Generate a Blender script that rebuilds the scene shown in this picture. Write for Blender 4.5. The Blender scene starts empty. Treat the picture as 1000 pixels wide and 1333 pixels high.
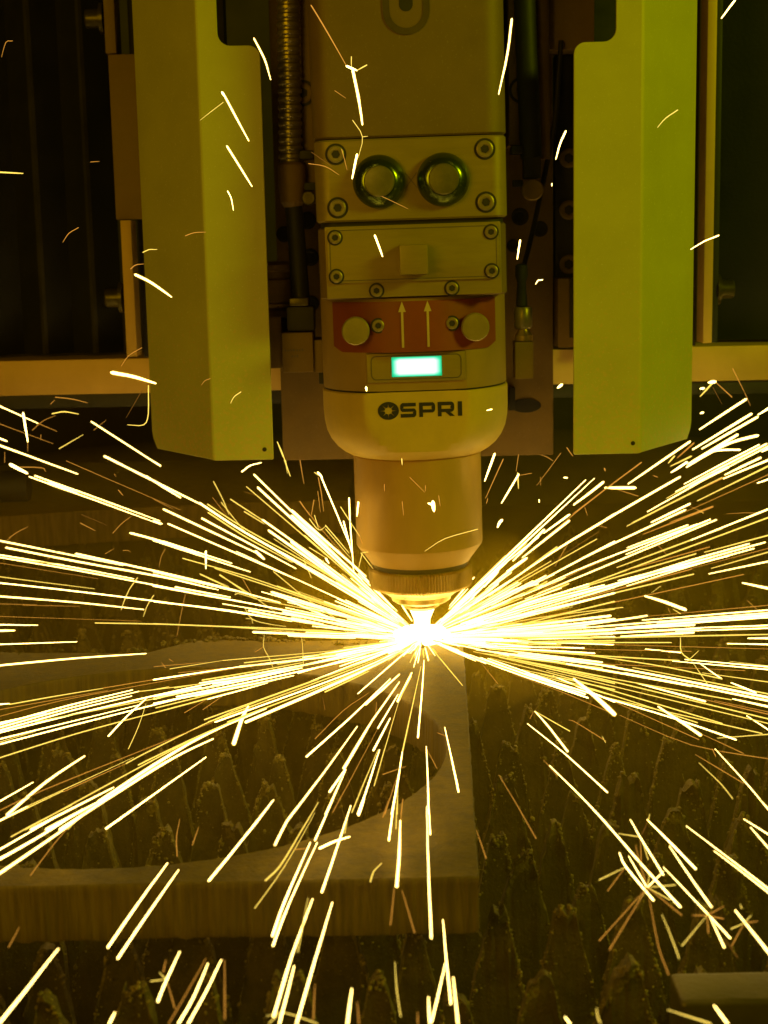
import bpy, bmesh, math, random
from mathutils import Vector, Matrix, noise
R = math.radians
S = 0.001                      # every shape below is written in millimetres
random.seed(7)
scene = bpy.context.scene
scene.render.engine = 'CYCLES'
scene.cycles.max_bounces = 5; scene.cycles.diffuse_bounces = 3; scene.cycles.glossy_bounces = 2; scene.cycles.volume_bounces = 0; scene.cycles.transparent_max_bounces = 12
COL = scene.collection

# ------------------------------------------------------------------ camera
def setup_camera():
    cd = bpy.data.cameras.new('camera'); co = bpy.data.objects.new('camera', cd); COL.objects.link(co)
    pitch, roll = R(10.0), R(1.2)
    fw = Vector((0, math.cos(pitch), -math.sin(pitch))); r0 = Vector((1, 0, 0)); u0 = r0.cross(fw)
    r = r0*math.cos(roll) - u0*math.sin(roll); u = r0*math.sin(roll) + u0*math.cos(roll)
    m = Matrix((( r.x, u.x, -fw.x, -21.6*S), (r.y, u.y, -fw.y, -900*S), (r.z, u.z, -fw.z, 238.5*S), (0, 0, 0, 1)))
    co.matrix_world = m
    cd.sensor_fit = 'HORIZONTAL'; cd.sensor_width = 36; cd.lens = 72
    cd.clip_start = 0.02; cd.clip_end = 50
    cd.dof.use_dof = True; cd.dof.focus_distance = 0.80; cd.dof.aperture_fstop = 25
    scene.camera = co
setup_camera()

# ------------------------------------------------------------------ light
w = bpy.data.worlds.new('World'); scene.world = w; w.use_nodes = True
bg = w.node_tree.nodes['Background']; bg.inputs['Color'].default_value = (1.0, 0.62, 0.0, 1); bg.inputs['Strength'].default_value = 0.010
def lamp(name, kind, loc, energy, color, size=0.1, target=None, sy=None):
    l = bpy.data.lights.new(name, kind); l.energy = energy; l.color = color
    o = bpy.data.objects.new(name, l); COL.objects.link(o); o.location = Vector(loc)*S
    if kind == 'AREA':
        l.shape = 'RECTANGLE'; l.size = size; l.size_y = sy or size
        o.rotation_euler = (Vector(target)*S - o.location).to_track_quat('-Z', 'Y').to_euler()
    else: l.shadow_soft_size = size
    return o
KEY = lamp('area_lamp', 'AREA', (950, -700, 680), 5.6, (0.80, 0.90, 0.0), 0.30, (0, 0, 230), 0.16)
FILL = lamp('area_lamp', 'AREA', (-640, -1200, 430), 3.6, (1.0, 0.58, 0.0), 0.6, (0, 0, 150), 0.5)  # added warm fill that brightens the front, no such lamp known
CUT = lamp('cutting_light', 'POINT', (0, -3, 9), 0.9, (1.0, 0.56, 0.0), 0.006)
vs = scene.view_settings
vs.view_transform = 'Standard'; vs.look = 'None'; vs.exposure = 0; vs.gamma = 1; vs.use_curve_mapping = False

# ------------------------------------------------------------------ materials
def mat(name, base, rough=0.5, metal=0.0, var=0.25, scale=60, bump=0.15, bscale=400, speck=0.0, speckcol=(0.6,0.5,0.3), streak=None, dark=None, coat=0):
    m = bpy.data.materials.new(name); m.use_nodes = True; nt = m.node_tree; N = nt.nodes; L = nt.links
    b = N['Principled BSDF']; b.inputs['Roughness'].default_value = rough; b.inputs['Metallic'].default_value = metal
    if coat: b.inputs['Coat Weight'].default_value = coat
    tc = N.new('ShaderNodeTexCoord'); mp = N.new('ShaderNodeMapping'); L.new(tc.outputs['Object'], mp.inputs['Vector'])
    if streak: mp.inputs['Scale'].default_value = streak
    n1 = N.new('ShaderNodeTexNoise'); n1.inputs['Scale'].default_value = scale; n1.inputs['Detail'].default_value = 6; n1.inputs['Roughness'].default_value = 0.65
    L.new(mp.outputs['Vector'], n1.inputs['Vector'])
    cr = N.new('ShaderNodeValToRGB'); L.new(n1.outputs['Fac'], cr.inputs['Fac'])
    lo = tuple(c*(1-var) for c in (dark or base)); hi = tuple(min(1, c*(1+var)) for c in base)
    cr.color_ramp.elements[0].position = 0.32; cr.color_ramp.elements[0].color = (*lo, 1)
    cr.color_ramp.elements[1].position = 0.68; cr.color_ramp.elements[1].color = (*hi, 1)
    col = cr.outputs['Color']
    if speck:
        n3 = N.new('ShaderNodeTexNoise'); n3.inputs['Scale'].default_value = 900; n3.inputs['Detail'].default_value = 2
        L.new(tc.outputs['Object'], n3.inputs['Vector'])
        c3 = N.new('ShaderNodeValToRGB'); c3.color_ramp.elements[0].position = 0.64; c3.color_ramp.elements[1].position = 0.70
        L.new(n3.outputs['Fac'], c3.inputs['Fac'])
        mu = N.new('ShaderNodeMath'); mu.operation = 'MULTIPLY'; mu.inputs[1].default_value = speck; L.new(c3.outputs['Color'], mu.inputs[0])
        mx = N.new('ShaderNodeMix'); mx.data_type = 'RGBA'; L.new(mu.outputs[0], mx.inputs[0]); L.new(col, mx.inputs[6]); mx.inputs[7].default_value = (*speckcol, 1)
        col = mx.outputs[2]
    L.new(col, b.inputs['Base Color'])
    rr = N.new('ShaderNodeMapRange'); rr.inputs['To Min'].default_value = max(0.05, rough-0.12); rr.inputs['To Max'].default_value = min(1, rough+0.15)
    L.new(n1.outputs['Fac'], rr.inputs['Value']); L.new(rr.outputs[0], b.inputs['Roughness'])
    if bump:
        n2 = N.new('ShaderNodeTexNoise'); n2.inputs['Scale'].default_value = bscale; n2.inputs['Detail'].default_value = 5
        L.new(mp.outputs['Vector'], n2.inputs['Vector'])
        bp = N.new('ShaderNodeBump'); bp.inputs['Strength'].default_value = bump; bp.inputs['Distance'].default_value = 0.001
        L.new(n2.outputs['Fac'], bp.inputs['Height']); L.new(bp.outputs['Normal'], b.inputs['Normal'])
    return m
def emit(name, color, strength):
    m = bpy.data.materials.new(name); m.use_nodes = True; nt = m.node_tree; nt.nodes.clear()
    e = nt.nodes.new('ShaderNodeEmission'); e.inputs['Color'].default_value = (*color, 1); e.inputs['Strength'].default_value = strength
    o = nt.nodes.new('ShaderNodeOutputMaterial'); nt.links.new(e.outputs[0], o.inputs['Surface'])
    return m
M = {}
M['guard'] = mat('guard_paint', (0.50, 0.475, 0.10), 0.45, 0, 0.07, 25, 0.12, 1500, 0.35, (0.75, 0.7, 0.45))
def add_spatter(m, height):
    nt = m.node_tree; N = nt.nodes; L = nt.links; b = N['Principled BSDF']; src = b.inputs['Base Color'].links[0].from_socket
    tc = N.new('ShaderNodeTexCoord'); sp = N.new('ShaderNodeSeparateXYZ'); L.new(tc.outputs['Object'], sp.inputs[0])
    mr = N.new('ShaderNodeMapRange'); mr.inputs['From Min'].default_value = height; mr.inputs['From Max'].default_value = 0.0; mr.inputs['To Min'].default_value = -0.14; mr.inputs['To Max'].default_value = 0.10; L.new(sp.outputs['Z'], mr.inputs['Value'])
    n = N.new('ShaderNodeTexNoise'); n.inputs['Scale'].default_value = 480; n.inputs['Detail'].default_value = 3; L.new(tc.outputs['Object'], n.inputs['Vector'])
    ad = N.new('ShaderNodeMath'); ad.operation = 'ADD'; L.new(n.outputs['Fac'], ad.inputs[0]); L.new(mr.outputs[0], ad.inputs[1])
    r = N.new('ShaderNodeMapRange'); r.inputs['From Min'].default_value = 0.58; r.inputs['From Max'].default_value = 0.70; r.inputs['To Max'].default_value = 0.55; L.new(ad.outputs[0], r.inputs['Value'])
    mx = N.new('ShaderNodeMix'); mx.data_type = 'RGBA'; L.new(r.outputs[0], mx.inputs[0]); L.new(src, mx.inputs[6]); mx.inputs[7].default_value = (0.62, 0.44, 0.12, 1); L.new(mx.outputs[2], b.inputs['Base Color'])
add_spatter(M['guard'], 0.16)
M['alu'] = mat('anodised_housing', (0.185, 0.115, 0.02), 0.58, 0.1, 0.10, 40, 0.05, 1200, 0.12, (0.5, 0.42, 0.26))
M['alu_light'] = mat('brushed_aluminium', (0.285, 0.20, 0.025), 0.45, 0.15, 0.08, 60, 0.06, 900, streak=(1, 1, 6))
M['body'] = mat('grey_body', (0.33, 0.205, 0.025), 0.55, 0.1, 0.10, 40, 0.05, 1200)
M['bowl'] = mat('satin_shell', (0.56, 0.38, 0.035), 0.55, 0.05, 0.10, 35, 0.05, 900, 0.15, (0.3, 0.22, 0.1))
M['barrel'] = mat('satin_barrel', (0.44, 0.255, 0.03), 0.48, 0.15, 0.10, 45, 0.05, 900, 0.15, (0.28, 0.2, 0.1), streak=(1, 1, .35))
M['steel'] = mat('bright_steel', (0.55, 0.50, 0.38), 0.22, 0.9, 0.12, 80, 0.05, 900)
M['slot'] = mat('slot_rim', (0.085, 0.055, 0.012), 0.6, 0.1)
M['cap'] = mat('button_cap', (0.21, 0.18, 0.045), 0.35, 0.5, 0.15, 150, 0.1, 900)
M['knob'] = mat('machined_knob', (0.34, 0.26, 0.08), 0.38, 0.35, 0.12, 120, 0.08, 900)
M['screw'] = mat('screw_steel', (0.30, 0.23, 0.11), 0.4, 0.4, 0.15, 200, 0.1, 900)
M['brass'] = mat('brass', (0.55, 0.38, 0.14), 0.3, 0.85, 0.15, 90, 0.08, 900)
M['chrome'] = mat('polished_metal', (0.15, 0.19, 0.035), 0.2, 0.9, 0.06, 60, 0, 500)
M['black'] = mat('black_rubber', (0.018, 0.017, 0.013), 0.6, 0, 0.3, 80, 0.15, 600)
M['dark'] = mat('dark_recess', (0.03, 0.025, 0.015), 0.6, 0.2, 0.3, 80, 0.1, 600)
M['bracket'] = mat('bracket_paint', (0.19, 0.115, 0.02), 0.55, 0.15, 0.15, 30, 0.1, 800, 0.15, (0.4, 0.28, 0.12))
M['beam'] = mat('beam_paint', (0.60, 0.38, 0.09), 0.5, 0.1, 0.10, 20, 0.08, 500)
M['red'] = mat('red_panel', (0.22, 0.04, 0.008), 0.5, 0, 0.12, 50, 0.05, 700)
M['arrow'] = mat('arrow_print', (0.55, 0.42, 0.22), 0.5, 0, 0.1)
M['ink'] = mat('black_print', (0.02, 0.017, 0.01), 0.55, 0, 0.1, bump=0)
M['ink_soft'] = mat('faded_print', (0.12, 0.09, 0.05), 0.55, 0, 0.2, bump=0)
M['hose'] = mat('metal_hose', (0.30, 0.25, 0.15), 0.35, 0.7, 0.2, 80, 0.1, 700)
M['bellows'] = mat('bellows_cloth', (0.009, 0.008, 0.004), 0.6, 0, 0.3, 40, 0.2, 500)
M['bellows_edge'] = mat('bellows_edge', (0.035, 0.03, 0.012), 0.45, 0, 0.3, 40, 0.2, 500)
M['plate'] = mat('mill_steel_plate', (0.135, 0.085, 0.007), 0.7, 0.1, 0.38, 160, 0.7, 700, 0.25, (0.30, 0.20, 0.06))
M['offcut'] = mat('lightened_offcut', (0.30, 0.19, 0.04), 0.65, 0.1, 0.3, 120, 0.6, 700, 0.2, (0.36, 0.25, 0.08))  # lighter than the near plate to make up for light missing back there
M['cutface'] = mat('cut_steel_face', (0.12, 0.075, 0.01), 0.65, 0.1, 0.35, 330, 0.9, 420, streak=(1, 1, 0.07), dark=(0.09, 0.055, 0.018))
M['offcut_face'] = mat('offcut_cut_face', (0.30, 0.19, 0.05), 0.55, 0.2, 0.35, 260, 0.9, 380, streak=(1, 1, 0.09), dark=(0.15, 0.09, 0.025))
M['slat'] = mat('scorched_slat', (0.055, 0.036, 0.012), 0.75, 0.15, 0.5, 90, 0.6, 700, 0.5, (0.2, 0.15, 0.08))
M['slag'] = mat('slag_crust', (0.125, 0.09, 0.02), 0.65, 0.15, 0.6, 420, 1.0, 700)
M['bead'] = mat('slag_bead', (0.21, 0.155, 0.04), 0.5, 0.3, 0.6, 420, 0.8, 700)
M['floor'] = mat('bed_floor', (0.06, 0.04, 0.022), 0.85, 0.0, 0.4, 30, 0.4, 300)
M['rail'] = mat('rail_steel', (0.10, 0.08, 0.012), 0.32, 0.5, 0.25, 40, 0.2, 500)
M['wall'] = mat('machine_wall', (0.09, 0.06, 0.03), 0.7, 0.0, 0.3, 12, 0.1, 100)
M['W'] = emit('spark_white_hot', (1.0, 0.68, 0.17), 8.5)
M['Y'] = emit('spark_yellow', (1.0, 0.68, 0.10), 1.7)
M['O'] = emit('spark_orange', (1.0, 0.42, 0.05), 0.85)
M['D'] = emit('spark_fading', (1.0, 0.40, 0.05), 0.26)
M['core'] = emit('plasma', (1.0, 0.78, 0.28), 9.0)
M['H'] = emit('spark_root', (1.0, 0.76, 0.20), 7.0)
def sheath(name, color, strength, cover):
    m = emit(name, color, strength); nt = m.node_tree; e = nt.nodes['Emission']; o = nt.nodes['Material Output']
    t = nt.nodes.new('ShaderNodeBsdfTransparent'); x = nt.nodes.new('ShaderNodeMixShader'); x.inputs[0].default_value = cover
    nt.links.new(t.outputs[0], x.inputs[1]); nt.links.new(e.outputs[0], x.inputs[2]); nt.links.new(x.outputs[0], o.inputs['Surface']); return m
M['SW'] = sheath('spark_glow', (1.0, 0.55, 0.03), 1.0, 0.22)
for k in ('Y', 'O', 'D', 'SW', 'H'): M[k].cycles.emission_sampling = 'NONE'

# ------------------------------------------------------------------ builders
OFF = {}
def tag(o, label=None, cat=None, group=None, kind=None):
    if label: o['label'] = label
    if cat: o['category'] = cat
    if group: o['group'] = group
    if kind: o['kind'] = kind
    return o
def thing(name, label, cat, loc=(0, 0, 0), group=None, rot=(0, 0, 0)):
    o = bpy.data.objects.new(name, None); COL.objects.link(o); o.empty_display_size = 0.02
    o.location = Vector(loc)*S; o.rotation_euler = rot; OFF[o] = Vector(loc)
    return tag(o, label, cat, group)
def link(name, me, parent=None):
    o = bpy.data.objects.new(name, me); COL.objects.link(o)
    if parent: o.parent = parent; OFF[o] = OFF.get(parent, Vector())
    return o
def mesh(name, verts, faces, m, parent=None, smooth=False, mats=None, fm=None, angle=None):
    off = OFF.get(parent, Vector()) if parent else Vector()
    me = bpy.data.meshes.new(name)
    me.from_pydata([((x-off.x)*S, (y-off.y)*S, (z-off.z)*S) for x, y, z in verts], [], faces)
    for mm in (mats or [m]): me.materials.append(M[mm])
    if fm:
        for p, i in zip(me.polygons, fm): p.material_index = i
    if smooth: me.polygons.foreach_set('use_smooth', [True]*len(me.polygons))
    if smooth and angle is not None:
        me.set_sharp_from_angle(angle=R(angle))
    me.update()
    return link(name, me, parent)
def frombm(name, bm, m, parent=None, smooth=False, angle=35):
    off = OFF.get(parent, Vector()) if parent else Vector()
    for v in bm.verts: v.co = (v.co-off)*S
    me = bpy.data.meshes.new(name); bm.normal_update(); bm.to_mesh(me); bm.free(); me.materials.append(M[m])
    if smooth:
        me.polygons.foreach_set('use_smooth', [True]*len(me.polygons)); me.set_sharp_from_angle(angle=R(angle))
    return link(name, me, parent)
def box(name, x0, x1, y0, y1, z0, z1, m, parent=None, bev=1.0, seg=2):
    bm = bmesh.new()
    bmesh.ops.create_cube(bm, size=1, matrix=Matrix.Translation(((x0+x1)/2, (y0+y1)/2, (z0+z1)/2)) @ Matrix.Diagonal((x1-x0, y1-y0, z1-z0, 1)))
    if bev: bmesh.ops.bevel(bm, geom=list(bm.edges), offset=bev, segments=seg, profile=0.6, affect='EDGES')
    return frombm(name, bm, m, parent, True, 40)
AX = {'z': Matrix.Identity(3), '-y': Matrix(((1, 0, 0), (0, 0, -1), (0, 1, 0))), 'x': Matrix(((0, 0, 1), (1, 0, 0), (0, 1, 0)))}
def lathe_vf(prof, seg, c=(0, 0, 0), axis='z'):
    A = AX[axis]; v = []; f = []; c = Vector(c)
    for r, z in prof:
        for i in range(seg):
            a = 2*math.pi*i/seg; v.append(tuple(A @ Vector((r*math.cos(a), r*math.sin(a), z)) + c))
    n = len(prof)
    for j in range(n-1):
        for i in range(seg):
            k = (i+1) % seg; f.append((j*seg+i, j*seg+k, (j+1)*seg+k, (j+1)*seg+i))
    f.append(tuple(range(seg-1, -1, -1))); f.append(tuple(range((n-1)*seg, n*seg)))
    return v, f
def lathe(name, prof, m, parent=None, seg=48, c=(0, 0, 0), axis='z', angle=30):
    v, f = lathe_vf(prof, seg, c, axis)
    o = mesh(name, v, f, m, parent, True, angle=angle)
    return o
def tube_vf(pts, rads, seg=8):
    pts = [Vector(p) for p in pts]; v = []; f = []; n = len(pts)
    if not isinstance(rads, (list, tuple)): rads = [rads]*n
    t0 = (pts[1]-pts[0]).normalized(); up = Vector((0, 0, 1)) if abs(t0.z) < 0.9 else Vector((0, 1, 0))
    a = t0.cross(up).normalized()
    for i, p in enumerate(pts):
        t = (pts[min(i+1, n-1)]-pts[max(i-1, 0)]).normalized()
        a = (a - t*a.dot(t)).normalized(); b = t.cross(a)
        for j in range(seg):
            q = 2*math.pi*j/seg; v.append(tuple(p + (a*math.cos(q)+b*math.sin(q))*rads[i]))
    for i in range(n-1):
        for j in range(seg):
            k = (j+1) % seg; f.append((i*seg+j, i*seg+k, (i+1)*seg+k, (i+1)*seg+j))
    f.append(tuple(range(seg-1, -1, -1))); f.append(tuple(range((n-1)*seg, n*seg)))
    return v, f
def smooth_path(pts, n=8):
    P = [Vector(p) for p in pts]; P = [2*P[0]-P[1]] + P + [2*P[-1]-P[-2]]; out = []
    for i in range(1, len(P)-2):
        for j in range(n):
            t = j/n; a, b, c, d = P[i-1:i+3]
            out.append(0.5*((2*b)+(c-a)*t+(2*a-5*b+4*c-d)*t*t+(3*b-a-3*c+d)*t**3))
    out.append(P[-2]); return out
def tube(name, pts, rad, m, parent=None, seg=16, n=8):
    v, f = tube_vf(smooth_path(pts, n), rad, seg); return mesh(name, v, f, m, parent, True, angle=50)
def prism(name, poly, y0, y1, m, parent=None, bev=0.0, to3=None):
    """outline in (x,z), extruded along y"""
    n = len(poly); v = [(x, y0, z) for x, z in poly] + [(x, y1, z) for x, z in poly]
    f = [tuple(range(n)), tuple(range(2*n-1, n-1, -1))] + [(i+n, (i+1) % n+n, (i+1) % n, i) for i in range(n)]
    bm = bmesh.new(); vs_ = [bm.verts.new(p) for p in v]
    for q in f: bm.faces.new([vs_[i] for i in q])
    bmesh.ops.recalc_face_normals(bm, faces=list(bm.faces))
    if bev:
        e = [e for e in bm.edges if abs(e.verts[0].co.y-y0) < 1e-4 and abs(e.verts[1].co.y-y0) < 1e-4]
        bmesh.ops.bevel(bm, geom=e, offset=bev, segments=2, profile=0.6, affect='EDGES')
    return frombm(name, bm, m, parent, True, 40)
def rrect(x0, x1, z0, z1, r, n=6):
    out = []
    for cx, cz, a0 in ((x1-r, z1-r, 0), (x0+r, z1-r, 90), (x0+r, z0+r, 180), (x1-r, z0+r, 270)):
        for i in range(n+1):
            a = R(a0+90*i/n); out.append((cx+r*math.cos(a), cz+r*math.sin(a)))
    return out
def ringprism(name, outer, inner, y0, y1, m, parent):
    n = len(outer); v = [(x, y0, z) for x, z in outer]+[(x, y0, z) for x, z in inner]+[(x, y1, z) for x, z in outer]+[(x, y1, z) for x, z in inner]
    f = []
    for i in range(n):
        k = (i+1) % n
        f += [(i, k, n+k, n+i), (2*n+k, 2*n+i, 3*n+i, 3*n+k), (2*n+i, 2*n+k, k, i), (n+i, n+k, 3*n+k, 3*n+i)]
    return mesh(name, v, f, m, parent)
# one socket screw mesh, looking towards the camera (-y), origin on the surface it sits in
def screw_mesh(name, r, head='screw'):
    A = AX['-y']; v = []; f = []; fm = []
    def ringset(prof, seg, mi, hexa=False):
        base = len(v)
        for rr, z in prof:
            for i in range(seg):
                a = 2*math.pi*i/seg; v.append(tuple((A @ Vector((rr*math.cos(a), rr*math.sin(a), z)))*S))
        for j in range(len(prof)-1):
            for i in range(seg):
                k = (i+1) % seg; f.append((base+j*seg+i, base+j*seg+k, base+(j+1)*seg+k, base+(j+1)*seg+i)); fm.append(mi)
        f.append(tuple(range(base+(len(prof)-1)*seg, base+len(prof)*seg))); fm.append(mi)
    ringset([(r*1.25, 0.02), (r*1.25, 0.12), (r*1.0, 0.14)], 24, 1)
    ringset([(r*0.98, 0.1), (r*0.98, 1.0), (r*0.82, 1.35), (r*0.56, 1.35), (r*0.54, 0.9)], 24, 0)
    ringset([(r*0.5, 1.0), (r*0.5, 1.12), (r*0.1, 1.14)], 6, 1)
    me = bpy.data.meshes.new(name); me.from_pydata(v, [], f)
    me.materials.append(M[head]); me.materials.append(M['dark'])
    for p, i in zip(me.polygons, fm): p.material_index = i
    return me
SCREW = screw_mesh('screw', 4.6); SCREW_S = screw_mesh('screw', 3.4); SCREW_B = screw_mesh('bolt', 6.0, 'alu')
def screw(parent, x, y, z, me=SCREW, name='screw'):
    o = link(name, me, parent); o.location = (Vector((x, y, z))-OFF[parent])*S; o.rotation_euler = (0, random.uniform(0, 6), 0); return o

# ------------------------------------------------------------------ setting
def sheet(name, x0, x1, y0, y1, z, m): return tag(mesh(name, [(x0, y0, z), (x1, y0, z), (x1, y1, z), (x0, y1, z)], [(0, 1, 2, 3)], m), kind='structure')
sheet('bed_floor', -1500, 1500, -700, 1400, -135, 'floor')
tag(box('machine_wall', -1500, 1500, 1250, 1290, -150, 900, 'wall', None, 0), kind='structure')

# ------------------------------------------------------------------ saw-tooth support slats
def slat(row, y, x0, x1, shift, label, dense):
    t = thing('support_slat', label, 'slat', ((x0+x1)/2, y, -135), 'saw-toothed slats of the cutting bed')
    P = 30.0; dx = 1.0 if dense else 3.0; n = int((x1-x0)/dx)+1; rows = 8 if dense else 5
    rnd = random.Random(row*13+1); hs = {}
    def top(x):
        u = (x-shift)/P+.22*noise.noise(Vector((x*.02, row*2.9, 1))); k = math.floor(u); fr = abs((u-k)-0.5)*2     # 0 at the peak
        if k not in hs: hs[k] = (rnd.choice((-13, -8, -6, -4, -2, -1, 0))+rnd.uniform(-1, 0), rnd.uniform(40, 64), rnd.uniform(0.08, 0.30))
        pk, dep, flat = hs[k]; g = max(0.0, fr-flat)/(1-flat)
        nz = noise.noise(Vector((x*0.16, row*9.1, 0)))*4.0 + noise.noise(Vector((x*0.6, row*3.7, 4)))*2.0 + noise.noise(Vector((x*1.5, row*1.7, 8)))*1.5
        return -23.5 + pk - dep*g**1.05 - max(0, 0.12-fr+flat)*0 + nz
    v = []; f = []
    for side in (-1, 1):
        for i in range(n):
            x = x0+i*dx; zt = top(x)
            for j in range(rows):
                q = (j/(rows-1))**2.3; z = zt+(-135-zt)*q; d = zt-z
                lump = max(0, noise.noise(Vector((x*0.09, z*0.09, row*5.3+side)))*5.0+noise.noise(Vector((x*0.3, z*0.3, row*2.3+side*3)))*2.6)*math.exp(-d/30)
                v.append((x+noise.noise(Vector((z*.2, x*.1, row)))*0.9, y+side*(2.2+lump), z))
    h = n*rows
    for i in range(n-1):
        for j in range(rows-1):
            a = i*rows+j; b = a+rows
            f.append((a, a+1, b+1, b)); f.append((h+a, h+b, h+b+1, h+a+1))
        f.append((i*rows, (i+1)*rows, h+(i+1)*rows, h+i*rows))
    fm = []
    for i in range(n-1):
        fm += [0, 0]*(rows-1)+[1]
    for i in range(n-1):
        x = x0+i*dx; b = i*((rows-1)*2+1)
        if noise.noise(Vector((x*.07, row*4.4, 2))) > .0: fm[b] = fm[b+1] = 1
        if noise.noise(Vector((x*.11, row*6.4, 5))) > .15: fm[b+2] = fm[b+3] = 1
    mesh('slat_blade', v, f, 'slat', t, True, mats=['slat', 'slag'], fm=fm, angle=60)
    # beads of slag frozen on to the tooth edges and faces
    v = []; f = []
    ico = [(0, 0, -1), (.72, -.53, -.45), (-.28, -.85, -.45), (-.89, 0, -.45), (-.28, .85, -.45), (.72, .53, -.45), (.28, -.85, .45), (-.72, -.53, .45), (-.72, .53, .45), (.28, .85, .45), (.89, 0, .45), (0, 0, 1)]
    fi = [(0, 1, 2), (1, 0, 5), (0, 2, 3), (0, 3, 4), (0, 4, 5), (1, 5, 10), (2, 1, 6), (3, 2, 7), (4, 3, 8), (5, 4, 9), (1, 10, 6), (2, 6, 7), (3, 7, 8), (4, 8, 9), (5, 9, 10), (6, 10, 11), (7, 6, 11), (8, 7, 11), (9, 8, 11), (10, 9, 11)]
    cnt = int((x1-x0)/P*(330 if dense else 60))
    for _ in range(cnt):
        x = rnd.uniform(x0+2, x1-2)
        if abs(x+22) > (900+y)*.26+110: continue
        zt = top(x); edge = rnd.random() < 0.62
        clump = noise.noise(Vector((x*0.08, zt*0.08, row*7.7)))
        if clump < 0.05 and rnd.random() < 0.8: continue
        d = rnd.uniform(-0.9, 1.8) if edge else rnd.expovariate(1/9)
        z = zt-d; yy = y-rnd.uniform(1.5, 3.6) if not edge else y+rnd.uniform(-3.5, 1.5)
        r = rnd.choice((.25, .3, .35, .4, .5, .6, .8, 1.1))*(1 if edge else .75)*(1 if dense else 1.7)
        b = len(v); sx, sy, sz = (rnd.uniform(.7, 1.4) for _ in range(3))
        for p in ico: k = r*rnd.uniform(.75, 1.25); v.append((x+p[0]*k*sx, yy+p[1]*k*sy, z+p[2]*k*sz))
        f += [(a+b, c+b, e+b) for a, c, e in fi]
    tag(mesh('slag_beads', v, f, 'bead', t, True), kind='stuff')
ORD = ['frontmost', 'second', 'third', 'fourth', 'fifth', 'sixth', 'seventh', 'eighth', 'ninth', 'tenth', 'eleventh', 'twelfth', 'thirteenth', 'fourteenth', 'fifteenth', 'sixteenth', 'seventeenth', 'eighteenth', 'rearmost']
SH = [15, 17, 2, 18, 9, 22, 27, 12, 0, 20, 6, 25, 14, 3, 19, 10, 28, 7, 16]
for i in range(19):
    y = -424+51*i
    if i == 0: lb = 'frontmost saw-toothed slat along the bottom of the photo, crusted with slag'
    elif i == 18: lb = 'rearmost saw-toothed slat, far back in the dark under the gantry beam'
    else: lb = 'scorched saw-toothed bed slat crusted with slag, %s row counted from the front' % ORD[i]
    slat(i, y, -330-max(0, i-8)*14, 330+max(0, i-8)*14, SH[i], lb, i < 10)

# ------------------------------------------------------------------ steel plates on the slats
def plate(name, label, outer, holes, z0, z1, rough=0.6, tm='plate', wm='cutface'):
    t = thing(name, label, 'plate', (sum(p[0] for p in outer)/len(outer), sum(p[1] for p in outer)/len(outer), z0))
    def dens(loop, step=3.0):
        out = []; n = len(loop)
        for i in range(n):
            a = Vector((*loop[i], 0)); b = Vector((*loop[(i+1) % n], 0)); k = max(1, int((b-a).length/step))
            for j in range(k):
                p = a.lerp(b, j/k); d = (b-a).normalized(); nn = Vector((d.y, -d.x, 0))
                q = noise.noise(Vector((p.x*.35, p.y*.35, 1)))*rough
                out.append((p.x+nn.x*q, p.y+nn.y*q))
        return out
    loops = [dens(outer)]+[dens(h) for h in holes]
    # top and bottom sheets
    for zz, nm, flip in ((z1, 'top_face', False), (z0, 'under_face', True)):
        bm = bmesh.new(); es = []
        for lp in loops:
            vv = [bm.verts.new((x, y, zz)) for x, y in lp]
            es += [bm.edges.new((vv[i], vv[(i+1) % len(vv)])) for i in range(len(vv))]
        bmesh.ops.triangle_fill(bm, edges=es, use_beauty=True)
        for fc in bm.faces:
            fc.normal_update()
            if (fc.normal.z < 0) != flip: fc.normal_flip()
        frombm(nm, bm, tm, t)
    # cut walls: a rounded arris, a drag-lined face and a ragged dross edge
    for li, lp in enumerate(loops):
        n = len(lp); v = []; f = []; sgn = 1 if li == 0 else -1
        area = sum(lp[i][0]*lp[(i+1) % n][1]-lp[(i+1) % n][0]*lp[i][1] for i in range(n)); sgn = sgn*(1 if area > 0 else -1)
        prof = [(0, 0), (0.35, -0.25), (0.6, -0.8), (0.5, -3), (0.3, -7), (0.4, -12), (0.55, -17), (0.7, -21), (0.3, -22.2)]
        sc = (z1-z0)/22.2
        for i, (x, y) in enumerate(lp):
            a = Vector((*lp[i-1], 0)); b = Vector((*lp[(i+1) % n], 0)); d = (b-a).normalized(); nn = Vector((d.y, -d.x, 0))*sgn
            for j, (o_, zz) in enumerate(prof):
                g = o_ + noise.noise(Vector((x*.5, y*.5, zz*.02)))*0.35*min(1, -zz/3) + noise.noise(Vector((x*.9, y*.9, zz*.3)))*0.3*min(1, -zz/3)
                zj = z1+zz*sc - (abs(noise.noise(Vector((x*.3, y*.3, 9))))*2.0 if j == len(prof)-1 else 0)
                if j == 0: g = 0
                v.append((x+nn.x*g, y+nn.y*g, zj))
        m_ = len(prof)
        for i in range(n):
            k = (i+1) % n
            for j in range(m_-1): f.append((i*m_+j, i*m_+j+1, k*m_+j+1, k*m_+j) if sgn > 0 else (i*m_+j, k*m_+j, k*m_+j+1, i*m_+j+1))
        mesh('cut_edge' if li == 0 else 'hole_wall', v, f, wm, t, True, angle=70)
    return t
hole = [(-137+143.5*math.cos(R(a)), -191+143.5*math.sin(R(a))) for a in range(0, 360, 4)]
outer = [(-360, -349), (11, -349), (23, -26), (23.6, 6), (-95, 7), (-118, 15), (-140, 12), (-165, -14), (-250, -6), (-360, -2)]
pl = plate('cut_steel_plate', 'thick rust-brown steel plate with a large round hole, under the cutting nozzle', outer, [hole], -22.2, 0)
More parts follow.
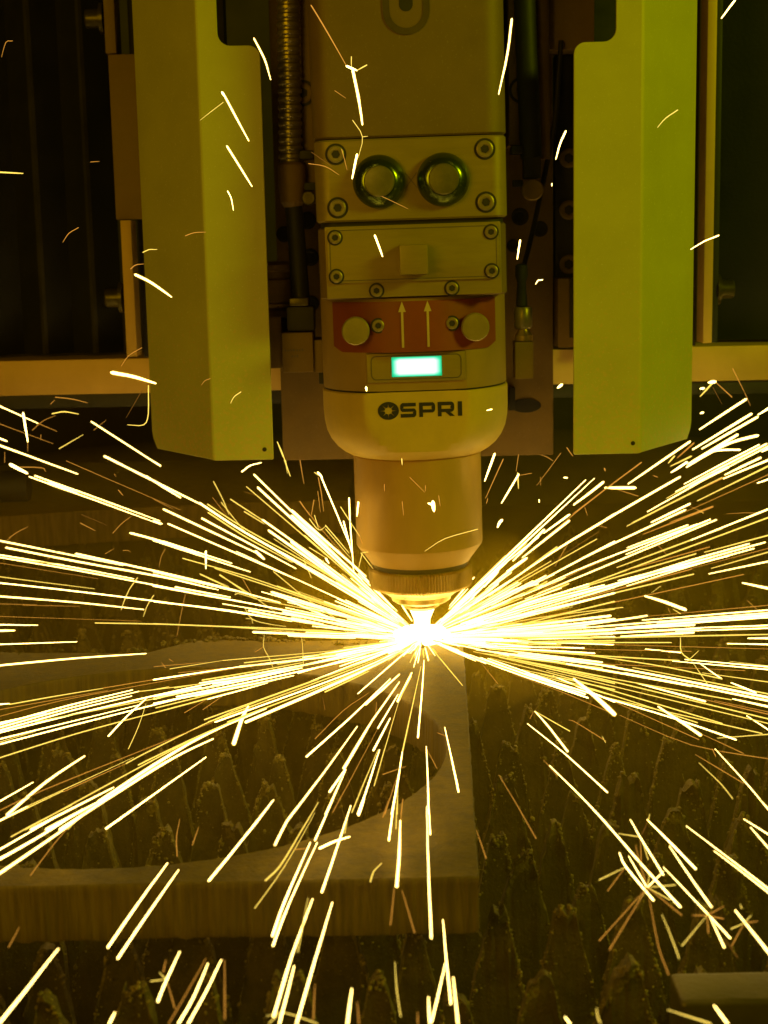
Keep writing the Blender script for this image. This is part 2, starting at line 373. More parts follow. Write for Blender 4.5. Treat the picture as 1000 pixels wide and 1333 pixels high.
# slag frozen along the rear edge of the plate
v = []; f = []
for k in range(90):
    x = random.gauss(-125, 26) if k < 60 else random.uniform(-260, 20); y = 14-abs(x+118)*0.25 if x > -165 else -9
    y = max(-12, y)+random.uniform(-1, 3); r = random.uniform(.5, 2.2)
    a, b = lathe_vf([(r*.3, -r*.6), (r, -.1*r), (r*.8, .6*r), (r*.2, .9*r)], 7, (x, y, random.uniform(-.5, .8)))
    o = len(v); v += [(p[0]+random.uniform(-.3, .3)*r, p[1], p[2]+random.uniform(-.2, .2)*r) for p in a]; f += [tuple(i+o for i in q) for q in b]
tag(mesh('edge_slag', v, f, 'slag', pl, True), kind='stuff')
arc = [(-520, 330)]+[(-520+25*i, 480-120*((1-i/18)**2)*1.0) for i in range(1, 19)]+[(-55, 478), (-50, 760), (-520, 760)]
plate('offcut_plate', 'brown steel plate lying farther back on the left, with a curved rough cut front edge', arc, [], -22.2, 7, 0.9, 'offcut', 'offcut_face')
# dark round clamp on the far plate at the left edge
cl = thing('clamp', 'dark round rubber-capped clamp end at the left edge, behind the flying sparks', 'clamp', (-330, 250, 7))
lathe('clamp_body', [(0.5, 0), (11, 0), (12, 1), (12, 58), (11, 60), (6, 60.5), (0.5, 60.5)], 'black', cl, 32, (-350, 250, 61.5), 'x')
box('clamp_foot', -350, -320, 240, 260, -60, 53, 'dark', cl, 1)

# steel rail at the front right corner
rl = thing('bed_rail', 'smooth steel rail end at the bottom right corner in front of the slats', 'rail', (160, -415, -135))
box('rail_bar', 76.5, 330, -412, -390, -46, -20, 'rail', rl, 2.2, 3)
box('rail_web', 84, 330, -408, -394, -135, -47, 'dark', rl, 0.5)

# ------------------------------------------------------------------ gantry behind the head
gb = thing('gantry_beam', 'tan painted steel beam running across behind both guards', 'beam', (0, 190, 139))
box('beam_face', -600, 600, 170, 230, 137.5, 162, 'beam', gb, 1.2)
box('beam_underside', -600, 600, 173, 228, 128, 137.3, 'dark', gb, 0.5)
def bellows(label, x0, x1, y, n, group):
    t = thing('bellows_cover', label, 'bellows', ((x0+x1)/2, y, 164), group)
    v = []; f = []; st = (x1-x0)/n
    for i in range(n+1):
        x = x0+i*st
        for z in (164, 460): v += [(x, y+12, z), (x+st*.44, y, z), (x+st*.50, y-1.2, z), (x+st*.56, y, z)]
    m_ = 8; fm = []
    for i in range(n):
        a = i*m_; b = a+m_
        for p, q, mi in ((0, 1, 0), (1, 2, 1), (2, 3, 1)): f.append((a+p, a+q, a+4+q, a+4+p)); fm.append(mi)
        f.append((a+3, b, b+4, a+7)); fm.append(0)
    mesh('pleats', v, f, 'bellows', t, mats=['bellows', 'bellows_edge'], fm=fm)
bellows('black pleated bellows cover left of the left guard', -420, -206, 196, 6, 'gantry bellows')
bellows('black pleated bellows cover right of the right guard', 208, 420, 196, 2, 'gantry bellows')
box_l = thing('gantry_bracket', 'brown painted gantry bracket edge showing left of the left guard', 'bracket', (-170, 140, 164))
box('bracket_plate', -194, -150, 130, 138, 256, 361, 'bracket', box_l, 0.8)
box('bracket_flange', -191, -184, 128, 150, 166, 255.5, 'beam', box_l, 0.6)
box('bracket_upper', -195, -188, 128, 150, 361.5, 460, 'bracket', box_l, 0.6)
box('bracket_core', -183, -120, 150, 168, 164, 460, 'dark', box_l, 0.6)
def stud(parent, x, y, z, sgn):
    prof = [(0.4, 0), (10, 0), (10, 2.5), (6.2, 2.6), (6.2, 11), (5.4, 12), (0.4, 12)]
    vv, ff = lathe_vf(prof, 20, (0, 0, 0), 'x')
    vv = [(x+sgn*p[0], y+p[1], z+p[2]) for p in vv]
    if sgn < 0: ff = [tuple(reversed(q)) for q in ff]
    return mesh('bolt', vv, ff, 'rail', parent, True, angle=35)
stud(box_l, -196, 135, 384, -1); stud(box_l, -192.5, 135, 205, -1)
box_r = thing('gantry_bracket', 'narrow tan gantry bracket edge showing right of the right guard', 'bracket', (180, 140, 164))
box('bracket_flange', 193.5, 199.5, 128, 150, 167, 460, 'beam', box_r, 0.6)
box('bracket_core', 120, 193, 150, 168, 164, 460, 'dark', box_r, 0.6)
stud(box_r, 204, 140, 202, 1)
box('bracket_step', 199.6, 204, 132, 152, 167, 460, 'black', box_r, 0.4)

# ------------------------------------------------------------------ carriage plate, hoses and fittings behind the head
cp = thing('carriage_plate', 'brown vertical carriage plate right behind the cutting head', 'plate', (0, 66, 104))
box('plate_body', -84.5, 86, 60, 74, 103.5, 460, 'bracket', cp, 1.0)
box('side_rail', -64, -54, 20, 59.5, 262, 460, 'bracket', cp, 0.8)
box('side_rail', 56, 62, 20, 59.5, 292, 460, 'bracket', cp, 0.8)
for x, z in ((-63.7, 324), (63.3, 323)): screw(cp, x, 19.5, z, SCREW_B, 'bolt')
def hole_disc(parent, x, z, r, y=60, name='bolt_hole'):
    return lathe(name, [(0.3, 0.0), (r, 0.0), (r*.95, 0.5), (r*.6, 0.55), (r*.55, 0.3), (0.3, 0.3)], 'dark', parent, 24, (x, y+.2, z), '-y')
for x, z, r in ((-64.9, 251.9, 5.5), (-79.4, 243.9, 5), (-63.7, 229.6, 5.5), (-64, 201.4, 5), (65.7, 251.6, 5.5), (77.9, 243.9, 5), (61.3, 234, 4), (-62, 346, 4), (-62, 362, 4)): hole_disc(cp, x, z, r)
so = lathe('slot', [(0.3, 0), (9.5, 0), (9.2, .5), (0.3, .5)], 'dark', cp, 32, (0, 0, 0), '-y'); so.scale = (1, 1, 0.46); so.location = (Vector((68.8, 59.9, 135))-OFF[cp])*S
for vv in so.data.vertices: vv.co = vv.co + OFF[cp]*S
box('slot_pin', 57.5, 61.5, 52, 60, 133, 147, 'dark', cp, 0.6)
# column to the right of the plate with its ringed bolts
sc_ = thing('side_column', 'brown side column with ringed bolts half hidden behind the right guard', 'column', (95, 60, 176))
box('column_lower', 85.5+1.5, 100, 44, 70, 172, 214, 'bracket', sc_, 0.8)
box('column_rib', 94, 96.5, 42.5, 44, 178, 214, 'dark', sc_, 0.3)
box('column_upper', 81, 108, 38, 70, 347.5, 460, 'bracket', sc_, 0.8)
box('column_back', 87.5, 120, 62, 74, 176, 347, 'dark', sc_, 0.5)
for z in (286, 255, 222): screw(sc_, 95.8, 61.5, z, SCREW_B, 'bolt')
# left: corrugated hose
hs = thing('corrugated_hose', 'ribbed metal hose with black cable hanging left of the cutting head', 'hose', (-68, 15, 200))
prof = []
z = 460.0
while z > 284: prof += [(6.1, z), (7.0, z-1.0), (7.0, z-2.6), (6.1, z-3.6)]; z -= 4.6
vv, ff = lathe_vf(list(reversed(prof)), 24, (0, 0, 0)); vv = [(x-71.6+(zz-283)*0.018, y+15, zz) for x, y, zz in vv]
mesh('hose_ribs', vv, ff, 'hose', hs, True, angle=40)
lathe('ferrule', [(5.0, 259), (7.2, 262), (8.0, 272), (8.0, 283), (7.0, 284.5)], 'bracket', hs, 28, (-71.2, 15, 0))
tube('cable', [(-71, 15, 262), (-70, 15, 250), (-69, 15, 228), (-67.6, 14, 200), (-67.5, 12, 190)], 5.2, 'black', hs)
box('connector', -76, -60, 2, 24, 187.6, 202, 'dark', hs, 1.5)
box('connector_nut', -74, -63, 0, 22, 202.3, 207, 'rail', hs, 1.2)
box('hose_clip', -66, -58, 8, 22, 286, 291, 'dark', hs, 1.0)
lathe('clip_stud', [(0.4, 0), (4.2, 0), (4.2, 6), (3.4, 7), (0.4, 7)], 'rail', hs, 20, (-61.5, 14, 264), '-y')
box('clip_foot', -66, -57, 12, 24, 268.5, 273, 'black', hs, .6)
# left: pneumatic fitting
ft = thing('air_fitting', 'brown ringed air fitting beside the left guard', 'fitting', (-82, 20, 187))
lathe('fitting_body', [(3, 180), (9, 181), (9, 194), (11, 195), (11, 199), (9.2, 200), (9.2, 203), (12, 204), (12, 217), (10.5, 218), (10.5, 222), (12, 223), (12, 226), (8, 228), (3, 228)], 'bracket', ft, 32, (-84, 24, 0))
lathe('fitting_ring', [(11.5, 201), (12.3, 201.4), (12.3, 203), (11.5, 203.6)], 'brass', ft, 32, (-84, 24, 0))
# left: sensor block with two lines of worn print
bk = thing('sensor_block', 'tan rectangular block with worn small print, left of the cutting head', 'block', (-66, 20, 163))
box('block_body', -79.2, -61, 0, 40, 163.8, 187, 'alu', bk, 0.8)
box('block_step', -60.8, -52.5, 3, 38, 163.2, 182.3, 'alu', bk, 0.8)
box('block_side', -88, -79.4, 6, 40, 166, 196, 'bracket', bk, 0.8)
box('block_peg', -58.5, -53.5, 8, 16, 156, 163, 'dark', bk, 0.8)
px = -77.5
for wd in (1.2, 1.6, 1.0, 1.7, 1.5, 1.2, 1.4): box('print_mark', px, px+wd*.8, -0.14, 0.3, 176.2, 176.9+random.uniform(.2, 1.0), 'ink_soft', bk, 0); px += wd+.25
px = -73.8
for wd in (1.4, 1.1, 1.3): box('print_mark', px, px+wd*.8, -0.14, 0.3, 172.6, 173.4+random.uniform(.2, .9), 'ink_soft', bk, 0); px += wd+.3
# right: black cable, tan pipe, thin lead and its connector
ck = thing('black_cable', 'thick black cable with square plug hanging right of the cutting head', 'cable', (68, 15, 262))
tube('cable', [(62, 15, 460), (64.9, 15, 372), (66.4, 15, 330), (68.3, 15, 284)], 6.2, 'black', ck)
box('plug', 63.6, 73.4, 9, 22, 272.4, 285, 'dark', ck, 1.0)
lathe('plug_cap', [(0.4, 0), (6.2, 0), (6.2, 8), (5.4, 9), (0.4, 9)], 'bracket', ck, 28, (68.6, 16, 266), '-y')
box('cable_clip', 56.5, 63.5, 10, 24, 286.5, 291.5, 'dark', ck, 1.0)
box('plug_tab', 57.5, 63.4, 14, 20, 268, 272, 'black', ck, .5)
pi_ = thing('gas_pipe', 'slim tan pipe beside the black cable', 'pipe', (74.6, 28, 286))
tube('pipe', [(74, 28, 460), (75.5, 28, 372), (76.2, 28, 300), (76.2, 28, 284)], 4.6, 'bracket', pi_)
ld = thing('sensor_lead', 'thin dark lead curving down to a metal connector right of the cutting head', 'lead', (62, 10, 157))
tube('lead', [(88, 34, 352), (86, 32, 331), (83.6, 30, 305), (77.2, 28, 274), (69.8, 22, 243), (64.5, 12, 226), (61.4, 5, 218)], 1.5, 'dark', ld)
lathe('boot', [(1.5, 224), (3.6, 223), (3.8, 217), (2.6, 213), (3.2, 205), (3.4, 199.5), (1, 199)], 'black', ld, 24, (61.4, 5, 0))
lathe('connector_nut', [(3, 186), (4.6, 186.5), (5.4, 188), (5.4, 197.5), (4.6, 199), (3, 199)], 'hose', ld, 12, (62.2, 5, 0))
lathe('connector_collar', [(3.6, 178.5), (5.2, 179.5), (5.4, 182.5), (3.8, 184.5), (3.4, 186)], 'brass', ld, 24, (62.5, 5, 0))
box('socket_block', 56.8, 67.5, -2, 14, 157.4, 179, 'alu', ld, 0.7)

# ------------------------------------------------------------------ the two folded guards
def guard(name, label, sgn, xi, xf, xo, zb, notch_x, notch_z):
    t = thing(name, label, 'guard', (sgn*(xi+xf)/2, 0, zb))
    rr = 7.0
    def arc2(cx, cz, r, a0, a1, n=6): return [(cx+r*math.cos(R(a0+(a1-a0)*i/n)), cz+r*math.sin(R(a0+(a1-a0)*i/n))) for i in range(n+1)]
    # front facet outline in (distance from the machine centre line, z)
    front = [(xf, zb), (xi+0.6, zb), (xi, zb+0.6)] + arc2(xi+rr*.9, notch_z-rr*.9, rr*.9, 180, 90) + arc2(notch_x-rr, notch_z+rr, rr, -90, 0) + [(notch_x, 460), (xf, 460)]
    n = len(front); v = [(sgn*x, -20, z) for x, z in front]
    f = [tuple(range(n))]
    # fold: small radius, then the facet that leans back and outwards
    fold = [(xf+1.2, -19.7), (xf+2.2, -19.0)]; far = (xo, 21.0); zo = zb+5
    base = len(v); cols = [(xf, -20, zb), (xf+1.2, -19.7, zb+.2), (xf+2.2, -19, zb+.5), (xo-3.2, 17.6, zo-2.2), (xo-1, 20, zo+3), (xo, 21, zo+9)]
    for x, y, z in cols[1:]: v += [(sgn*x, y, z), (sgn*x, y, 460)]
    prev = (0, n-1)
    for i in range(len(cols)-1):
        cur = (base+2*i, base+2*i+1); f.append((prev[0], prev[1], cur[1], cur[0])); prev = cur
    bm = bmesh.new(); V = [bm.verts.new(p) for p in v]
    for q in f: bm.faces.new([V[i] for i in q])
    bmesh.ops.recalc_face_normals(bm, faces=list(bm.faces))
    if sum(fc.normal.y for fc in bm.faces) > 0: bmesh.ops.reverse_faces(bm, faces=list(bm.faces))
    o = frombm('guard_sheet', bm, 'guard', t, False)
    md = o.modifiers.new('thickness', 'SOLIDIFY'); md.thickness = 2.0*S; md.offset = -1
    mb = o.modifiers.new('edge', 'BEVEL'); mb.width = 0.4*S; mb.segments = 2; mb.limit_method = 'ANGLE'; mb.angle_limit = R(50)
    lathe('rivet', [(0.2, 0), (1.3, 0), (1.0, .5), (0.2, .6)], 'dark', t, 14, (sgn*(xi+5 if sgn < 0 else xf-3), -20.02, zb+6), '-y')
    return t
guard('side_guard', 'tall folded olive-yellow sheet metal guard left of the cutting head', -1, 84.8, 118.5, 160.5, 115.5, 108, 346.5)
guard('side_guard', 'tall folded olive-yellow sheet metal guard right of the cutting head', 1, 88.7, 126, 165, 114.6, 112, 344.5)

# ------------------------------------------------------------------ the laser cutting head
H = thing('laser_cutter', 'laser cutting head with red panel, lit indicator and knurled nozzle', 'laser head', (0, 0, 0), rot=(0, R(-0.7), 0))
def rounded_block(name, hx, y0, y1, z0, z1, r, m, parent, tb=1.0):
    pts = []
    for cx, cy, a0 in ((hx-r, y1-r, 0), (-hx+r, y1-r, 90), (-hx+r, y0+r, 180), (hx-r, y0+r, 270)):
        for i in range(9):
            a = R(a0+90*i/8); pts.append((cx+r*math.cos(a), cy+r*math.sin(a)))
    n = len(pts); v = []
    for z, ins in ((z0, tb), (z0+tb, 0), (z1-tb, 0), (z1, tb)):
        for x, y in pts: v.append((x*(1-ins/hx), y*(1-ins/max(abs(y0), abs(y1))), z))
    f = [tuple(range(n-1, -1, -1)), tuple(range(3*n, 4*n))]
    for j in range(3):
        for i in range(n): k = (i+1) % n; f.append((j*n+i, j*n+k, (j+1)*n+k, (j+1)*n+i))
    return mesh(name, v, f, m, parent, True, angle=30)
up = rounded_block('upper_housing', 52.5, -53, 52, 293.6, 470, 12, 'alu', H)
# oblong slot near the top of the housing
ringprism('slot_rim', rrect(-12.4, 12.4, 346, 400, 12.3), rrect(-8.8, 8.8, 349.6, 396, 8.7), -53.7, -52.6, 'slot', up)
prism('slot_plate', rrect(-8.8, 8.8, 349.6, 396, 8.7), -53.4, -52.6, 'alu', up)
prism('slot_hole', rrect(-3.6, 3.6, 358, 388, 3.5), -53.6, -53.3, 'dark', up)
# button plate
bpz = rounded_block('button_plate', 52.0, -54.5, 50, 249.5, 293, 9, 'alu_light', H)
for x, z in ((-40, 285.4), (40, 285.6), (-40, 257.2), (40, 257.6)): screw(bpz, x, -54.5, z)
for x in (-17.2, 17.2):
    b_ = lathe('button', [(14.2, 0), (14.2, 3), (13.6, 4.4), (12.2, 6.4), (10.0, 8.6), (8.4, 9.4)], 'chrome', H, 48, (x, -54.4, 270.2), '-y', 40)
    lathe('button_cap', [(8.2, 0), (8.2, 1.1), (7.6, 1.7), (0.4, 2.2)], 'cap', b_, 40, (x, -63.6, 270.2), '-y', 25)
for s_ in (-1, 1):
    a = R(52*s_); c = (math.cos(a), math.sin(a)); L_ = 5.2
    q = [(-c[0]*L_-c[1]*.16, 270.5-c[1]*L_+c[0]*.16), (c[0]*L_-c[1]*.16, 270.5+c[1]*L_+c[0]*.16), (c[0]*L_+c[1]*.16, 270.5+c[1]*L_-c[0]*.16), (-c[0]*L_+c[1]*.16, 270.5-c[1]*L_-c[0]*.16)]
    prism('engraved_line', q, -54.72-.03*s_, -54.4, 'ink_soft', bpz)
# recessed band and lens cover
rounded_block('recess_band', 50, -51, 48, 246.5, 250, 9, 'dark', H, .2)
cv = box('cover_frame', -47.6, 47.6, -56, -20, 208.6, 247.2, 'alu_light', H, 0.7)
rounded_block('inner_body', 51.8, -50, 50, 207.9, 246.8, 12, 'alu', H)
ip = prism('cover_plate', rrect(-46.4, 46.4, 216.8, 246.4, 3), -57.6, -55.8, 'alu_light', cv, 0.35)
ringprism('plate_groove', rrect(-45.2, 45.2, 217.9, 245.3, 3), rrect(-44.7, 44.7, 218.4, 244.8, 2.6), -57.68, -57.5, 'ink_soft', cv)
for x, z in ((-42, 241.4), (42.2, 241.7), (-42, 220.6), (42.2, 220.9)): screw(ip, x, -57.65, z, SCREW_S)
for x in (-20.5, 20.5): screw(cv, x, -56, 212.3, SCREW_S)
box('cover_handle', -7.6, 7.4, -70, -57.4, 220.6, 236.3, 'alu_light', cv, 0.6)
# round body, shell and flat
def shell(name, prof, m, flat=-45.5, seg=160):
    v, f = lathe_vf(prof, seg)
    if flat: v = [(x, max(y, flat) if z < 178 else y, z) for x, y, z in v]
    return mesh(name, v, f, m, H, True, angle=24)
shell('round_body', [(50, 156.2), (53.2, 156.4), (53.4, 156.9), (53.4, 177.9), (53.4, 178.1), (53.4, 207.6), (50, 208)], 'body', -45.4)
shell('seam', [(50, 155.6), (52.9, 155.6), (52.9, 156.1), (50, 156.2)], 'dark', -44.6)
shell('lower_shell', [(37.6, 115.8), (39.5, 116.4), (43, 118.4), (46.8, 121.6), (50, 125.8), (52.4, 131), (53.6, 137), (54, 143), (54, 154.6), (53.4, 155.4), (50, 155.5)], 'bowl', -45.4)
# red panel wrapped round the body
v = []; f = []; na = 40
for i in range(na+1):
    a = R(-57+114*i/na); zb = 178.2+ (3.2*max(0, abs(i/na-.5)*2-.86)/.14)
    for r_ in (54.5, 53.3):
        for z in (zb, 206): v.append((r_*math.sin(a), -r_*math.cos(a), z))
for i in range(na):
    a = i*4; b = a+4; f += [(a, b, b+1, a+1), (a+2, a, b, b+2)[::-1], (a+1, a+3, b+3, b+1)[::-1]]
f += [(0, 1, 3, 2), (na*4, na*4+2, na*4+3, na*4+1)]
rp = mesh('red_panel', v, f, 'red', H, True, angle=40)
for x in (-7, 7):
    y = -54.5*math.cos(math.asin(7/54.5))-.25
    prism('arrow', [(x-.65, 180.8), (x+.65, 180.8), (x+.65, 200.2), (x+2.1, 200.2), (x, 206), (x-2.1, 200.2), (x-.65, 200.2)], y-.15, y+.5, 'arrow', rp)
for x in (-32.8, 33):
    k_ = lathe('thumb_knob', [(5.5, -6), (5.5, 2), (7.6, 2.2), (7.7, 3), (7.7, 9.2), (7.0, 10), (0.4, 10.1)], 'knob', H, 40, (x, -44, 190.6), '-y', 30)
for x in (-20.3, 20.3): screw(rp, x, -51.2, 193.1, SCREW_S)
# indicator window
iw = box('indicator_frame', -27.4, 27.4, -47.0, -42, 161.2, 177.4, 'alu_light', H, 0.6)
ringprism('frame_groove', rrect(-25.2, 25.2, 162.6, 176.2, 3), rrect(-24.6, 24.6, 163.2, 175.6, 2.5), -47.12, -46.9, 'ink_soft', iw)
def led_material():
    m = bpy.data.materials.new('indicator_light'); m.use_nodes = True; nt = m.node_tree; nt.nodes.clear(); N = nt.nodes; L = nt.links
    tc = N.new('ShaderNodeTexCoord'); sp = N.new('ShaderNodeSeparateXYZ'); L.new(tc.outputs['Generated'], sp.inputs[0])
    def edge(out, sharp):
        a = N.new('ShaderNodeMath'); a.operation = 'SUBTRACT'; a.inputs[1].default_value = 0.5; L.new(out, a.inputs[0])
        b = N.new('ShaderNodeMath'); b.operation = 'ABSOLUTE'; L.new(a.outputs[0], b.inputs[0])
        c = N.new('ShaderNodeMapRange'); c.inputs['From Min'].default_value = 0.5; c.inputs['From Max'].default_value = 0.5-sharp; L.new(b.outputs[0], c.inputs['Value']); return c.outputs[0]
    mu = N.new('ShaderNodeMath'); mu.operation = 'MULTIPLY'; L.new(edge(sp.outputs['X'], .16), mu.inputs[0]); L.new(edge(sp.outputs['Z'], .22), mu.inputs[1])
    cr = N.new('ShaderNodeValToRGB'); L.new(mu.outputs[0], cr.inputs['Fac'])
    e = cr.color_ramp.elements; e[0].position = 0.0; e[0].color = (0.0, 0.50, 0.16, 1); e[1].position = 0.75; e[1].color = (0.95, 0.93, 0.98, 1)
    x = e.new(0.25); x.color = (0.10, 0.92, 0.50, 1)
    em = N.new('ShaderNodeEmission'); L.new(cr.outputs['Color'], em.inputs['Color']); em.inputs['Strength'].default_value = 1.1
    o = N.new('ShaderNodeOutputMaterial'); L.new(em.outputs[0], o.inputs['Surface']); return m
M['led'] = led_material()
ld_ = box('indicator_light', -13.6, 14.2, -47.6, -46, 164.2, 175.2, 'led', iw, 0.3); tag(ld_, 'glowing white-green indicator window')
# lettering on the flat of the lower shell
FY = -45.4
def glyph(name, polys, parent=H):
    bm = bmesh.new()
    for poly in polys:
        vs_ = [bm.verts.new((x, FY-.28, z)) for x, z in poly]; fc = bm.faces.new(vs_)
    bmesh.ops.recalc_face_normals(bm, faces=list(bm.faces))
    ex = bmesh.ops.extrude_face_region(bm, geom=list(bm.faces)); bmesh.ops.translate(bm, vec=(0, .24, 0), verts=[g for g in ex['geom'] if isinstance(g, bmesh.types.BMVert)])
    bmesh.ops.recalc_face_normals(bm, faces=list(bm.faces))
    return frombm(name, bm, 'ink', parent)
Z0, Z1 = 141.3, 149.4; T = 2.0
def bar(x0, x1, z0, z1): return [(x0, z0), (x1, z0), (x1, z1), (x0, z1)]
zm = (Z0+Z1)/2
def letter_S(x, wd): return [[(x+.2, Z0), (x+wd-1.2, Z0), (x+wd-1.2, Z0+T), (x+.2, Z0+T)], bar(x+1.2, x+wd-1.2, zm-.9, zm+.9), bar(x+1.2, x+wd-.2, Z1-T, Z1),
    [(x+1.2, Z1), (x+.3, Z1-.8), (x, Z1-1.9), (x, zm+.6), (x+.5, zm-.4), (x+1.2, zm-.9), (x+1.2, zm+.9), (x+1.9, zm+1.1), (x+1.9, Z1-T), (x+1.2, Z1-T)],
    [(x+wd-1.2, Z0), (x+wd-.3, Z0+.8), (x+wd, Z0+1.9), (x+wd, zm-.6), (x+wd-.5, zm+.4), (x+wd-1.2, zm+.9), (x+wd-1.2, zm-.9), (x+wd-1.9, zm-1.1), (x+wd-1.9, Z0+T), (x+wd-1.2, Z0+T)]]
def letter_P(x, wd, R_=False):
    o = [bar(x, x+2.1, Z0, Z1-T), bar(x, x+wd-1.4, Z1-T, Z1), bar(x+2.1, x+wd-1.4, zm-1.7, zm+.1),
         [(x+wd-1.4, Z1), (x+wd-.4, Z1-.7), (x+wd, Z1-1.8), (x+wd, zm+.1), (x+wd-.4, zm-1.0), (x+wd-1.4, zm-1.7), (x+wd-1.4, zm+.1), (x+wd-2.1, zm+.4), (x+wd-2.1, Z1-T-.3), (x+wd-1.4, Z1-T)]]
    if R_: o += [[(x+wd-4.9, zm-1.7), (x+wd-2.3, zm-1.7), (x+wd+.3, Z0), (x+wd-2.5, Z0)]]
    return o
brand = glyph('brand_lettering', letter_S(-9.6, 9.0)+letter_P(1.0, 9.0)+letter_P(11.4, 9.2, True)+[bar(22.6, 25.0, Z0, Z1)])
# round emblem: dark disc with a starburst left open in the middle
cx, cz, n = -16.2, 145.3, 96; v = []; f = []
for y in (FY-.28, FY-.04):
    for i in range(n):
        a = 2*math.pi*i/n; v.append((cx+5.9*math.cos(a), y, cz+5.0*math.sin(a)))
    for i in range(n):
        a = 2*math.pi*i/n; ph = (i % 12)/12.0; sp = max(0, 1-abs(ph-.0)*6, 1-abs(ph-1.0)*6); r_ = 1.9+2.3*sp**1.6*(1.0 if (i//12) % 1 == 0 else .6)
        v.append((cx+r_*math.cos(a)*1.1, y, cz+r_*math.sin(a)))
for i in range(n):
    k = (i+1) % n; f += [(i, k, n+k, n+i), (2*n+i, 2*n+k, k, i), (n+i, n+k, 3*n+k, 3*n+i)]
mesh('emblem', v, f, 'ink', H)
# barrel, clamping ring and nozzle
nb = lathe('nozzle_barrel', [(28, 50), (29.8, 50.4), (30.2, 51.4), (37.0, 60.4), (37.6, 61.8), (37.6, 115), (37, 115.7), (30, 115.8)], 'barrel', H, 128, angle=22)
lathe('barrel_groove', [(24, 46), (28.2, 46.2), (28.2, 50.2), (24, 50.2)], 'dark', H, 64)
v = []; f = []; n = 208
for i in range(n):
    a = 2*math.pi*i/n; k = 31.0 if i % 2 else 30.05
    for r_, z in ((27, 47.6), (k-1.1, 47.2), (k, 46.2), (k, 36.6), (k-1.0, 35.2), (26, 33.6), (21.5, 31.4), (20, 30)): v.append((r_*math.cos(a), r_*math.sin(a), z))
for i in range(n):
    k = (i+1) % n
    for j in range(7): f.append((i*8+j, i*8+j+1, k*8+j+1, k*8+j))
f += [tuple(i*8 for i in range(n)), tuple(i*8+7 for i in range(n-1, -1, -1))]
mesh('knurled_ring', v, f, 'brass', H)
lathe('nozzle_seat', [(7, 24.6), (15.5, 25.2), (17.6, 26.6), (18.6, 30.2), (10, 30.4)], 'brass', H, 64, angle=30)
lathe('nozzle_tip', [(1.2, 9.5), (2.4, 9.5), (3.0, 10.4), (5.2, 19), (9.5, 21.5), (11, 22.6), (11, 24.8), (6, 25)], 'brass', H, 48, angle=30)

# ------------------------------------------------------------------ plasma and sparks
def blob(name, c, rad, m, seg=32, rings=16, nz=.12):
    v = []; f = []
    for j in range(rings+1):
        t = math.pi*j/rings
        for i in range(seg):
            p = 2*math.pi*i/seg; d = Vector((math.sin(t)*math.cos(p), math.sin(t)*math.sin(p), math.cos(t))); k = 1+nz*noise.noise(d*3)
            v.append((c[0]+d.x*rad[0]*k, c[1]+d.y*rad[1]*k, c[2]+d.z*rad[2]*k))
    for j in range(rings):
        for i in range(seg): k = (i+1) % seg; f.append((j*seg+i, (j+1)*seg+i, (j+1)*seg+k, j*seg+k))
    return mesh(name, v, f, m, None, True)
tag(blob('plasma_core', (0, -2, 4.5), (17, 11, 6.5), 'core'), 'white-hot glowing spot where the laser meets the steel plate', 'plasma')
tag(lathe('laser_jet', [(9, 2.0), (6.4, 5), (4.6, 9.0), (4.9, 14), (7.6, 20.5), (6.5, 21.2)], 'core', None, 24), 'white-hot jet above the glowing cut, widened to paint glare round the nozzle tip', 'plasma')  # upper part wraps the nozzle tip and paints its white glare
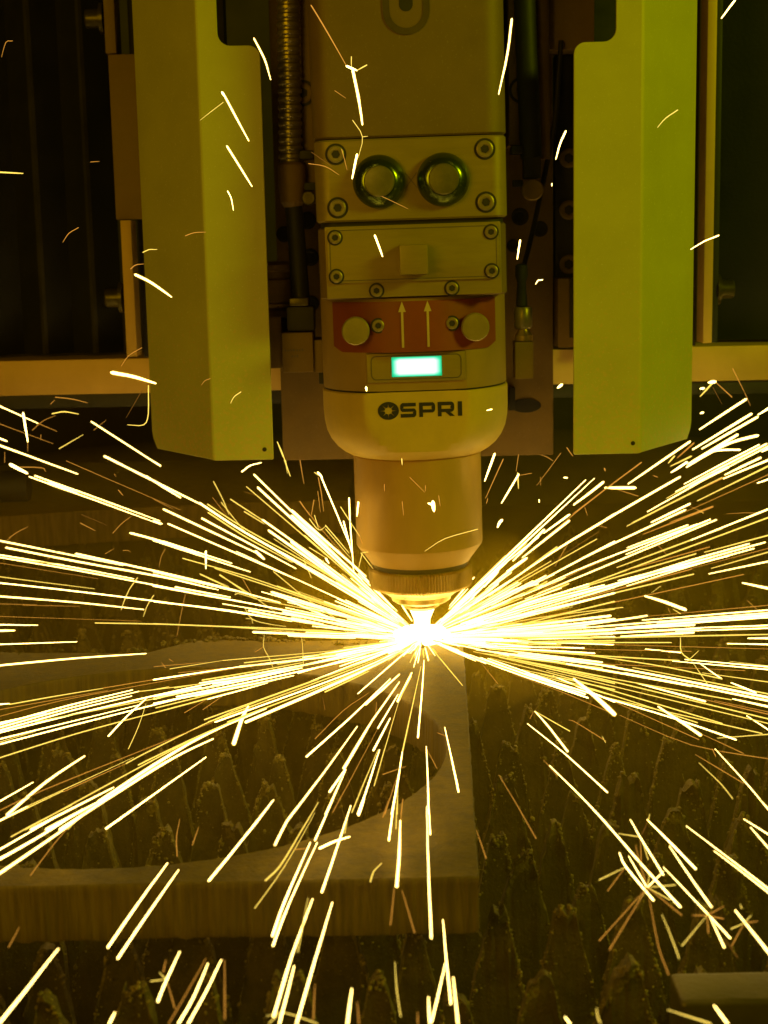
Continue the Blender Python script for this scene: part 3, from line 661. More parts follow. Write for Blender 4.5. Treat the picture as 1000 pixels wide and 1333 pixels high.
SPARKS = [
('rightlow','W',0.9,52,-66.5,9.5,59.9,-77,11.1,67.7,-87.5,12.7,75.2,-98.2,14.3,81.9,-108.7,15.8,88.6,-117.2,16.7,97.1,-124.2,16.7,107.9,-133.2,16.7,119.8,-143.5,16.7,131.3,-153.7,16.7,142.9,-164.1,16.7,154.2,-174.5,16.7,162.8,-182.4,16.7,167.4,-186.5,16.7,169.5,-188.5,16.7,171.7,-190.4,16.7),
('leftlow','W',1.09,-147.1,-270.4,3.5,-141.6,-255.4,3.5,-135.9,-239.8,3.5,-129.9,-224.2,3.5,-123.6,-209,3.5,-117,-194,3.5,-109.7,-179.5,3.5,-101.7,-166.2,3.5,-93.1,-153.7,3.5,-84.2,-140.7,3.5),
('leftlow','W',0.68,-222.1,-180.3,3.9,-219.9,-178.4,3.9,-217.8,-176.5,3.9,-213.1,-172.4,3.9,-204.3,-164.5,3.9,-192.7,-154.2,3.9,-180.8,-143.8,3.9,-169.2,-134.3,3.9,-157.4,-124.7,3.9,-145.6,-115.4,3.9,-134.1,-106.4,3.9,-122.6,-97.6,3.9,-110.9,-89,3.9,-98.7,-80.6,3.9,-86.4,-71.1,3.6,-73.8,-60.7,3),
('leftlow','W',1.25,-92.6,-164.3,4,-83.2,-150.4,4,-73.6,-134.5,3.6,-64.1,-118.4,3,-55,-103,2.6,-46.2,-87.6,2.1,-37,-71.3,1.7,-27.5,-53.2,1.2,-17.6,-33.9,0.8,-7.2,-13.8,0.3),
('rightup','Y',0.81,40.7,5.6,11.8,53.8,9.7,15,67.1,15,17.9,80.2,18,21.5,91.3,20.5,24.5,102.4,23.1,27.7,119.9,27.2,32.8,151.7,34.6,42.1,190.4,43.6,53.4,219.9,50.3,62.2,231.2,52.9,65.5,232.8,53.2,65.9,234.3,53.6,66.4),
('leftlow','W',1.01,-153.6,-317.6,9.9,-149.3,-306.8,9.9,-144.9,-295.5,9.9,-140.4,-284.1,9.9,-135.6,-272,9.9,-130.6,-259.7,9.9,-126.1,-248.7,9.9,-122.4,-240.3,9.9,-119.2,-233.5,9.9,-115.9,-227,9.9,-112.1,-220.3,9.9,-108.1,-213.9,9.9,-104,-207.4,9.9),
('rightup','W',1.05,40.8,5.4,26.1,53.6,9.2,33.8,66.3,12.4,41.6,79.2,14.7,49.5,92.2,16.9,57,105.5,19.1,64.2,118.8,21.2,71.5,132.3,23.3,78.6,145.9,25.4,85.7,159.6,27.5,92.8),
('leftup','W',1.04,-134.2,26.8,83,-125.2,24.9,77,-116.2,23,71.1,-106.1,21,64.9,-94,18.8,58,-80.9,16.5,50.9,-69,14.4,44.4,-59.2,12.7,38.9,-50.6,9.8,34.2,-42.2,7,29.3,-33.7,4.5,23.8,-25.3,2.5,18,-16.9,1.1,12.1),
('rightup','W',0.81,37.4,4.5,8.6,51,8.2,11.1,64.7,13,13.3,78.5,16.7,16,91.9,19.7,18.9,105.4,22.8,22,119.8,26.1,25.3,135.7,29.8,29,152.6,33.7,33,169.4,37.4,36.8,185.5,40.9,40.3,201.5,44.1,43.7,217.6,47.3,47),
('rightup','W',1.04,34.6,1.6,1.2,48.3,3.1,1.5,62.2,5,1.7,76.2,6.9,1.8,89.8,8,2.1,103.5,9,2.3,117.9,10.1,2.5,133.7,11.2,2.8,150.3,12.4,3,166.9,13.6,3.2),
('leftup','W',1.06,-99.5,42.4,89.3,-89.4,38.3,80.3,-79.3,34.2,71.4,-69.1,29.9,62.4,-58.7,25.5,53,-48,20.2,43.7,-37.4,12.5,35,-27.1,6.6,26,-17,2.6,16.6,-6.8,0.4,6.8),
('rightlow','Y',0.54,28,-47.2,5.8,39.9,-67.9,8.4,51.3,-88.2,11.1,62,-108.3,13.8,70.8,-125.7,16.1,79.1,-143.1,18.4,92,-157.8,18.8,112.9,-179.9,18.8,136.2,-204.6,18.8,152.8,-222.3,18.8,159,-228.8,18.8,159.9,-229.8,18.8,160.9,-230.8,18.8),
('rightup','W',0.74,53.3,1.7,3.1,63.9,2.4,3.6,74.4,3,4.1,85,3.5,4.7,93.3,3.8,5.1,101.5,4.1,5.5,116.7,4.7,6.3,146.3,5.8,7.8,182.9,7.2,9.7,210.6,8.3,11.1,221.2,8.7,11.6,223,8.8,11.7,224.7,8.8,11.8),
('leftup','W',0.7,-272.5,23.4,38.3,-269,23.1,37.9,-265.5,22.9,37.5,-258.3,22.4,36.6,-244.9,21.5,35.1,-227.8,20.4,33.1,-210.8,19.2,31,-194.6,17.9,29,-178.4,16.7,26.9,-163.5,15.5,24.9,-150.5,14.5,23.1,-138.7,13.5,21.5,-126.9,12.4,19.8,-114.8,11.3,18,-102.6,10.1,16,-90.6,8.9,14.1),
('rightup','W',0.7,12.2,0.3,3.7,29.5,1.5,8.7,47,3.8,13.6,64.6,7,17.9,81.7,8.9,22,98.8,10.5,25.8,117.9,12.2,30,140,14.2,34.8,164.1,16.3,39.8,188.2,18.3,44.9),
('leftup','W',1.19,-94.4,52.1,60.2,-86.6,48.1,55.3,-78.8,44,50.4,-70.1,39.4,45,-59.8,34,38.5,-48.6,24.4,32.3,-37.6,14.9,26.2,-27.2,7.9,19.7,-17,3.1,12.8,-6.8,0.5,5.3),
('rightup','Y',0.7,47.3,0.4,-0.1,58.7,0.6,-0.2,70.2,0.8,-0.3,81.7,0.9,-0.3,91,1,-0.4,100.4,1.1,-0.4,116.2,1.3,-0.5,145.8,1.6,-0.6,182,2,-0.7,209.4,2.3,-0.8,219.9,2.5,-0.9,221.7,2.5,-0.9,223.4,2.5,-0.9),
('rightlow','W',0.83,31,-37.2,4.1,43.1,-52,5.8,54.8,-66.6,7.5,66,-81.1,9.3,76.6,-95.6,10.9,86.9,-109.6,12.5,98,-118.3,12.5,109.6,-127.6,12.5,121.4,-137.1,12.5,132.8,-146.4,12.5),
('leftup','W',0.94,-212.5,31.6,52.1,-196,29.5,48.5,-179.5,27.4,45,-164.1,25.5,41.7,-150.3,23.6,38.6,-137.6,21.9,35.6,-124.9,20.1,32.6,-111.9,18.1,29.3,-99,16,25.9,-86.2,13.9,22.5),
('leftup','W',0.98,-268.8,85,46.4,-252.8,80.8,43.9,-236.9,76.7,41.3,-220.7,72.5,38.8,-202.6,68,36.1,-184.2,63.6,33.5,-169.6,59.9,31.3,-161,57.7,30,-156,56.2,29.2,-151.1,54.7,28.3,-145,52.6,27.2,-138.9,50.5,26,-132.8,48.3,24.8),
('rightup','W',0.99,52.9,0.4,1,63.5,0.6,1.2,74,0.8,1.4,84.5,0.9,1.6,94.3,1,1.8,104.1,1.1,2.1,116.2,1.3,2.4,132,1.5,2.9,150.2,1.8,3.4,168.3,2,4),
('leftlow','Y',0.46,-198.4,-267.5,20.4,-196.7,-265.5,20.4,-194.9,-263.5,20.4,-191,-259,20.4,-183.6,-250.3,20.4,-173.9,-238.9,20.4,-163.7,-227.6,20.4,-153.5,-217.6,20.4,-143,-207.8,20.4,-132.8,-198.5,20.4,-123.6,-189.7,20.4,-114.8,-181.5,20.4,-105.8,-173.1,20.4,-96.4,-164.4,20.4,-86.7,-155.4,20.4,-77.4,-137.8,18),
('leftup','W',1.16,-102.2,4.5,6.8,-91.3,4.1,6.2,-80.4,3.7,5.6,-69.6,3.3,4.9,-59,2.5,4.4,-48.6,1.8,3.9,-38.2,1.2,3.2,-27.8,0.6,2.4,-17.4,0.2,1.6,-6.9,0,0.6),
('rightup','Y',0.75,20.4,1.2,4.6,36.5,3.7,7.9,52.9,7.8,10.8,69.4,13,13.3,85.9,16,16.4,102.5,18.9,19.4,119.2,21.7,22.4,135.9,24.6,25.4,152.6,27.4,28.3,169.4,30.2,31.3),
('leftlow','W',0.8,-168.3,-382.2,14.7,-167.2,-379.2,14.7,-166.1,-376,14.7,-164.2,-371.1,14.7,-161.2,-363,14.7,-157.4,-352.6,14.7,-153.4,-341.5,14.7,-149.4,-329.9,14.7,-145.3,-317.3,14.7,-141,-304.1,14.7),
('leftup','W',0.83,-102.6,54.4,95.7,-91.4,48.7,85.3,-80.3,43,75,-69.4,37.3,64.8,-58.7,31.7,54.9,-48.1,25.8,45.1,-37.6,15.9,36.3,-27.2,8.4,27,-17,3.3,17.4,-6.8,0.5,7.1),
('leftup','Y',0.75,-131.2,42.2,79.6,-123.3,39.6,74.6,-115.4,37,69.6,-106.2,34.2,64.1,-94.6,31,57.9,-81.7,27.5,51.3,-69.3,24.1,44.7,-58,20.8,38.5,-47.1,14.8,33,-36.6,9.4,27.1,-26.4,5.1,20.4,-16.6,2,13,-6.7,0.3,5.3),
('leftlow','W',0.76,-121.9,-107.5,8,-112.8,-102.6,8,-103.7,-97.7,8,-94.4,-92.4,8,-85.2,-84.2,7.3,-75.9,-75.1,6.4,-66.4,-65.9,5.5,-57,-56.8,4.7,-47.4,-47.6,3.9,-37.7,-38,3.1,-27.7,-28,2.2,-17.5,-17.6,1.4,-7.1,-7.1,0.6),
('leftlow','W',0.54,-203.5,-248.2,20.5,-201.6,-246.4,20.5,-199.6,-244.6,20.5,-195.5,-240.8,20.5,-187.5,-233.4,20.5,-177.1,-223.7,20.5,-166.3,-213.9,20.5,-155.3,-204.2,20.5,-144,-194.4,20.5,-134.6,-186.2,20.5,-128.6,-181,20.5,-124.7,-177.6,20.5,-120.7,-174.3,20.5,-116,-170.4,20.5,-111.2,-166.5,20.5,-106.3,-162.6,20.5),
('rightlow','W',0.55,46.9,-272.6,16.3,50,-286,16.3,53,-299,16.3,55.8,-311.6,16.3,58.3,-324,16.3,60.7,-336.1,16.3,62.8,-348,16.3,64.9,-359.8,16.3,66.8,-371.3,16.3,68.8,-382.6,16.3,70.9,-393.8,16.3,73,-404.8,16.3,75.1,-415.4,16.3),
('front','W',0.8,-65.8,-345,12.7,-64.9,-337.5,12.7,-63.9,-329.9,12.7,-63,-323.2,12.7,-62.4,-319.7,12.7,-61.9,-317.4,12.7,-60.6,-311.8,12.7,-57.9,-300.3,12.7,-54.4,-284.7,12.7,-50.4,-266.6,12.5,-46.3,-243,11.1,-41.7,-216.3,9.6,-36.7,-187.8,8.1),
('leftlow','W',0.87,-239.1,-111,20.2,-236.3,-110.2,20.2,-233.5,-109.4,20.2,-227.8,-107.7,20.2,-216.9,-104.3,20.2,-202.9,-100.1,20.2,-189,-96.3,20.2,-176.7,-93.8,20.2,-164.7,-91.8,20.2,-152.7,-89.8,20.2),
('rightup','W',0.81,79.8,15.4,18.5,86.4,16.6,20.1,93,17.9,21.6,99.7,19.1,23.2,105.3,20.2,24.5,110.9,21.3,25.8,119.6,23,27.9,134,25.8,31.4,151.5,29.2,35.7,167.8,32.3,39.7,181.2,34.7,42.7,193.3,36.8,45.3,205.5,38.9,48),
('leftlow','W',0.63,-125.7,-169.5,19.4,-115,-162.4,19.4,-104.1,-155.1,19.4,-93.4,-147.8,19.4,-83.3,-136.6,18.3,-73.7,-120.7,15.9,-64.4,-105.6,13.7,-55.9,-92,11.7,-48.1,-79.4,9.9,-40,-66.3,8.1,-31.4,-51.9,6.3,-22.5,-36.9,4.4,-13.3,-21.6,2.6),
('rightlow','W',0.8,103.2,-120.8,12.7,113,-129.1,12.7,122.7,-137.3,12.7,132.6,-145.9,12.7,144,-156.1,12.7,155.6,-166.7,12.7,164.5,-174.7,12.7,169.1,-178.9,12.7,171.3,-180.8,12.7,173.5,-182.8,12.7),
('leftlow','W',0.88,-103.3,-76.5,8,-91,-70.9,7.6,-78.6,-62.5,6.5,-66.9,-54.5,5.5,-56.7,-47.4,4.6,-47.3,-40.6,3.8,-37.7,-33.2,3,-27.7,-24.7,2.2,-17.5,-15.5,1.4,-7.1,-6.2,0.6),
('leftlow','Y',0.43,-164.4,-329.5,14.8,-151.8,-303.3,14.8,-138,-274.8,14.8,-125.7,-249.7,14.8,-117.2,-233,14.8,-111.2,-222,14.8,-104.9,-211.3,14.8,-97.1,-199,14.8,-88.9,-186.9,14.8,-80.4,-174.1,14.7),
('rightup','W',1.01,23.2,0.2,1.8,69.8,2.2,6,116.5,3.8,10.4),
('rightlow','W',0.55,50.5,-121.6,13.9,56.7,-137.7,16,62.6,-153.5,18,68.2,-168.8,20,73.4,-183.1,21.9,79.2,-190.8,21.9,85.7,-199.2,21.9,93.3,-208.8,21.9,101.4,-219,21.9,109.1,-229.3,21.9,116.1,-239.6,21.9,122.8,-250,21.9,129.3,-260.1,21.9),
('rightlow','Y',0.42,26.7,-61,5.9,37.9,-88.1,8.7,48.3,-114,11.4,58.2,-138.1,14.2,66.7,-157.6,16.6,74.9,-175.2,18.9,87.4,-187.9,18.9,105.3,-205.4,18.9,125.6,-224.9,18.9,144.8,-243.3,18.9),
('leftup','W',1.16,-83.7,5.4,18.6,-79.5,5.1,17.6,-75.4,4.8,16.6,-69.4,4.4,15.2,-60.2,3.4,13.2,-49.2,2.2,10.7,-38.2,1.3,8.3,-27.8,0.7,6,-17.4,0.3,3.8,-6.9,0,1.6),
('leftup','W',0.94,-97.5,44.7,68.5,-88.1,40.8,62.3,-78.8,36.9,56.2,-69.6,33.1,50.1,-60.7,29.2,44.2,-52,24.4,38.5,-43.3,17.4,33.2,-34.9,11.5,27.5,-26.7,6.7,21.5,-18.6,3.2,15.2),
('leftlow','W',0.62,-136.2,-501.5,20.4,-135.8,-498.6,20.4,-135.3,-495.6,20.4,-134.6,-491.5,20.4,-133.7,-485.7,20.4,-132.5,-478.6,20.4,-131.3,-471,20.4,-130.1,-463,20.4,-128.8,-454.4,20.4,-127.4,-445.6,20.4),
('leftup','W',0.67,-292.9,102.9,39.4,-288.9,101.7,38.9,-285,100.6,38.4,-276.8,98.3,37.4,-261.6,94.1,35.5,-242.4,88.7,33.1,-223.3,83.1,30.7,-204.5,77.1,28.2,-185.8,71,25.7,-170.9,66,23.7,-162.2,63.1,22.5,-157.2,61.3,21.8,-152.1,59.5,21.1,-145.9,57.2,20.2,-139.7,54.9,19.3,-133.5,52.6,18.4),
('rightup','W',0.95,23.2,0.1,0.9,69.7,1.1,2.5,116.3,1.9,4.2),
('leftup','Y',0.7,-162.3,3.7,13.5,-128.5,3.3,11.5,-94.8,2.8,9.6,-69.5,2.4,8,-58.2,1.9,7.4,-55.4,1.7,7.1,-52.6,1.6,6.8,-47,1.3,6.2,-41.4,1,5.4,-35.8,0.7,4.7),
('rightlow','Y',0.65,27.8,-19.7,2.1,41.3,-29.5,3.1,54.4,-39.1,4.1,67.4,-48.3,5.1,80.2,-57,6.2,92.9,-65.2,7.2,105.5,-69.3,7.2,117.2,-73.1,7.2,128.4,-76.5,7.2,139.5,-80,7.2),
('rightlow','Y',0.52,36.9,-54.7,3.9,47.4,-70.5,5,57.5,-85.9,6.2,67.2,-101.4,7.4,75.7,-115.7,8.5,83.9,-129.2,9.4,94.3,-142.7,9.4,107.9,-160.4,9.4,122.8,-180.1,9.4,137,-198.9,9.4),
('rightup','W',0.74,65.6,35.8,16.4,75.6,42.4,18.6,85.7,47.8,21.1,95.8,53.2,23.7,104.5,57.8,25.9,113.4,62.5,28.2,126.7,69.4,31.7,147.6,80.2,37.2,173.4,93.3,44,199.7,106.4,51.1),
('leftlow','W',0.73,-223.4,-174.9,4.4,-221.2,-172.6,4.4,-219,-170.3,4.4,-214.7,-165.8,4.4,-206.9,-157.4,4.4,-196.8,-146.6,4.4,-186.2,-135.9,4.4,-176,-126.5,4.4,-165.3,-117.4,4.4,-154.4,-108,4.4),
('rightup','W',1.17,24.6,0,-0.4,61.8,3.3,2.5,99.3,7.4,5.3),
('leftlow','W',0.61,-103.2,-204.4,17.1,-89.4,-187.3,17.1,-75.4,-164.4,15.6,-62.9,-138,12.6,-53.4,-118.1,10.5,-45.7,-101.9,8.8,-37.8,-84.9,7.2,-28.8,-64.7,5.3,-19.5,-43.3,3.5,-9.6,-21.2,1.7),
('rightup','Y',0.71,48.7,6.9,14.1,60.4,10.6,17,72.1,14,20,83.8,16.1,23.1,94.9,18.1,26,106.2,20,28.8,119.2,22.2,31.9,135.1,24.8,35.7,152.9,27.6,39.9,170.7,30.5,44.1),
('leftup','Y',0.58,-144.5,15.8,51,-131.8,14.7,47.3,-119,13.6,43.7,-106.3,12.5,39.9,-93.7,11.1,35.6,-81.1,9.7,31,-69.2,8.4,26.6,-58.3,6.4,22.9,-48,4.4,19.3,-37.8,2.8,15.6,-27.4,1.5,11.5,-17.2,0.6,7.3,-6.9,0.1,2.9),
('leftup','W',0.85,-273.2,23.6,29.4,-269.6,23.4,29.1,-266.1,23.1,28.8,-258.9,22.7,28.1,-245.2,21.8,27,-227.9,20.7,25.5,-211.2,19.6,24,-197,18.4,22.5,-183.4,17.2,21,-169.9,16,19.5),
('leftlow','Y',0.63,-111.8,-160.1,3.1,-96,-139.9,3.1,-79.4,-117.7,2.8,-65.1,-97.3,2.3,-55.4,-83.4,1.9,-48.6,-73.6,1.7,-41.7,-63.4,1.4,-33.5,-51.1,1.1,-25.2,-38.2,0.8,-16.5,-25.1,0.5),
('rightup','Y',1.15,26.4,-15.8,2.9,63.7,0.7,-0,100.2,1.9,1.1),
('leftlow','W',0.72,-169.2,-378.9,19.2,-167.8,-376,19.2,-166.4,-373.1,19.2,-164.5,-368.9,19.2,-161.4,-362.7,19.2,-157.8,-355.1,19.2,-154.1,-346.9,19.2,-150.6,-338.5,19.2,-147,-329.5,19.2,-143.4,-320.2,19.2),
('rightup','W',0.93,46,1.9,3.1,57.8,2.9,3.7,69.7,4.2,4.2,81.5,5,5,94,6,6.1,106.4,7.1,7.3,117.2,8,8.4,125,8.7,9.2,131,9.3,9.8,137.1,9.9,10.5),
('rightup','O',0.56,47.6,5.1,7.4,59.4,7.9,8.8,71.3,11.1,10.2,83.1,12.9,11.9,93.2,14.5,13.4,103.4,16.1,15,118.7,18.6,17.3,142.5,22.4,21,171.5,27.1,25.5,200.8,31.7,30.1),
('leftlow','Y',0.62,-100.8,-173,7,-88.5,-157,7,-75.8,-138.1,6.3,-64,-118.7,5.2,-54.3,-102.4,4.4,-45.7,-87.9,3.6,-36.9,-72.2,2.9,-27.4,-54,2.1,-17.5,-34.4,1.3,-7.2,-14,0.5),
('leftup','W',1.35,-75.2,-18.5,85,-68.2,-18.5,78.3,-61.3,-18.5,71.6,-54.3,-18.5,64.9,-47.3,-18.5,58.3,-40.2,-18.5,51.7,-33.2,-18.5,45.1),
('leftup','W',0.94,-91.7,23.6,26.9,-84.7,21.1,24.1,-77.7,18.6,21.2,-69.8,15.9,18.1,-60.2,11.4,14.9,-49.7,6.9,11.5,-39.1,3.8,8.4,-28.7,1.9,5.9,-18,0.8,3.9,-7.4,0.1,1.7),
('rightup','W',1.18,45.5,1.5,6.1,79.7,3.5,9.1,114,4.8,12.2),
('rightlow','Y',0.54,45,-44.9,7.3,54.9,-54.8,9,64.4,-64.7,10.7,73.7,-75.2,12.4,82.6,-86.6,14.1,91.3,-96.8,15.3,100.3,-102.8,15.3,109.1,-108.7,15.3,117.5,-114.8,15.3,125.7,-121.4,15.3,133.7,-128.8,15.3,141.3,-136.8,15.3,148.8,-144.6,15.3),
('leftlow','O',0.27,-180.7,-334.7,21.2,-179.1,-331.8,21.2,-177.4,-328.9,21.2,-175,-324.8,21.2,-172.3,-319.5,21.2,-168.7,-312.9,21.2,-162.8,-303.2,21.2,-152.3,-287.8,21.2,-138.6,-268.3,21.2,-125.4,-249.5,21.2,-114.8,-234.3,21.2,-105,-220.5,21.2,-94.8,-206.3,21.2,-83.7,-191,21.2,-72.7,-166.3,18.5,-61,-137.7,15),
('rightup','W',0.93,32.6,1.4,6.1,75.1,7.8,15.1,117.8,12.7,24.5),
('leftlow','W',0.65,-212,-216.7,19.2,-209.9,-214.5,19.2,-207.9,-212.3,19.2,-203.8,-208,19.2,-196.4,-200,19.2,-186.8,-189.6,19.2,-177.1,-179.7,19.2,-168,-171.3,19.2,-158.9,-163.4,19.2,-149.7,-155.4,19.2),
('front','W',0.56,-42.5,-395.1,11.4,-44,-410.3,11.4,-45.4,-424.6,11.4,-46.8,-438.6,11.4,-48.1,-452.6,11.4,-49.4,-466.4,11.4,-50.6,-479.3,11.4),
('leftup','W',1.35,-75.2,-19.7,82,-55.4,-19.7,62.7,-35.4,-19.7,43.2),
('leftup','W',1.17,-90.9,13.5,29.3,-83.7,12.5,27.1,-76.6,11.6,25,-69.4,10.6,22.8,-62.1,9,20.7,-54.8,7.1,18.6,-47.5,5.4,16.5,-40.3,3.9,14.2,-33.1,2.6,11.8,-25.9,1.6,9.3),
('front','W',0.55,-49.1,-400,15,-50.8,-414.7,15,-52.4,-428.7,15,-53.9,-442.4,15,-55.1,-455.9,15,-56.1,-469,15,-57.1,-481.4,15),
('rightlow','Y',0.41,62.7,-112.8,12.6,67.6,-122.3,13.7,72.4,-131.7,14.9,77.1,-141,16,79.9,-146.5,16.7,83,-149.7,16.7,91.8,-158.9,16.7,111.7,-179.6,16.7,135.6,-204.7,16.7,152.8,-222.6,16.7,159,-229.1,16.7,159.9,-230.1,16.7,160.8,-231.1,16.7),
('leftlow','W',0.66,-220.5,-184.3,6,-218.3,-182,6,-216.2,-179.7,6,-211.9,-175.3,6,-204.1,-167,6,-193.9,-156.3,6,-183.8,-146,6,-174.5,-137.6,6,-165.4,-129.8,6,-156.1,-121.9,6),
('rightup','W',0.83,77.3,18.2,34.2,84.3,19.8,37.3,91.3,21.5,40.5,98.4,23.1,43.6,104.7,24.5,46.2,111,25.8,48.9,119.9,27.7,52.5,133.2,30.5,57.8,149.1,33.8,64.2,165,37,70.6),
('leftlow','W',0.89,-173.8,-319.5,17.2,-171.5,-307.2,17.2,-169,-294.4,17.2,-166.2,-282.1,17.2,-163.1,-271,17.2,-159.7,-260.6,17.2,-156.1,-249.8,17.2),
('rightup','W',0.7,117.9,5.8,4.3,152,7.7,5.9,186.1,9.6,7.4,211.5,11,8.6,222.1,11.6,9.1,223.9,11.7,9.2,225.7,11.8,9.3),
('rightlow','Y',0.65,112.8,-86.5,5.7,121.9,-94.3,5.7,130.8,-102,5.7,140.5,-110.5,5.7,152.2,-121.2,5.7,164.4,-132.5,5.7,173.7,-141.1,5.7,178.5,-145.5,5.7,180.8,-147.6,5.7,183,-149.7,5.7),
('leftup','W',0.9,-299.5,131,45.8,-295.4,129.6,45.2,-291.3,128.2,44.6,-282.8,125.3,43.4,-266.2,119.7,41,-245.5,112.5,38.1,-227.4,106.2,35.5,-214.9,101.8,33.8,-204.9,98.3,32.4,-194.9,94.7,31),
('leftup','Y',0.59,-127.2,33.5,40.6,-107,28.6,34.4,-86.9,23.7,28.4,-69.8,19.4,23.1,-57.2,14.3,19.7,-47.5,10,17.1,-37.8,6.5,14.2,-27.4,3.5,10.7,-17.2,1.4,6.9,-6.9,0.2,2.8),
('leftup','Y',0.61,-198.2,7.1,13.9,-186.7,7,13.5,-175.1,6.9,13.1,-162.8,6.7,12.6,-149.1,6.5,12,-134.6,6.1,11.2,-120.1,5.7,10.3,-105.9,5.1,9.2,-91.8,4.4,7.9,-77.6,3.7,6.7),
('rightlow','W',1.76,72.3,-152.3,19.2,74.1,-165.7,20.2,75.9,-177.5,20.8,77.9,-187.3,20.8,79.7,-197.2,20.8,81.4,-207.2,20.8,83,-216.9,20.8),
('leftup','W',1.16,-207.9,120,100.5,-204.5,161.5,89,-192.3,154.1,84.1,-179.8,146.5,79.1,-166.9,138.5,74,-153.7,130.2,68.9,-140.7,122,63.8),
('leftlow','Y',0.43,-134.6,-268.8,19.9,-132.3,-263.8,19.9,-129.9,-258.7,19.9,-125.4,-250.1,19.9,-117.3,-234.9,19.9,-106.5,-215.3,19.9,-94.7,-195.9,19.9,-82.7,-179.1,19.9,-70.6,-151.7,16.6,-57.6,-122.5,13),
('front','W',0.69,-52.9,-335,9.2,-55.4,-354.4,9.2,-57.7,-372.5,9.2,-59.5,-387.6,9.2,-60.7,-398.7,9.2,-61.4,-407.4,9.2,-62.1,-415.9,9.2),
('rightup','W',0.7,122.3,4.5,4.4,154.5,5.8,5.9,186.7,7.2,7.3,210.7,8.2,8.3,220.9,8.6,8.8,222.9,8.7,8.9,224.8,8.8,9),
('leftlow','Y',0.56,-106.8,-215.6,21.9,-91.4,-196.1,21.9,-75.7,-168.8,19.9,-62.8,-137.9,15.9,-55.3,-120.3,13.7,-51.3,-111.2,12.5,-47.2,-101.9,11.4,-41.7,-89.4,9.9,-36,-76.7,8.5,-30.1,-63.8,7),
('leftlow','W',0.56,-215.8,-203.6,8.3,-214.6,-202.5,8.3,-213.4,-201.5,8.3,-207.1,-196.1,8.3,-192,-183.1,8.3,-170.9,-165,8.3,-148.8,-145.9,8.3),
('leftlow','W',0.65,-136.1,-312.9,8,-134.4,-308.1,8,-132.6,-303.3,8,-129.2,-293.9,8,-122.9,-276.5,8,-114.4,-253.1,8,-105.3,-228,8),
('leftup','W',0.81,-152.4,15.8,72.5,-114.1,12.1,55.4,-75.8,8.4,38.2),
('front','W',0.59,-110.3,-437.7,12.9,-108.7,-426.4,12.9,-107,-414.6,12.9,-105.2,-402.8,12.9,-103.4,-391.2,12.9,-101.6,-379.7,12.9,-99.7,-367.6,12.9),
('rightlow','W',0.73,30,-40.3,5,65.2,-84.4,11.4,98,-118.5,15.5),
('rightlow','Y',0.5,64,-86.1,7.8,69.6,-94,8.6,75,-101.8,9.4,80.4,-109.4,10.1,84.4,-114.9,10.7,88.6,-118.5,10.7,97,-125.2,10.7,112.1,-137.1,10.7,130.8,-151.6,10.7,148.8,-165.7,10.7),
('leftlow','Y',0.48,-190.9,-191.4,14.9,-172.7,-179.5,14.9,-154,-167.3,14.9,-139,-157.4,14.9,-130.8,-152,14.9,-127,-149.3,14.9,-123,-146.5,14.9,-117.7,-142.5,14.9,-112.2,-138.5,14.9,-106.8,-134.4,14.9),
('rightup','W',1.05,165.1,17.6,55.4,182.3,19.5,61.6,199.5,21.5,67.7,212.9,23,72.5,219.9,23.7,75,223,24.1,76.1,226.2,24.4,77.2),
('leftup','W',1.16,-291.4,120,114.9,-288.1,120,113.5,-284.7,120,112.2,-277.3,120,109.2,-263.1,120,103.6,-246.5,127.5,95.2,-226.6,120.2,88.9),
('rightup','W',1.42,165.4,35.8,97.7,170.3,36.7,100.4,175.2,37.7,103.1,180,38.6,105.6,184.5,39.4,107.8,189,40.2,109.9,193.7,40.8,111.7,198.9,41.3,113.1,204.5,41.8,114.3,210.1,42.2,115.4),
('rightlow','Y',0.56,39.9,-34.5,7.9,50.9,-44.5,10.2,61.6,-54.4,12.5,72,-64.2,14.8,82.3,-73.9,17.1,92.5,-82.3,19.1,103.3,-83.2,19.1,113.7,-84.1,19.1,123.9,-84.9,19.1,134,-85.7,19.1),
('front','W',0.61,-115.5,-426.5,11.4,-114,-415.5,11.4,-112.4,-404,11.4,-110.7,-392.4,11.4,-109,-380.9,11.4,-107.1,-369.4,11.4,-105.2,-357.4,11.4),
('rightup','W',0.65,72.9,29.9,24.5,81.2,33.3,27.4,89.4,36.6,30.2,97.8,39.8,33,105.2,42.5,35.3,112.7,45.1,37.6,123.4,48.6,40.7,139.5,53.7,45.2,158.9,59.8,50.5,178.5,65.9,56),
('rightup','Y',0.9,44.1,-29.6,6.4,75.6,-48.7,11.2,116,0.1,-2.1),
('front','W',0.64,-85.5,-393.3,19.6,-83.2,-383.4,19.6,-80.8,-373.2,19.6,-78.2,-361.7,19.6,-75.2,-348.1,19.6,-71.9,-332.8,19.6,-68.5,-316.7,19.6),
('leftlow','O',0.27,-214,-207.6,20.6,-211.7,-205.4,20.6,-209.4,-203.2,20.6,-205.5,-199.4,20.6,-199.2,-192.9,20.6,-191.1,-184.6,20.6,-181.1,-175.9,20.6,-168.5,-166.9,20.6,-154,-157.3,20.6,-140,-148.5,20.6,-128,-140.8,20.6,-116.9,-134,20.6,-105.4,-127.5,20.6,-93.3,-121.4,20.6,-81.7,-107.1,18.3,-69.7,-90.4,15.3),
('leftup','W',0.93,-104.9,9.3,19.1,-92.4,8.1,16.5,-79.9,6.8,14,-69.5,5.8,12,-62.6,4.7,10.7,-57.9,4,9.9,-53.1,3.3,9.1,-47.7,2.7,8.2,-42.2,2.1,7.4,-36.8,1.6,6.5),
('leftup','W',1.56,-75.2,-28.5,68.4,-60.6,-28.5,56.4,-45.9,-28.5,44.3),
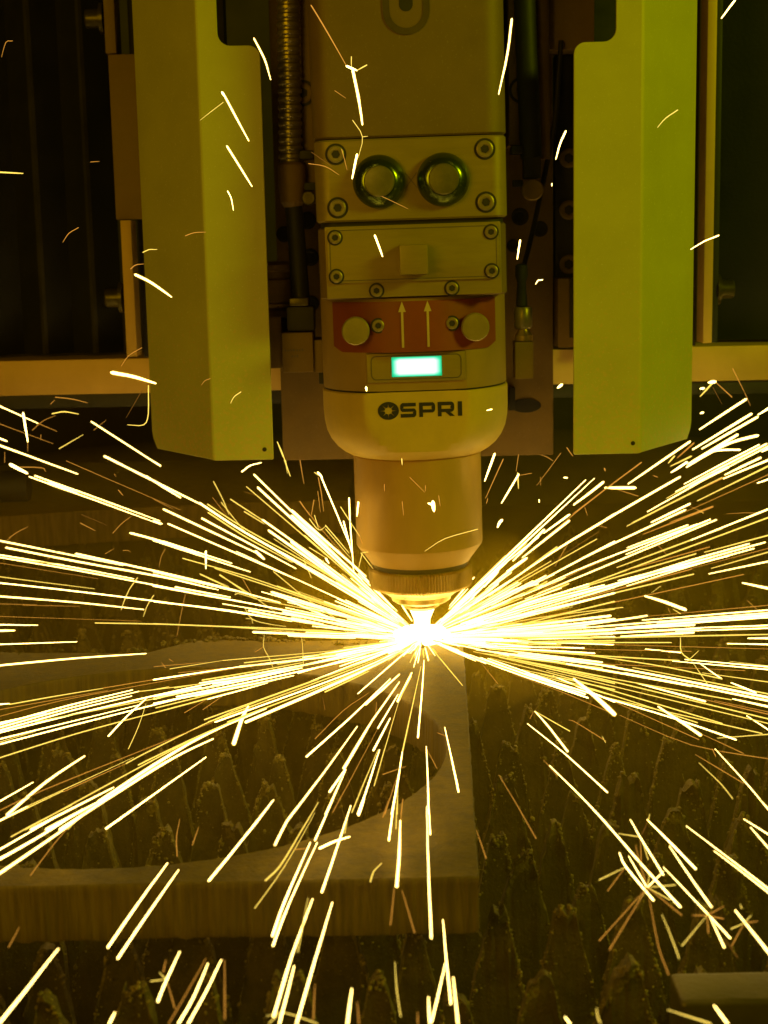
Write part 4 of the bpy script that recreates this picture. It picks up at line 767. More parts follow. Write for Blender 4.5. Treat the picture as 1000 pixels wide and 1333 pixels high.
('front','W',0.55,-50.4,-330.6,7.4,-53.3,-350.6,7.4,-55.9,-369.4,7.4,-58.1,-385.5,7.4,-59.6,-398.3,7.4,-60.7,-409.1,7.4,-61.7,-419.4,7.4),
('rightlow','Y',0.78,33.7,-48.1,4.8,64.1,-82.3,9.3,92.5,-111.8,12.9),
('rightup','W',0.69,134.9,12.8,7.1,163.2,15,8.2,191.7,17.3,9.4,213.1,18.9,10.2,222.7,19.7,10.6,225.1,19.8,10.7,227.5,20,10.8),
('leftup','W',0.74,-240.2,39.7,99.6,-225.9,37.7,94.4,-211.6,35.7,89.3,-197.7,33.8,84.3,-184.4,31.9,79.4,-171.6,30,74.7,-158.8,28.2,70),
('rightup','Y',0.93,23.3,0.7,2.7,34.6,1.7,4.7,45.9,3.3,6.6,57.1,5.1,8,68,6.8,8.6,78.5,7.4,9,89.1,7.9,9.5),
('rightup','Y',0.79,42,2.4,4.7,80,9.7,11.4,118.2,15.5,18.5),
('leftup','W',0.67,-288.6,88.5,43.9,-284.8,87.6,43.3,-280.9,86.7,42.8,-272.9,84.7,41.7,-257.6,81,39.7,-238.3,76.4,37.1,-220.6,71.9,34.6,-206.9,68.3,32.6,-194.8,64.8,30.8,-182.7,61.4,29),
('front','W',0.69,-57.7,-257.1,17.3,-52.4,-234.6,15.3,-46.8,-211,13.3,-40.7,-185.8,11.3,-34.3,-158.3,9.3,-27.5,-128.8,7.3,-20.1,-97.5,5.3),
('rightup','W',0.71,32.5,0.1,-0.2,74.3,0.7,-0.1,116.2,1.2,0),
('front','W',0.43,-7.4,-330.7,21.2,-7.8,-352.5,21.6,-8.3,-371.8,21.6,-8.6,-390.8,21.6,-9,-410,21.6,-9.2,-428.6,21.6,-9.5,-446,21.6),
('leftlow','Y',0.54,-98.3,-101.2,17,-87.4,-93.4,15.9,-76.6,-81.7,13.7,-66,-70.4,11.7,-56.3,-60.2,9.8,-47.1,-50.5,8.1,-37.6,-40.4,6.4,-27.7,-29.7,4.7,-17.5,-18.6,2.9,-7.1,-7.5,1.2),
('leftup','W',0.72,-168,44.9,17.7,-151.2,41.5,16.2,-134.4,38.1,14.7,-118.8,34.5,13.2,-105,30.6,11.6,-92.4,26.5,10.1,-79.9,22.4,8.5),
('leftlow','W',0.74,-169.2,-301.5,3.8,-156.7,-278.4,3.8,-143.3,-253.6,3.8),
('rightup','O',0.71,83,14.4,17.1,89,15.4,18.4,95,16.4,19.6,101,17.5,20.8,105.8,18.3,21.8,110.7,19.1,22.9,119,20.6,24.6,132.9,22.9,27.5,150.2,25.9,31.1,167.7,28.8,34.8),
('rightlow','W',0.78,37,-31.2,3.3,67.5,-59.6,6.2,96.3,-84.9,8.5),
('leftup','W',0.8,-258.7,135.1,86.1,-243.1,128.9,81.4,-227.6,122.6,76.9,-212.5,116.4,72.4,-197.9,110.3,68,-183.7,104.2,63.8,-169.6,98.1,59.6),
('leftup','W',1.02,-170.6,124.5,62.9,-137.4,103.9,51,-105.3,83.2,39.7),
('rightup','W',1.17,25.5,4.3,16,31.1,7.1,21,36.9,10.6,25.8,43.1,14.9,30.4,50.1,19.9,34.6,57.7,25.3,38.8,65,28.2,43.4),
('rightup','W',0.73,126,16.7,27.8,139.7,18.7,31.3,153.4,20.8,34.9,166.9,22.7,38.3,180,24.5,41.4,192.9,26.2,44.3,205.9,27.9,47.2),
('front','W',0.92,-17.6,-304.6,5.5,-17.9,-316.6,5.5,-18.2,-328.2,5.5,-18.5,-339.2,5.5,-18.9,-349.7,5.5,-19.4,-359.6,5.5,-19.8,-369.3,5.5),
('rightup','Y',1.0,180.7,76.1,69.4,198.4,82.9,76.1,216.3,89.6,82.8,230.5,94.9,88.2,238.1,97.7,91,241.7,99,92.4,245.3,100.3,93.8),
('leftup','W',0.91,-136.7,56.2,68.2,-106.6,44.8,53.7,-77.1,33.4,39.5),
('leftlow','Y',0.53,-131.1,-258.7,15.6,-129.8,-256.3,15.6,-128.6,-253.8,15.6,-125.8,-248.9,15.6,-120.5,-239.6,15.6,-113.5,-227.4,15.6,-106.1,-215.1,15.6,-98.9,-204,15.6,-91.3,-192.9,15.6,-83.6,-181.5,15.6),
('rightup','W',0.71,143.6,10.4,5.7,168.4,12.1,6.7,193.4,13.8,7.6,212.3,15.1,8.3,221.1,15.6,8.6,223.9,15.8,8.7,226.6,16,8.8),
('rightup','W',0.7,32.9,1.3,11,45.3,2.4,14.7,57.7,3.9,18.3,70.4,5.3,21.6,83.6,6.1,24.8,97.2,6.9,27.8,110.7,7.6,30.7),
('leftup','W',1.39,-80.6,1.2,5.3,-77,1.1,5,-73.5,1.1,4.8,-69.5,1,4.6,-65,0.9,4.3,-60.1,0.8,4,-55.2,0.6,3.7,-50.4,0.5,3.4,-45.6,0.4,3.1,-40.8,0.4,2.8),
('rightlow','W',0.63,22.9,-34.6,1,32.9,-52.5,1.5,42.4,-69.8,1.9,52.1,-86.7,2.4,62.1,-103.5,3,72.1,-119.9,3.5,81.8,-135.4,3.9),
('rightlow','Y',0.47,60.9,-98.4,6.5,66.6,-107.8,7.2,72.1,-117.1,7.9,77.5,-126.4,8.6,82,-133.9,9,86.7,-140.1,9,93.3,-149.4,9,103.3,-163.4,9,114.8,-179.9,9,125.9,-195.7,9),
('rightup','Y',0.85,123.9,44,33.5,159.1,55.7,42.9,194.9,67.4,52.6),
('rightup','W',0.96,167.6,81,74.9,178.5,85.4,79.4,189.3,89.9,83.9,200.2,94.3,88.4,210.9,98.5,92.7,221.5,102.6,97,232.1,106.7,101.3),
('leftlow','W',0.76,-118,-156.8,15.9,-110,-151.5,15.9,-101.9,-146.1,15.9,-93.9,-140.7,15.9,-86.2,-133.9,15.5,-78.8,-123.2,14,-71.3,-112.2,12.5),
('front','W',1.25,-41.5,-254.6,10.8,-39.7,-242.3,10.1,-37.8,-229.5,9.5,-35.9,-216.6,8.8,-33.9,-203.4,8.2,-31.9,-190,7.5,-29.7,-176.2,6.9),
('burst','W',0.6,91.3,-425,19.1,92.5,-436.1,19.1,93.7,-446.7,19.1,94.6,-455.1,19.1,95.2,-460.3,19.1,95.6,-463.8,19.1,96,-467.1,19.1),
('rightlow','W',0.61,25.9,-45.6,3.5,37.4,-69.9,5.2,48.3,-93.3,7,57.7,-114.2,8.6,65.3,-132,9.9,71.8,-147.7,11.2,78.2,-161.7,12),
('rightup','W',0.8,48.4,0.4,1.6,81.5,0.9,1.7,114.6,1.1,1.9),
('rightup','Y',0.56,23.3,0.8,3.1,70.3,7.1,8.6,117.7,11.8,14.6),
('rightup','W',0.64,37.8,6.5,7.8,79.6,25.3,14.1,121.9,38.7,22.1),
('rightup','W',1.17,120.4,3.3,-0.4,142.6,4.6,0,164.9,5.9,0.4),
('front','W',0.57,-46,-396,15.7,-44.8,-384.8,15.7,-43.5,-373.1,15.7,-42.2,-360.3,15.7,-40.7,-345.9,15.7,-39.1,-330.1,15.7,-37.4,-313.3,15.7),
('leftup','W',1.07,-179.9,41.8,62.5,-175.1,41,61.3,-170.4,40.3,60.1,-165.3,39.4,58.7,-159.8,38.4,57.2,-154,37.3,55.5,-148.3,36.2,53.7,-142.7,34.9,51.7,-137.2,33.5,49.7,-131.7,32.2,47.6),
('rightup','W',0.64,37.6,5.1,9.7,78,18,17.3,118.7,26.9,26),
('rightup','O',0.72,79.4,35.4,56,86.6,38.5,61.1,93.8,41.7,66.2,101.1,44.8,71.3,108.7,47.8,76.4,116.4,50.9,81.5,123.7,53.7,86.2,130,56.1,90.2,135.8,58.3,93.8,141.6,60.4,97.5),
('leftlow','W',1.73,-93.8,-136.4,3.4,-94.4,-143.7,3.4,-94.9,-150.8,3.4,-95.3,-159.5,3.4,-95.5,-170.8,3.4,-95.6,-183.3,3.4,-95.7,-195.4,3.4),
('rightup','W',1.19,188.9,38.7,89.5,198.9,40.3,93.2,208.9,41.8,96.8,217.3,43.1,99.8,222.9,44,101.9,226.9,44.6,103.3,230.9,45.2,104.8),
('rightlow','W',0.59,127.9,-122.1,18.9,144.4,-129.3,18.9,160.7,-136.3,18.9,172.9,-141.6,18.9,178.9,-144.2,18.9,181.2,-145.2,18.9,183.4,-146.2,18.9),
('rightlow','W',0.64,30.3,-35.5,5.5,61.5,-67.5,11.6,90.4,-97.5,17.2),
('leftlow','W',0.91,-154.4,-337.3,17.7,-147.1,-323.2,17.7,-139.5,-308.5,17.7),
('rightlow','Y',0.64,42.8,-47,2,71.9,-81.7,3.5,99.1,-111.7,4.3),
('gl','W',1.57,-158.4,-116.7,175.4,-154.7,-116.7,174.6,-151,-116.7,173.9,-147.4,-116.7,173,-143.8,-116.7,171.9,-140.3,-116.7,170.7,-136.8,-116.7,169.5),
('leftlow','O',0.42,-171.6,-118.3,9.6,-163.7,-113.8,9.6,-155.7,-109.2,9.6,-146.9,-104.3,9.6,-137,-99,9.6,-126.3,-93.3,9.6,-115.5,-87.8,9.6,-104.6,-82.7,9.6,-93.7,-77.5,9.5,-82.9,-68.3,8.3),
('leftlow','Y',0.4,-149.4,-137.9,13.2,-148.2,-137.7,13.2,-147,-137.4,13.2,-142.2,-135.6,13.2,-131.5,-131.5,13.2,-117,-125.7,13.2,-102.4,-118.7,13.2,-89.2,-109.4,13,-76.2,-92.4,10.8,-62.6,-74.9,8.7),
('rightlow','Y',0.63,42.6,-49,5.3,71.3,-86.5,9.2,98.4,-116.1,11.4),
('rightup','Y',0.91,143.7,103.8,51,176.9,123.3,62.1,211.1,142.7,73.6),
('rightup','W',0.7,153.4,1.5,2.6,173.6,1.7,2.8,193.7,1.9,3,209.2,2,3.2,217,2.1,3.3,220.1,2.1,3.3,223.2,2.1,3.4),
('rightlow','W',0.66,26.4,-24.7,3.3,58.4,-45.1,7.4,88.8,-65.3,11.5),
('rightup','W',1.4,163.8,23.5,101.4,179,25.4,109.7,194.2,27.3,118.1),
('front','Y',0.52,-66.8,-381,13.9,-65.4,-377.3,13.9,-63.9,-373.5,13.9,-62.3,-367.8,13.9,-60.4,-358.3,13.9,-58.3,-346.4,13.9,-56.3,-334.6,13.9,-54.4,-324.3,13.9,-52.6,-314.2,13.9,-50.8,-303.9,13.9),
('hd','W',0.87,47.4,-101.5,346.3,46.7,-101.5,341.1,46.1,-101.5,335.9,45.2,-101.5,330.3,43.9,-101.5,323.9,42.2,-101.5,317.1,40.6,-101.5,310.3),
('leftup','W',0.97,-168.5,53.8,35.1,-141.5,46.1,29.8,-114.9,38.4,24.5),
('rightup','W',1.23,176.7,73.5,103.3,196.6,80.2,113.4,216.8,87,123.7),
('leftlow','Y',0.4,-114.9,-55.3,5.9,-98.5,-51.1,5.9,-82.3,-43.5,4.9,-67.8,-36.4,4,-56.6,-30.9,3.3,-47.3,-26.2,2.8,-37.9,-21.3,2.2,-27.8,-15.7,1.6,-17.5,-9.8,1,-7,-3.9,0.4),
('rightup','Y',0.93,41.1,2,13.9,65.1,5.3,22.8,89.1,7.5,32),
('rightup','W',1.06,29.2,4.5,14,37,7.7,18.2,44.9,11.6,22.2,52.5,15.6,25.2,59.3,18.9,26.9,65.7,21,27.9,71.9,22,29.1),
('rightup','W',0.75,178.9,109.2,71,188.3,114.1,74.6,197.7,119.1,78.3,207.8,124.2,82.1,219.3,129.9,86.5,227.6,120,93.3,236.4,120,97.7,242.1,120,100.6,246,120,102.6,250,120,104.6),
('leftup','Y',0.81,-129,25.4,77.2,-122,23.9,72.6,-115,22.4,68,-107.2,20.8,63.1,-98,19.1,57.9,-88,17.3,52.5,-78,15.6,47.1),
('rightup','Y',0.47,20.5,0.6,3.8,36.4,1.9,6.6,52.4,3.9,9.2,68.6,6.5,11.3,86.4,7.7,13.2,104.3,8.6,14.7,117.3,9.3,15.7,122.3,9.6,16.1,122.4,9.5,16.1,122.5,9.5,16),
('rightup','W',1.1,133.9,63.3,83.5,154.8,71.7,95.4,176,80.2,107.4),
('rightup','W',0.7,36.5,5.1,12.9,48,8.4,15.7,59.7,12.4,18.3,71.1,15.9,20.7,81.9,17.7,23.1,92.5,19.3,25.1,103,20.9,27.1),
('rightlow','W',0.63,31.9,-49.7,2.9,38.5,-63.1,3.5,44.9,-76.2,4.2,52.2,-90.6,5,61,-107.4,6,70.4,-125.2,7,79.4,-142.1,8),
('rightlow','O',0.32,56.7,-56.2,5.7,64.3,-64.2,6.5,71.7,-72.2,7.3,79.1,-79.4,8.1,85,-84.7,8.8,90.9,-88.8,9.2,102,-92.1,9.2,121.3,-97.3,9.2,145.3,-103.4,9.2,169,-109.4,9.2),
('rightlow','W',0.71,81.9,-312.1,6.6,83.7,-320.9,6.6,85.4,-329.5,6.6,87,-337.9,6.6,88.5,-346,6.6,89.9,-354,6.6,91.3,-361.7,6.6),
('leftlow','W',0.69,-140,-151.6,10.7,-118.4,-137.2,10.7,-95.9,-122.1,10.7),
('rightlow','Y',0.64,47.3,-45.8,1.5,74.9,-73.9,2.5,101,-98.9,3),
('hd','W',1.14,-32.4,-116,321.6,-31.6,-116,317.5,-30.8,-116,313.3,-30,-116,309,-29.4,-116,304.7,-28.8,-116,300.2,-28.3,-116,295.7),
('burst','W',0.37,96.1,-319.7,6.7,99,-329.6,6.7,101.8,-339.3,6.7,104.7,-349.2,6.7,107.9,-360.4,6.7,111,-371.6,6.7,113.5,-380.6,6.7,115,-385.9,6.7,116,-389.3,6.7,116.9,-392.6,6.7),
('rightup','W',0.84,42.3,1.4,3.7,69.4,3.1,4.3,96.6,3.9,5.2),
('leftlow','W',0.61,-126.5,-116.8,6.4,-117.2,-110.6,6.4,-107.8,-104.2,6.4,-98.5,-97.8,6.4,-89.4,-90.5,6.2,-80.5,-81.4,5.5,-71.3,-72.2,4.9),
('leftlow','Y',0.67,-122.1,-95.1,6.1,-113.3,-90.3,6.1,-104.5,-85.5,6.1,-95.7,-80.5,6.1,-87.1,-73.5,5.6,-78.5,-65.7,5,-69.7,-57.9,4.4),
('rightup','Y',0.85,174.9,25.4,46,189.2,27.1,49.1,203.6,28.8,52.3,215.1,30.2,54.8,221.7,31,56.3,225.5,31.4,57.1,229.2,31.9,57.9),
('rightlow','W',0.62,142.3,-82.2,8.4,157.4,-88.8,8.4,172.2,-95.3,8.4,183.6,-100.3,8.4,189.5,-102.9,8.4,192.1,-104,8.4,194.7,-105.1,8.4),
('rightup','W',1.28,192.3,120,97.2,210.6,120,107.5,228.9,120,117.7),
('rightup','Y',0.82,169,5.2,2.2,183.7,5.4,2.2,198.5,5.7,2.1,210.2,5.9,2.1,216.9,6,2.1,220.6,6.1,2.1,224.3,6.1,2),
('rightlow','W',0.53,46.3,-179.1,4.9,50.7,-196.9,5.5,54.9,-214,6.1,59.1,-229.9,6.2,63.1,-246.4,6.2,67,-263.1,6.2,70.7,-278.9,6.2),
('rightup','O',0.47,128.8,5,10.8,158.4,5.9,12.7,188.1,6.9,14.6,210.3,7.6,16,220,7.9,16.7,222.2,7.9,16.8,224.3,8,17),
('leftup','Y',0.47,-98.3,11,25.2,-88.8,10.2,23.4,-79.3,9.4,21.5,-69.4,8.5,19.4,-59,6.7,17.4,-48.3,4.8,15.2,-37.7,3.1,12.7,-27.3,1.7,9.6,-17.1,0.7,6.1,-6.9,0.1,2.4),
('rightup','W',0.63,18.4,1.3,16.4,26.5,2.7,24.2,34.6,4.8,31.8,43.1,7.4,39.1,52.4,10.4,46,62,12,53,71.7,13.5,60),
('rightup','Y',0.65,36.3,-30.4,6.2,65.7,-49.1,11.4,103.1,0.4,-1.6),
('leftlow','W',0.69,-111.6,-135.5,15.7,-105,-132,15.7,-98.4,-128.5,15.7,-91.3,-124.5,15.7,-83.9,-115.7,14.6,-75.9,-105,13,-67.8,-94.2,11.5),
('leftup','Y',0.47,-90.7,29,38.8,-83.9,25.2,33.7,-77.2,21.4,28.7,-69.7,17.5,23.5,-60.9,12.3,18.3,-51.4,7,13,-41.4,3.5,8.5,-30.9,1.6,5.7,-19.9,0.7,3.9,-8.8,0.2,2),
('rightlow','O',0.26,65.2,-34.9,6.7,72.3,-38.8,7.5,79.4,-42.7,8.3,86.4,-46.7,9,91.1,-49.4,9.6,95.8,-51.8,10,107.8,-54,10,133.9,-59,10,166.6,-65.3,10,191.1,-70.1,10,200.3,-71.8,10,201.8,-72.1,10,203.3,-72.4,10),
('rightlow','W',1.06,105.8,-202.8,19.6,107.7,-210.1,19.6,109.6,-217.3,19.6,111.5,-224.4,19.6,113.3,-231.6,19.6,115.1,-238.8,19.6,116.9,-245.9,19.6),
('leftlow','W',0.53,-180.4,-338.6,6.1,-179,-335.7,6.1,-177.7,-332.7,6.1,-175.3,-327.5,6.1,-171.2,-318.4,6.1,-165.9,-306.7,6.1,-160.4,-294.5,6.1),
('front','W',0.51,-83.9,-469.9,7.1,-83,-464.1,7.1,-82,-458.2,7.1,-81,-451.7,7.1,-80,-444.4,7.1,-79.1,-436.5,7.1,-78.1,-428.3,7.1),
('rightup','W',0.7,162.5,3.4,3.9,179.5,3.6,4.1,196.4,3.8,4.2,209.7,4,4.4,216.8,4.1,4.4,220.2,4.2,4.5,223.7,4.2,4.5),
('rightup','W',0.88,184,53.5,26.1,198.1,57,27.9,212.3,60.5,29.7,223.9,63.3,31.2,230.9,64.9,32.1,235.1,66,32.6,239.3,67,33.2),
('rightlow','W',0.95,151.3,-158.5,8.9,156.3,-163.4,8.9,161.2,-168.2,8.9,165.5,-172.4,8.9,168.8,-175.6,8.9,171.6,-178.3,8.9,174.3,-181,8.9),
('front','W',0.44,-4,-395.6,4.3,-4,-406.1,4.3,-4.1,-416.2,4.3,-4.1,-426.2,4.3,-4.1,-436.3,4.3,-4,-446.2,4.3,-4,-455.8,4.3),
('rightup','W',1.64,137.1,16.2,21.3,141.1,15.5,20.2,145.1,14.8,19,149,14,17.8,152.9,13.2,16.4,156.8,12.3,14.9,160.7,11.4,13.5),
('rightup','W',1.4,194.9,8.8,30,200.1,8.5,28.8,205.2,8.2,27.6,210.2,8,26.5,214.8,7.7,25.4,219.3,7.5,24.4,223.7,7.2,23.4),
('rightlow','W',0.62,35.7,-54.5,3.6,44.1,-71.1,4.6,52.1,-87.2,5.5,59.4,-102.2,6.4,65.7,-115.8,7.3,71.4,-128.4,8,76.9,-140.7,8.8),
('burst','W',0.41,81,-352.6,3.6,84,-367.6,3.6,86.7,-382,3.6,89,-393.6,3.6,90.5,-401.6,3.6,91.6,-407.4,3.6,92.6,-413.1,3.6),
('rightup','W',0.72,122.3,28.1,28.6,152.2,33.5,34.2,182.3,38.9,39.9),
('rightup','W',0.93,78.7,10.2,36.9,98.3,12.8,46.4,118,15.4,55.9),
('rightlow','W',0.79,109.3,-118.8,6.5,124.2,-136.7,6.5,138.4,-153.8,6.5),
('rightlow','Y',0.6,51.4,-97.2,8.8,72.1,-131.7,12.8,92.3,-156.2,14.3),
('front','W',0.5,-86.2,-474.4,9.6,-85.3,-469.3,9.6,-84.4,-464.1,9.6,-83.6,-458.2,9.6,-82.9,-451.3,9.6,-82.2,-443.7,9.6,-81.6,-435.8,9.6),
('leftup','W',0.72,-167.3,42,28.4,-137.8,35.6,23.8,-108.6,29.2,19.3),
('leftlow','W',0.62,-258.7,-37,13.1,-255.5,-36.8,13.1,-252.2,-36.7,13.1,-245.5,-36.3,13.1,-233.2,-35.7,13.1,-217.3,-34.9,13.1,-201.5,-34,13.1),
('leftlow','W',0.65,-142.7,-130.9,17.2,-121.7,-120.3,17.2,-100.1,-109.4,17.2),
('leftlow','Y',0.48,-190,-302.8,4.2,-188.5,-300.1,4.2,-186.9,-297.4,4.2,-184,-292.2,4.2,-178.7,-282.9,4.2,-171.9,-270.7,4.2,-164.7,-258,4.2),
('hd','O',0.77,-52.6,-101.9,354.9,-49.9,-101.9,350.5,-47.3,-101.9,346.1,-44.6,-101.9,341.4,-41.8,-101.9,336.4,-38.9,-101.9,331.2,-36,-101.9,325.9),
('rightup','W',1.2,176.2,51.1,118.9,191.2,54.7,127.6,206.3,58.3,136.3),
('leftup','W',0.7,-179.6,130.7,40.4,-144.5,110.3,32.9,-110.6,89.9,25.8),
('rightup','W',0.71,126,21,46.6,152.4,25.2,56.1,179,29.5,65.7),
('front','W',0.65,-34.4,-323.5,16,-33.1,-312.5,16,-31.7,-299.6,15.4,-30.4,-284.5,14.4,-29,-267.9,13.3,-27.5,-250,12.2,-25.9,-231.4,11),
('front','W',0.7,-8.1,-218.6,12.2,-6.8,-190.9,10.4,-5.4,-161.4,8.5,-4,-132.3,6.8,-2.8,-105.3,5.2,-1.7,-79.3,3.8,-0.6,-51.9,2.5),
('front','W',0.7,-21,-311.9,11.2,-20,-298.2,10.9,-19,-282.9,10.1,-18,-267.6,9.3,-17.1,-252.9,8.7,-16.3,-238.5,8,-15.4,-223.5,7.4),
('rightup','W',1.08,63.8,35.4,42.9,79.2,43.2,52.8,94.8,51,62.7),
('rightlow','W',0.64,65.6,-344.9,6.5,65.6,-348.9,6.5,65.5,-352.8,6.5,66,-358.6,6.5,67.4,-367.5,6.5,69.2,-377.9,6.5,71,-388,6.5),
('rightlow','O',0.54,130,-193,19.5,138.7,-202,19.5,147.3,-210.8,19.5,154,-217.6,19.5,157.8,-221.6,19.5,160,-223.8,19.5,162.1,-226,19.5),
('leftup','Y',0.53,-279.8,51.6,36.4,-276.6,51.1,36,-273.4,50.6,35.6,-264.9,49.4,34.7,-247.9,46.8,32.7,-225.9,43.5,30.2,-204,40.2,27.7),
('front','Y',0.58,-15.5,-240.1,13.1,-9.8,-161.1,8,-2.7,-66.4,3),
('rightup','W',1.47,173.5,66.1,80.7,186.6,70.2,86,199.7,74.3,91.3),
('burst','W',0.39,101,-348.4,7.9,103,-355,7.9,104.9,-361.4,7.9,106.8,-367.8,7.9,108.6,-374.4,7.9,110.4,-380.9,7.9,112,-386.6,7.9,113.2,-391.1,7.9,114.3,-394.9,7.9,115.3,-398.6,7.9),
('rightlow','Y',0.67,31,-21.4,3.9,54.6,-36.8,6.9,77.4,-51.9,10),
('gl','W',1.17,-145.4,-108.6,224.2,-142.8,-108.6,222.9,-140.2,-108.6,221.6,-137.4,-108.6,219.9,-134.3,-108.6,217.7,-131,-108.6,215.2,-127.8,-108.6,212.7),
('front','W',0.5,-53.3,-442,11.2,-54.5,-461.1,11.2,-55.7,-478.8,11.2),
('rightup','Y',0.8,46.5,10.2,27.6,52.2,13.2,31.2,58.1,16.5,34.8,64.1,18.7,38.7,70.6,20.7,42.9,77.3,22.7,47.2,84.1,24.7,51.4),
('leftup','W',1.86,-78.7,5.1,14.3,-69.4,4.5,12.5,-60.1,3.4,10.9),
('rightup','O',0.49,163.7,59.7,62.7,186.3,66.8,70.6,209.1,74,78.7,226.7,79.4,85,235.2,82.1,88,238.3,83,89.1,241.3,83.9,90.2),
('rightup','Y',0.64,22.2,7.1,20.6,29.1,12,26.1,36.1,18.2,31.4,43.4,25.5,36.3,51.3,33.6,40.6,59.2,38.5,45.4,67.2,42.6,50.4),
('leftlow','Y',0.53,-218.3,-130.7,5.5,-211.1,-126.2,5.5,-203.7,-121.6,5.5,-196.4,-117.2,5.5,-189,-113,5.5,-181.7,-108.8,5.5,-174.2,-104.7,5.5),
('leftup','W',0.79,-215.4,120,123.9,-200.7,120,113.8,-186,120,103.6,-180.7,156.4,91.1,-175.8,152.8,88.6,-175.6,152.6,88.5,-175.5,152.4,88.3),
('rightup','Y',0.74,185.7,54.9,29.3,199.5,59.2,31.8,213.4,63.6,34.4,224.7,67.1,36.5,231.6,69.2,37.7,235.9,70.5,38.5,240.1,71.8,39.3),
('front','W',0.55,-94.1,-461.8,10.3,-93.9,-456.9,10.3,-93.6,-451.9,10.3,-93.2,-446.6,10.3,-92.7,-440.8,10.3,-92.2,-434.7,10.3,-91.6,-428.4,10.3),
('rightup','W',0.93,42.4,6.1,20,59.2,12,27.3,76.1,16.4,35.1),
('burst','W',0.44,80.5,-366.5,17.7,81.2,-375.3,17.7,81.8,-383.9,17.7,82.5,-392.5,17.7,83.2,-401.4,17.7,84,-410.4,17.7,84.8,-419,17.7),
('rightup','O',0.47,51.9,8.7,15.4,65.3,15.6,21.1,78.8,20.4,27.5,91.1,24.3,33,101.7,27.3,37.1,111.1,29.5,40.3,120.6,31.8,43.4),
('rightup','O',0.8,145.1,72.7,48.8,169.3,82,55.6,193.9,91.2,62.5),
('leftlow','O',0.34,-220.6,-183.3,17.1,-218,-181.6,17.1,-215.3,-180,17.1,-211.1,-177.4,17.1,-204.2,-173.1,17.1,-195.6,-167.7,17.1,-187.1,-162.5,17.1,-179.3,-157.7,17.1,-171.5,-153,17.1,-163.6,-148.3,17.1),
('rightup','W',0.66,161.2,21.6,89.4,168.6,22.5,93.1,176.1,23.3,96.8,183.7,24.2,100.5,191.5,25.1,104.3,199.5,26.1,108,207.5,27,111.8),
('front','W',0.62,5.6,-186.6,6.3,5.9,-204.8,7.1,6.2,-222.2,7.9,6.5,-239.2,8.6,6.7,-255.9,9.4,7,-272.1,10.2,7.1,-287.8,11.1),
('leftlow','Y',0.56,-140.7,-140.9,5.1,-121.5,-124.4,5.1,-101.5,-107.1,5.1),
('leftup','W',0.66,-56.7,-38.4,107.2,-54.1,-38.4,100.5,-51.5,-38.4,93.8,-48.8,-38.4,86.9,-46.1,-38.4,79.7,-43.3,-38.4,72.2,-40.5,-38.4,64.8),
('leftlow','W',0.59,-140.3,-149.3,12.4,-122.4,-135.7,12.4,-104,-121.7,12.4),
('rightup','W',1.17,23.7,5.4,15.8,35.3,12.1,23,47.3,21.5,29.8),
('leftup','W',0.72,-41.7,-20.5,92,-41.7,-20.5,88.4,-41.6,-20.5,84.8,-41.5,-20.5,79.2,-41.1,-20.5,70.3,-40.6,-20.5,59.4,-40.1,-20.5,48.5),
('rightup','W',0.7,154.4,110.6,56.7,182.9,128.6,67.5,212.3,146.6,78.7),
('rightlow','W',0.83,51.8,-160.7,5.3,53.4,-171.9,5.7,54.9,-182.8,6,56.3,-193.8,6.3,57.5,-205.3,6.6,58.8,-216.4,6.8,60.1,-226.7,6.8),
('rightlow','O',0.29,68.5,-117.2,7.1,72.7,-124.4,7.6,76.8,-131.5,8.1,80.7,-138.5,8.5,83.8,-143.1,8.5,86.7,-148,8.5,92,-158.2,8.5,101,-176.3,8.5,111.7,-198.4,8.5,121.8,-219.2,8.5),
('rightlow','Y',0.51,53.9,-113.8,11.7,71.5,-152.2,16.3,89,-177.9,17.7),
('gl','W',0.87,-96.8,-107.1,311.4,-91.3,-107.1,300.5,-85.7,-107.1,289.6),
('front','Y',0.3,-71.1,-380.1,3,-68.3,-368.4,3,-65.4,-356.1,3,-62.5,-342.2,3,-59.5,-325.7,3,-56.4,-307,3,-53.2,-287.2,3),
('front','W',1.02,-33.1,-141.2,4.8,-24.3,-110.9,3.5,-14.9,-78.5,2.3),
('rightlow','Y',0.51,149.2,-94.6,4.2,160.4,-101.9,4.2,171.4,-109,4.2,180.1,-114.6,4.2,185,-117.8,4.2,187.7,-119.6,4.2,190.4,-121.3,4.2),
('rightup','O',0.61,126,17.8,37.6,151.8,20.7,43.6,177.7,23.5,49.7),
('front','W',0.73,-47.7,-310.2,11.1,-44.3,-284.9,11.1,-40.8,-253.9,9.8),
('leftup','W',1.12,-75.8,-24,57.7,-65.2,-24,50.6,-54.7,-24,43.5),
('rightup','W',1.17,56.1,12.3,46,65.7,14.7,54.8,75.3,17,63.6),
('leftlow','W',0.71,-115.7,-127.5,5.2,-111.1,-123.3,5.2,-106.5,-119,5.2,-101.7,-114.6,5.2,-96.7,-109.9,5.2,-91.6,-104.9,5.2,-86.5,-99,5),
('front','W',0.52,-4.4,-222.4,9,-4.7,-240.8,9.9,-5,-258.4,10.9,-5.3,-275.3,11.9,-5.7,-291.4,12.8,-6.1,-307,13.8,-6.4,-321,14.4),
('rightlow','O',0.2,87.3,-203.4,16.1,95.7,-220,16.1,103.8,-235.9,16.1,112.3,-248.8,16.1,122.4,-257.7,16.1,133,-264.2,16.1,141.2,-269,16.1,145.4,-272,16.1,147.4,-273.4,16.1,149.4,-274.8,16.1),
('rightlow','W',0.47,71.1,-336.6,16.4,71.4,-342.7,16.4,71.6,-348.6,16.4,72,-356.2,16.4,72.7,-366.5,16.4,73.5,-378,16.4,74.2,-389,16.4),
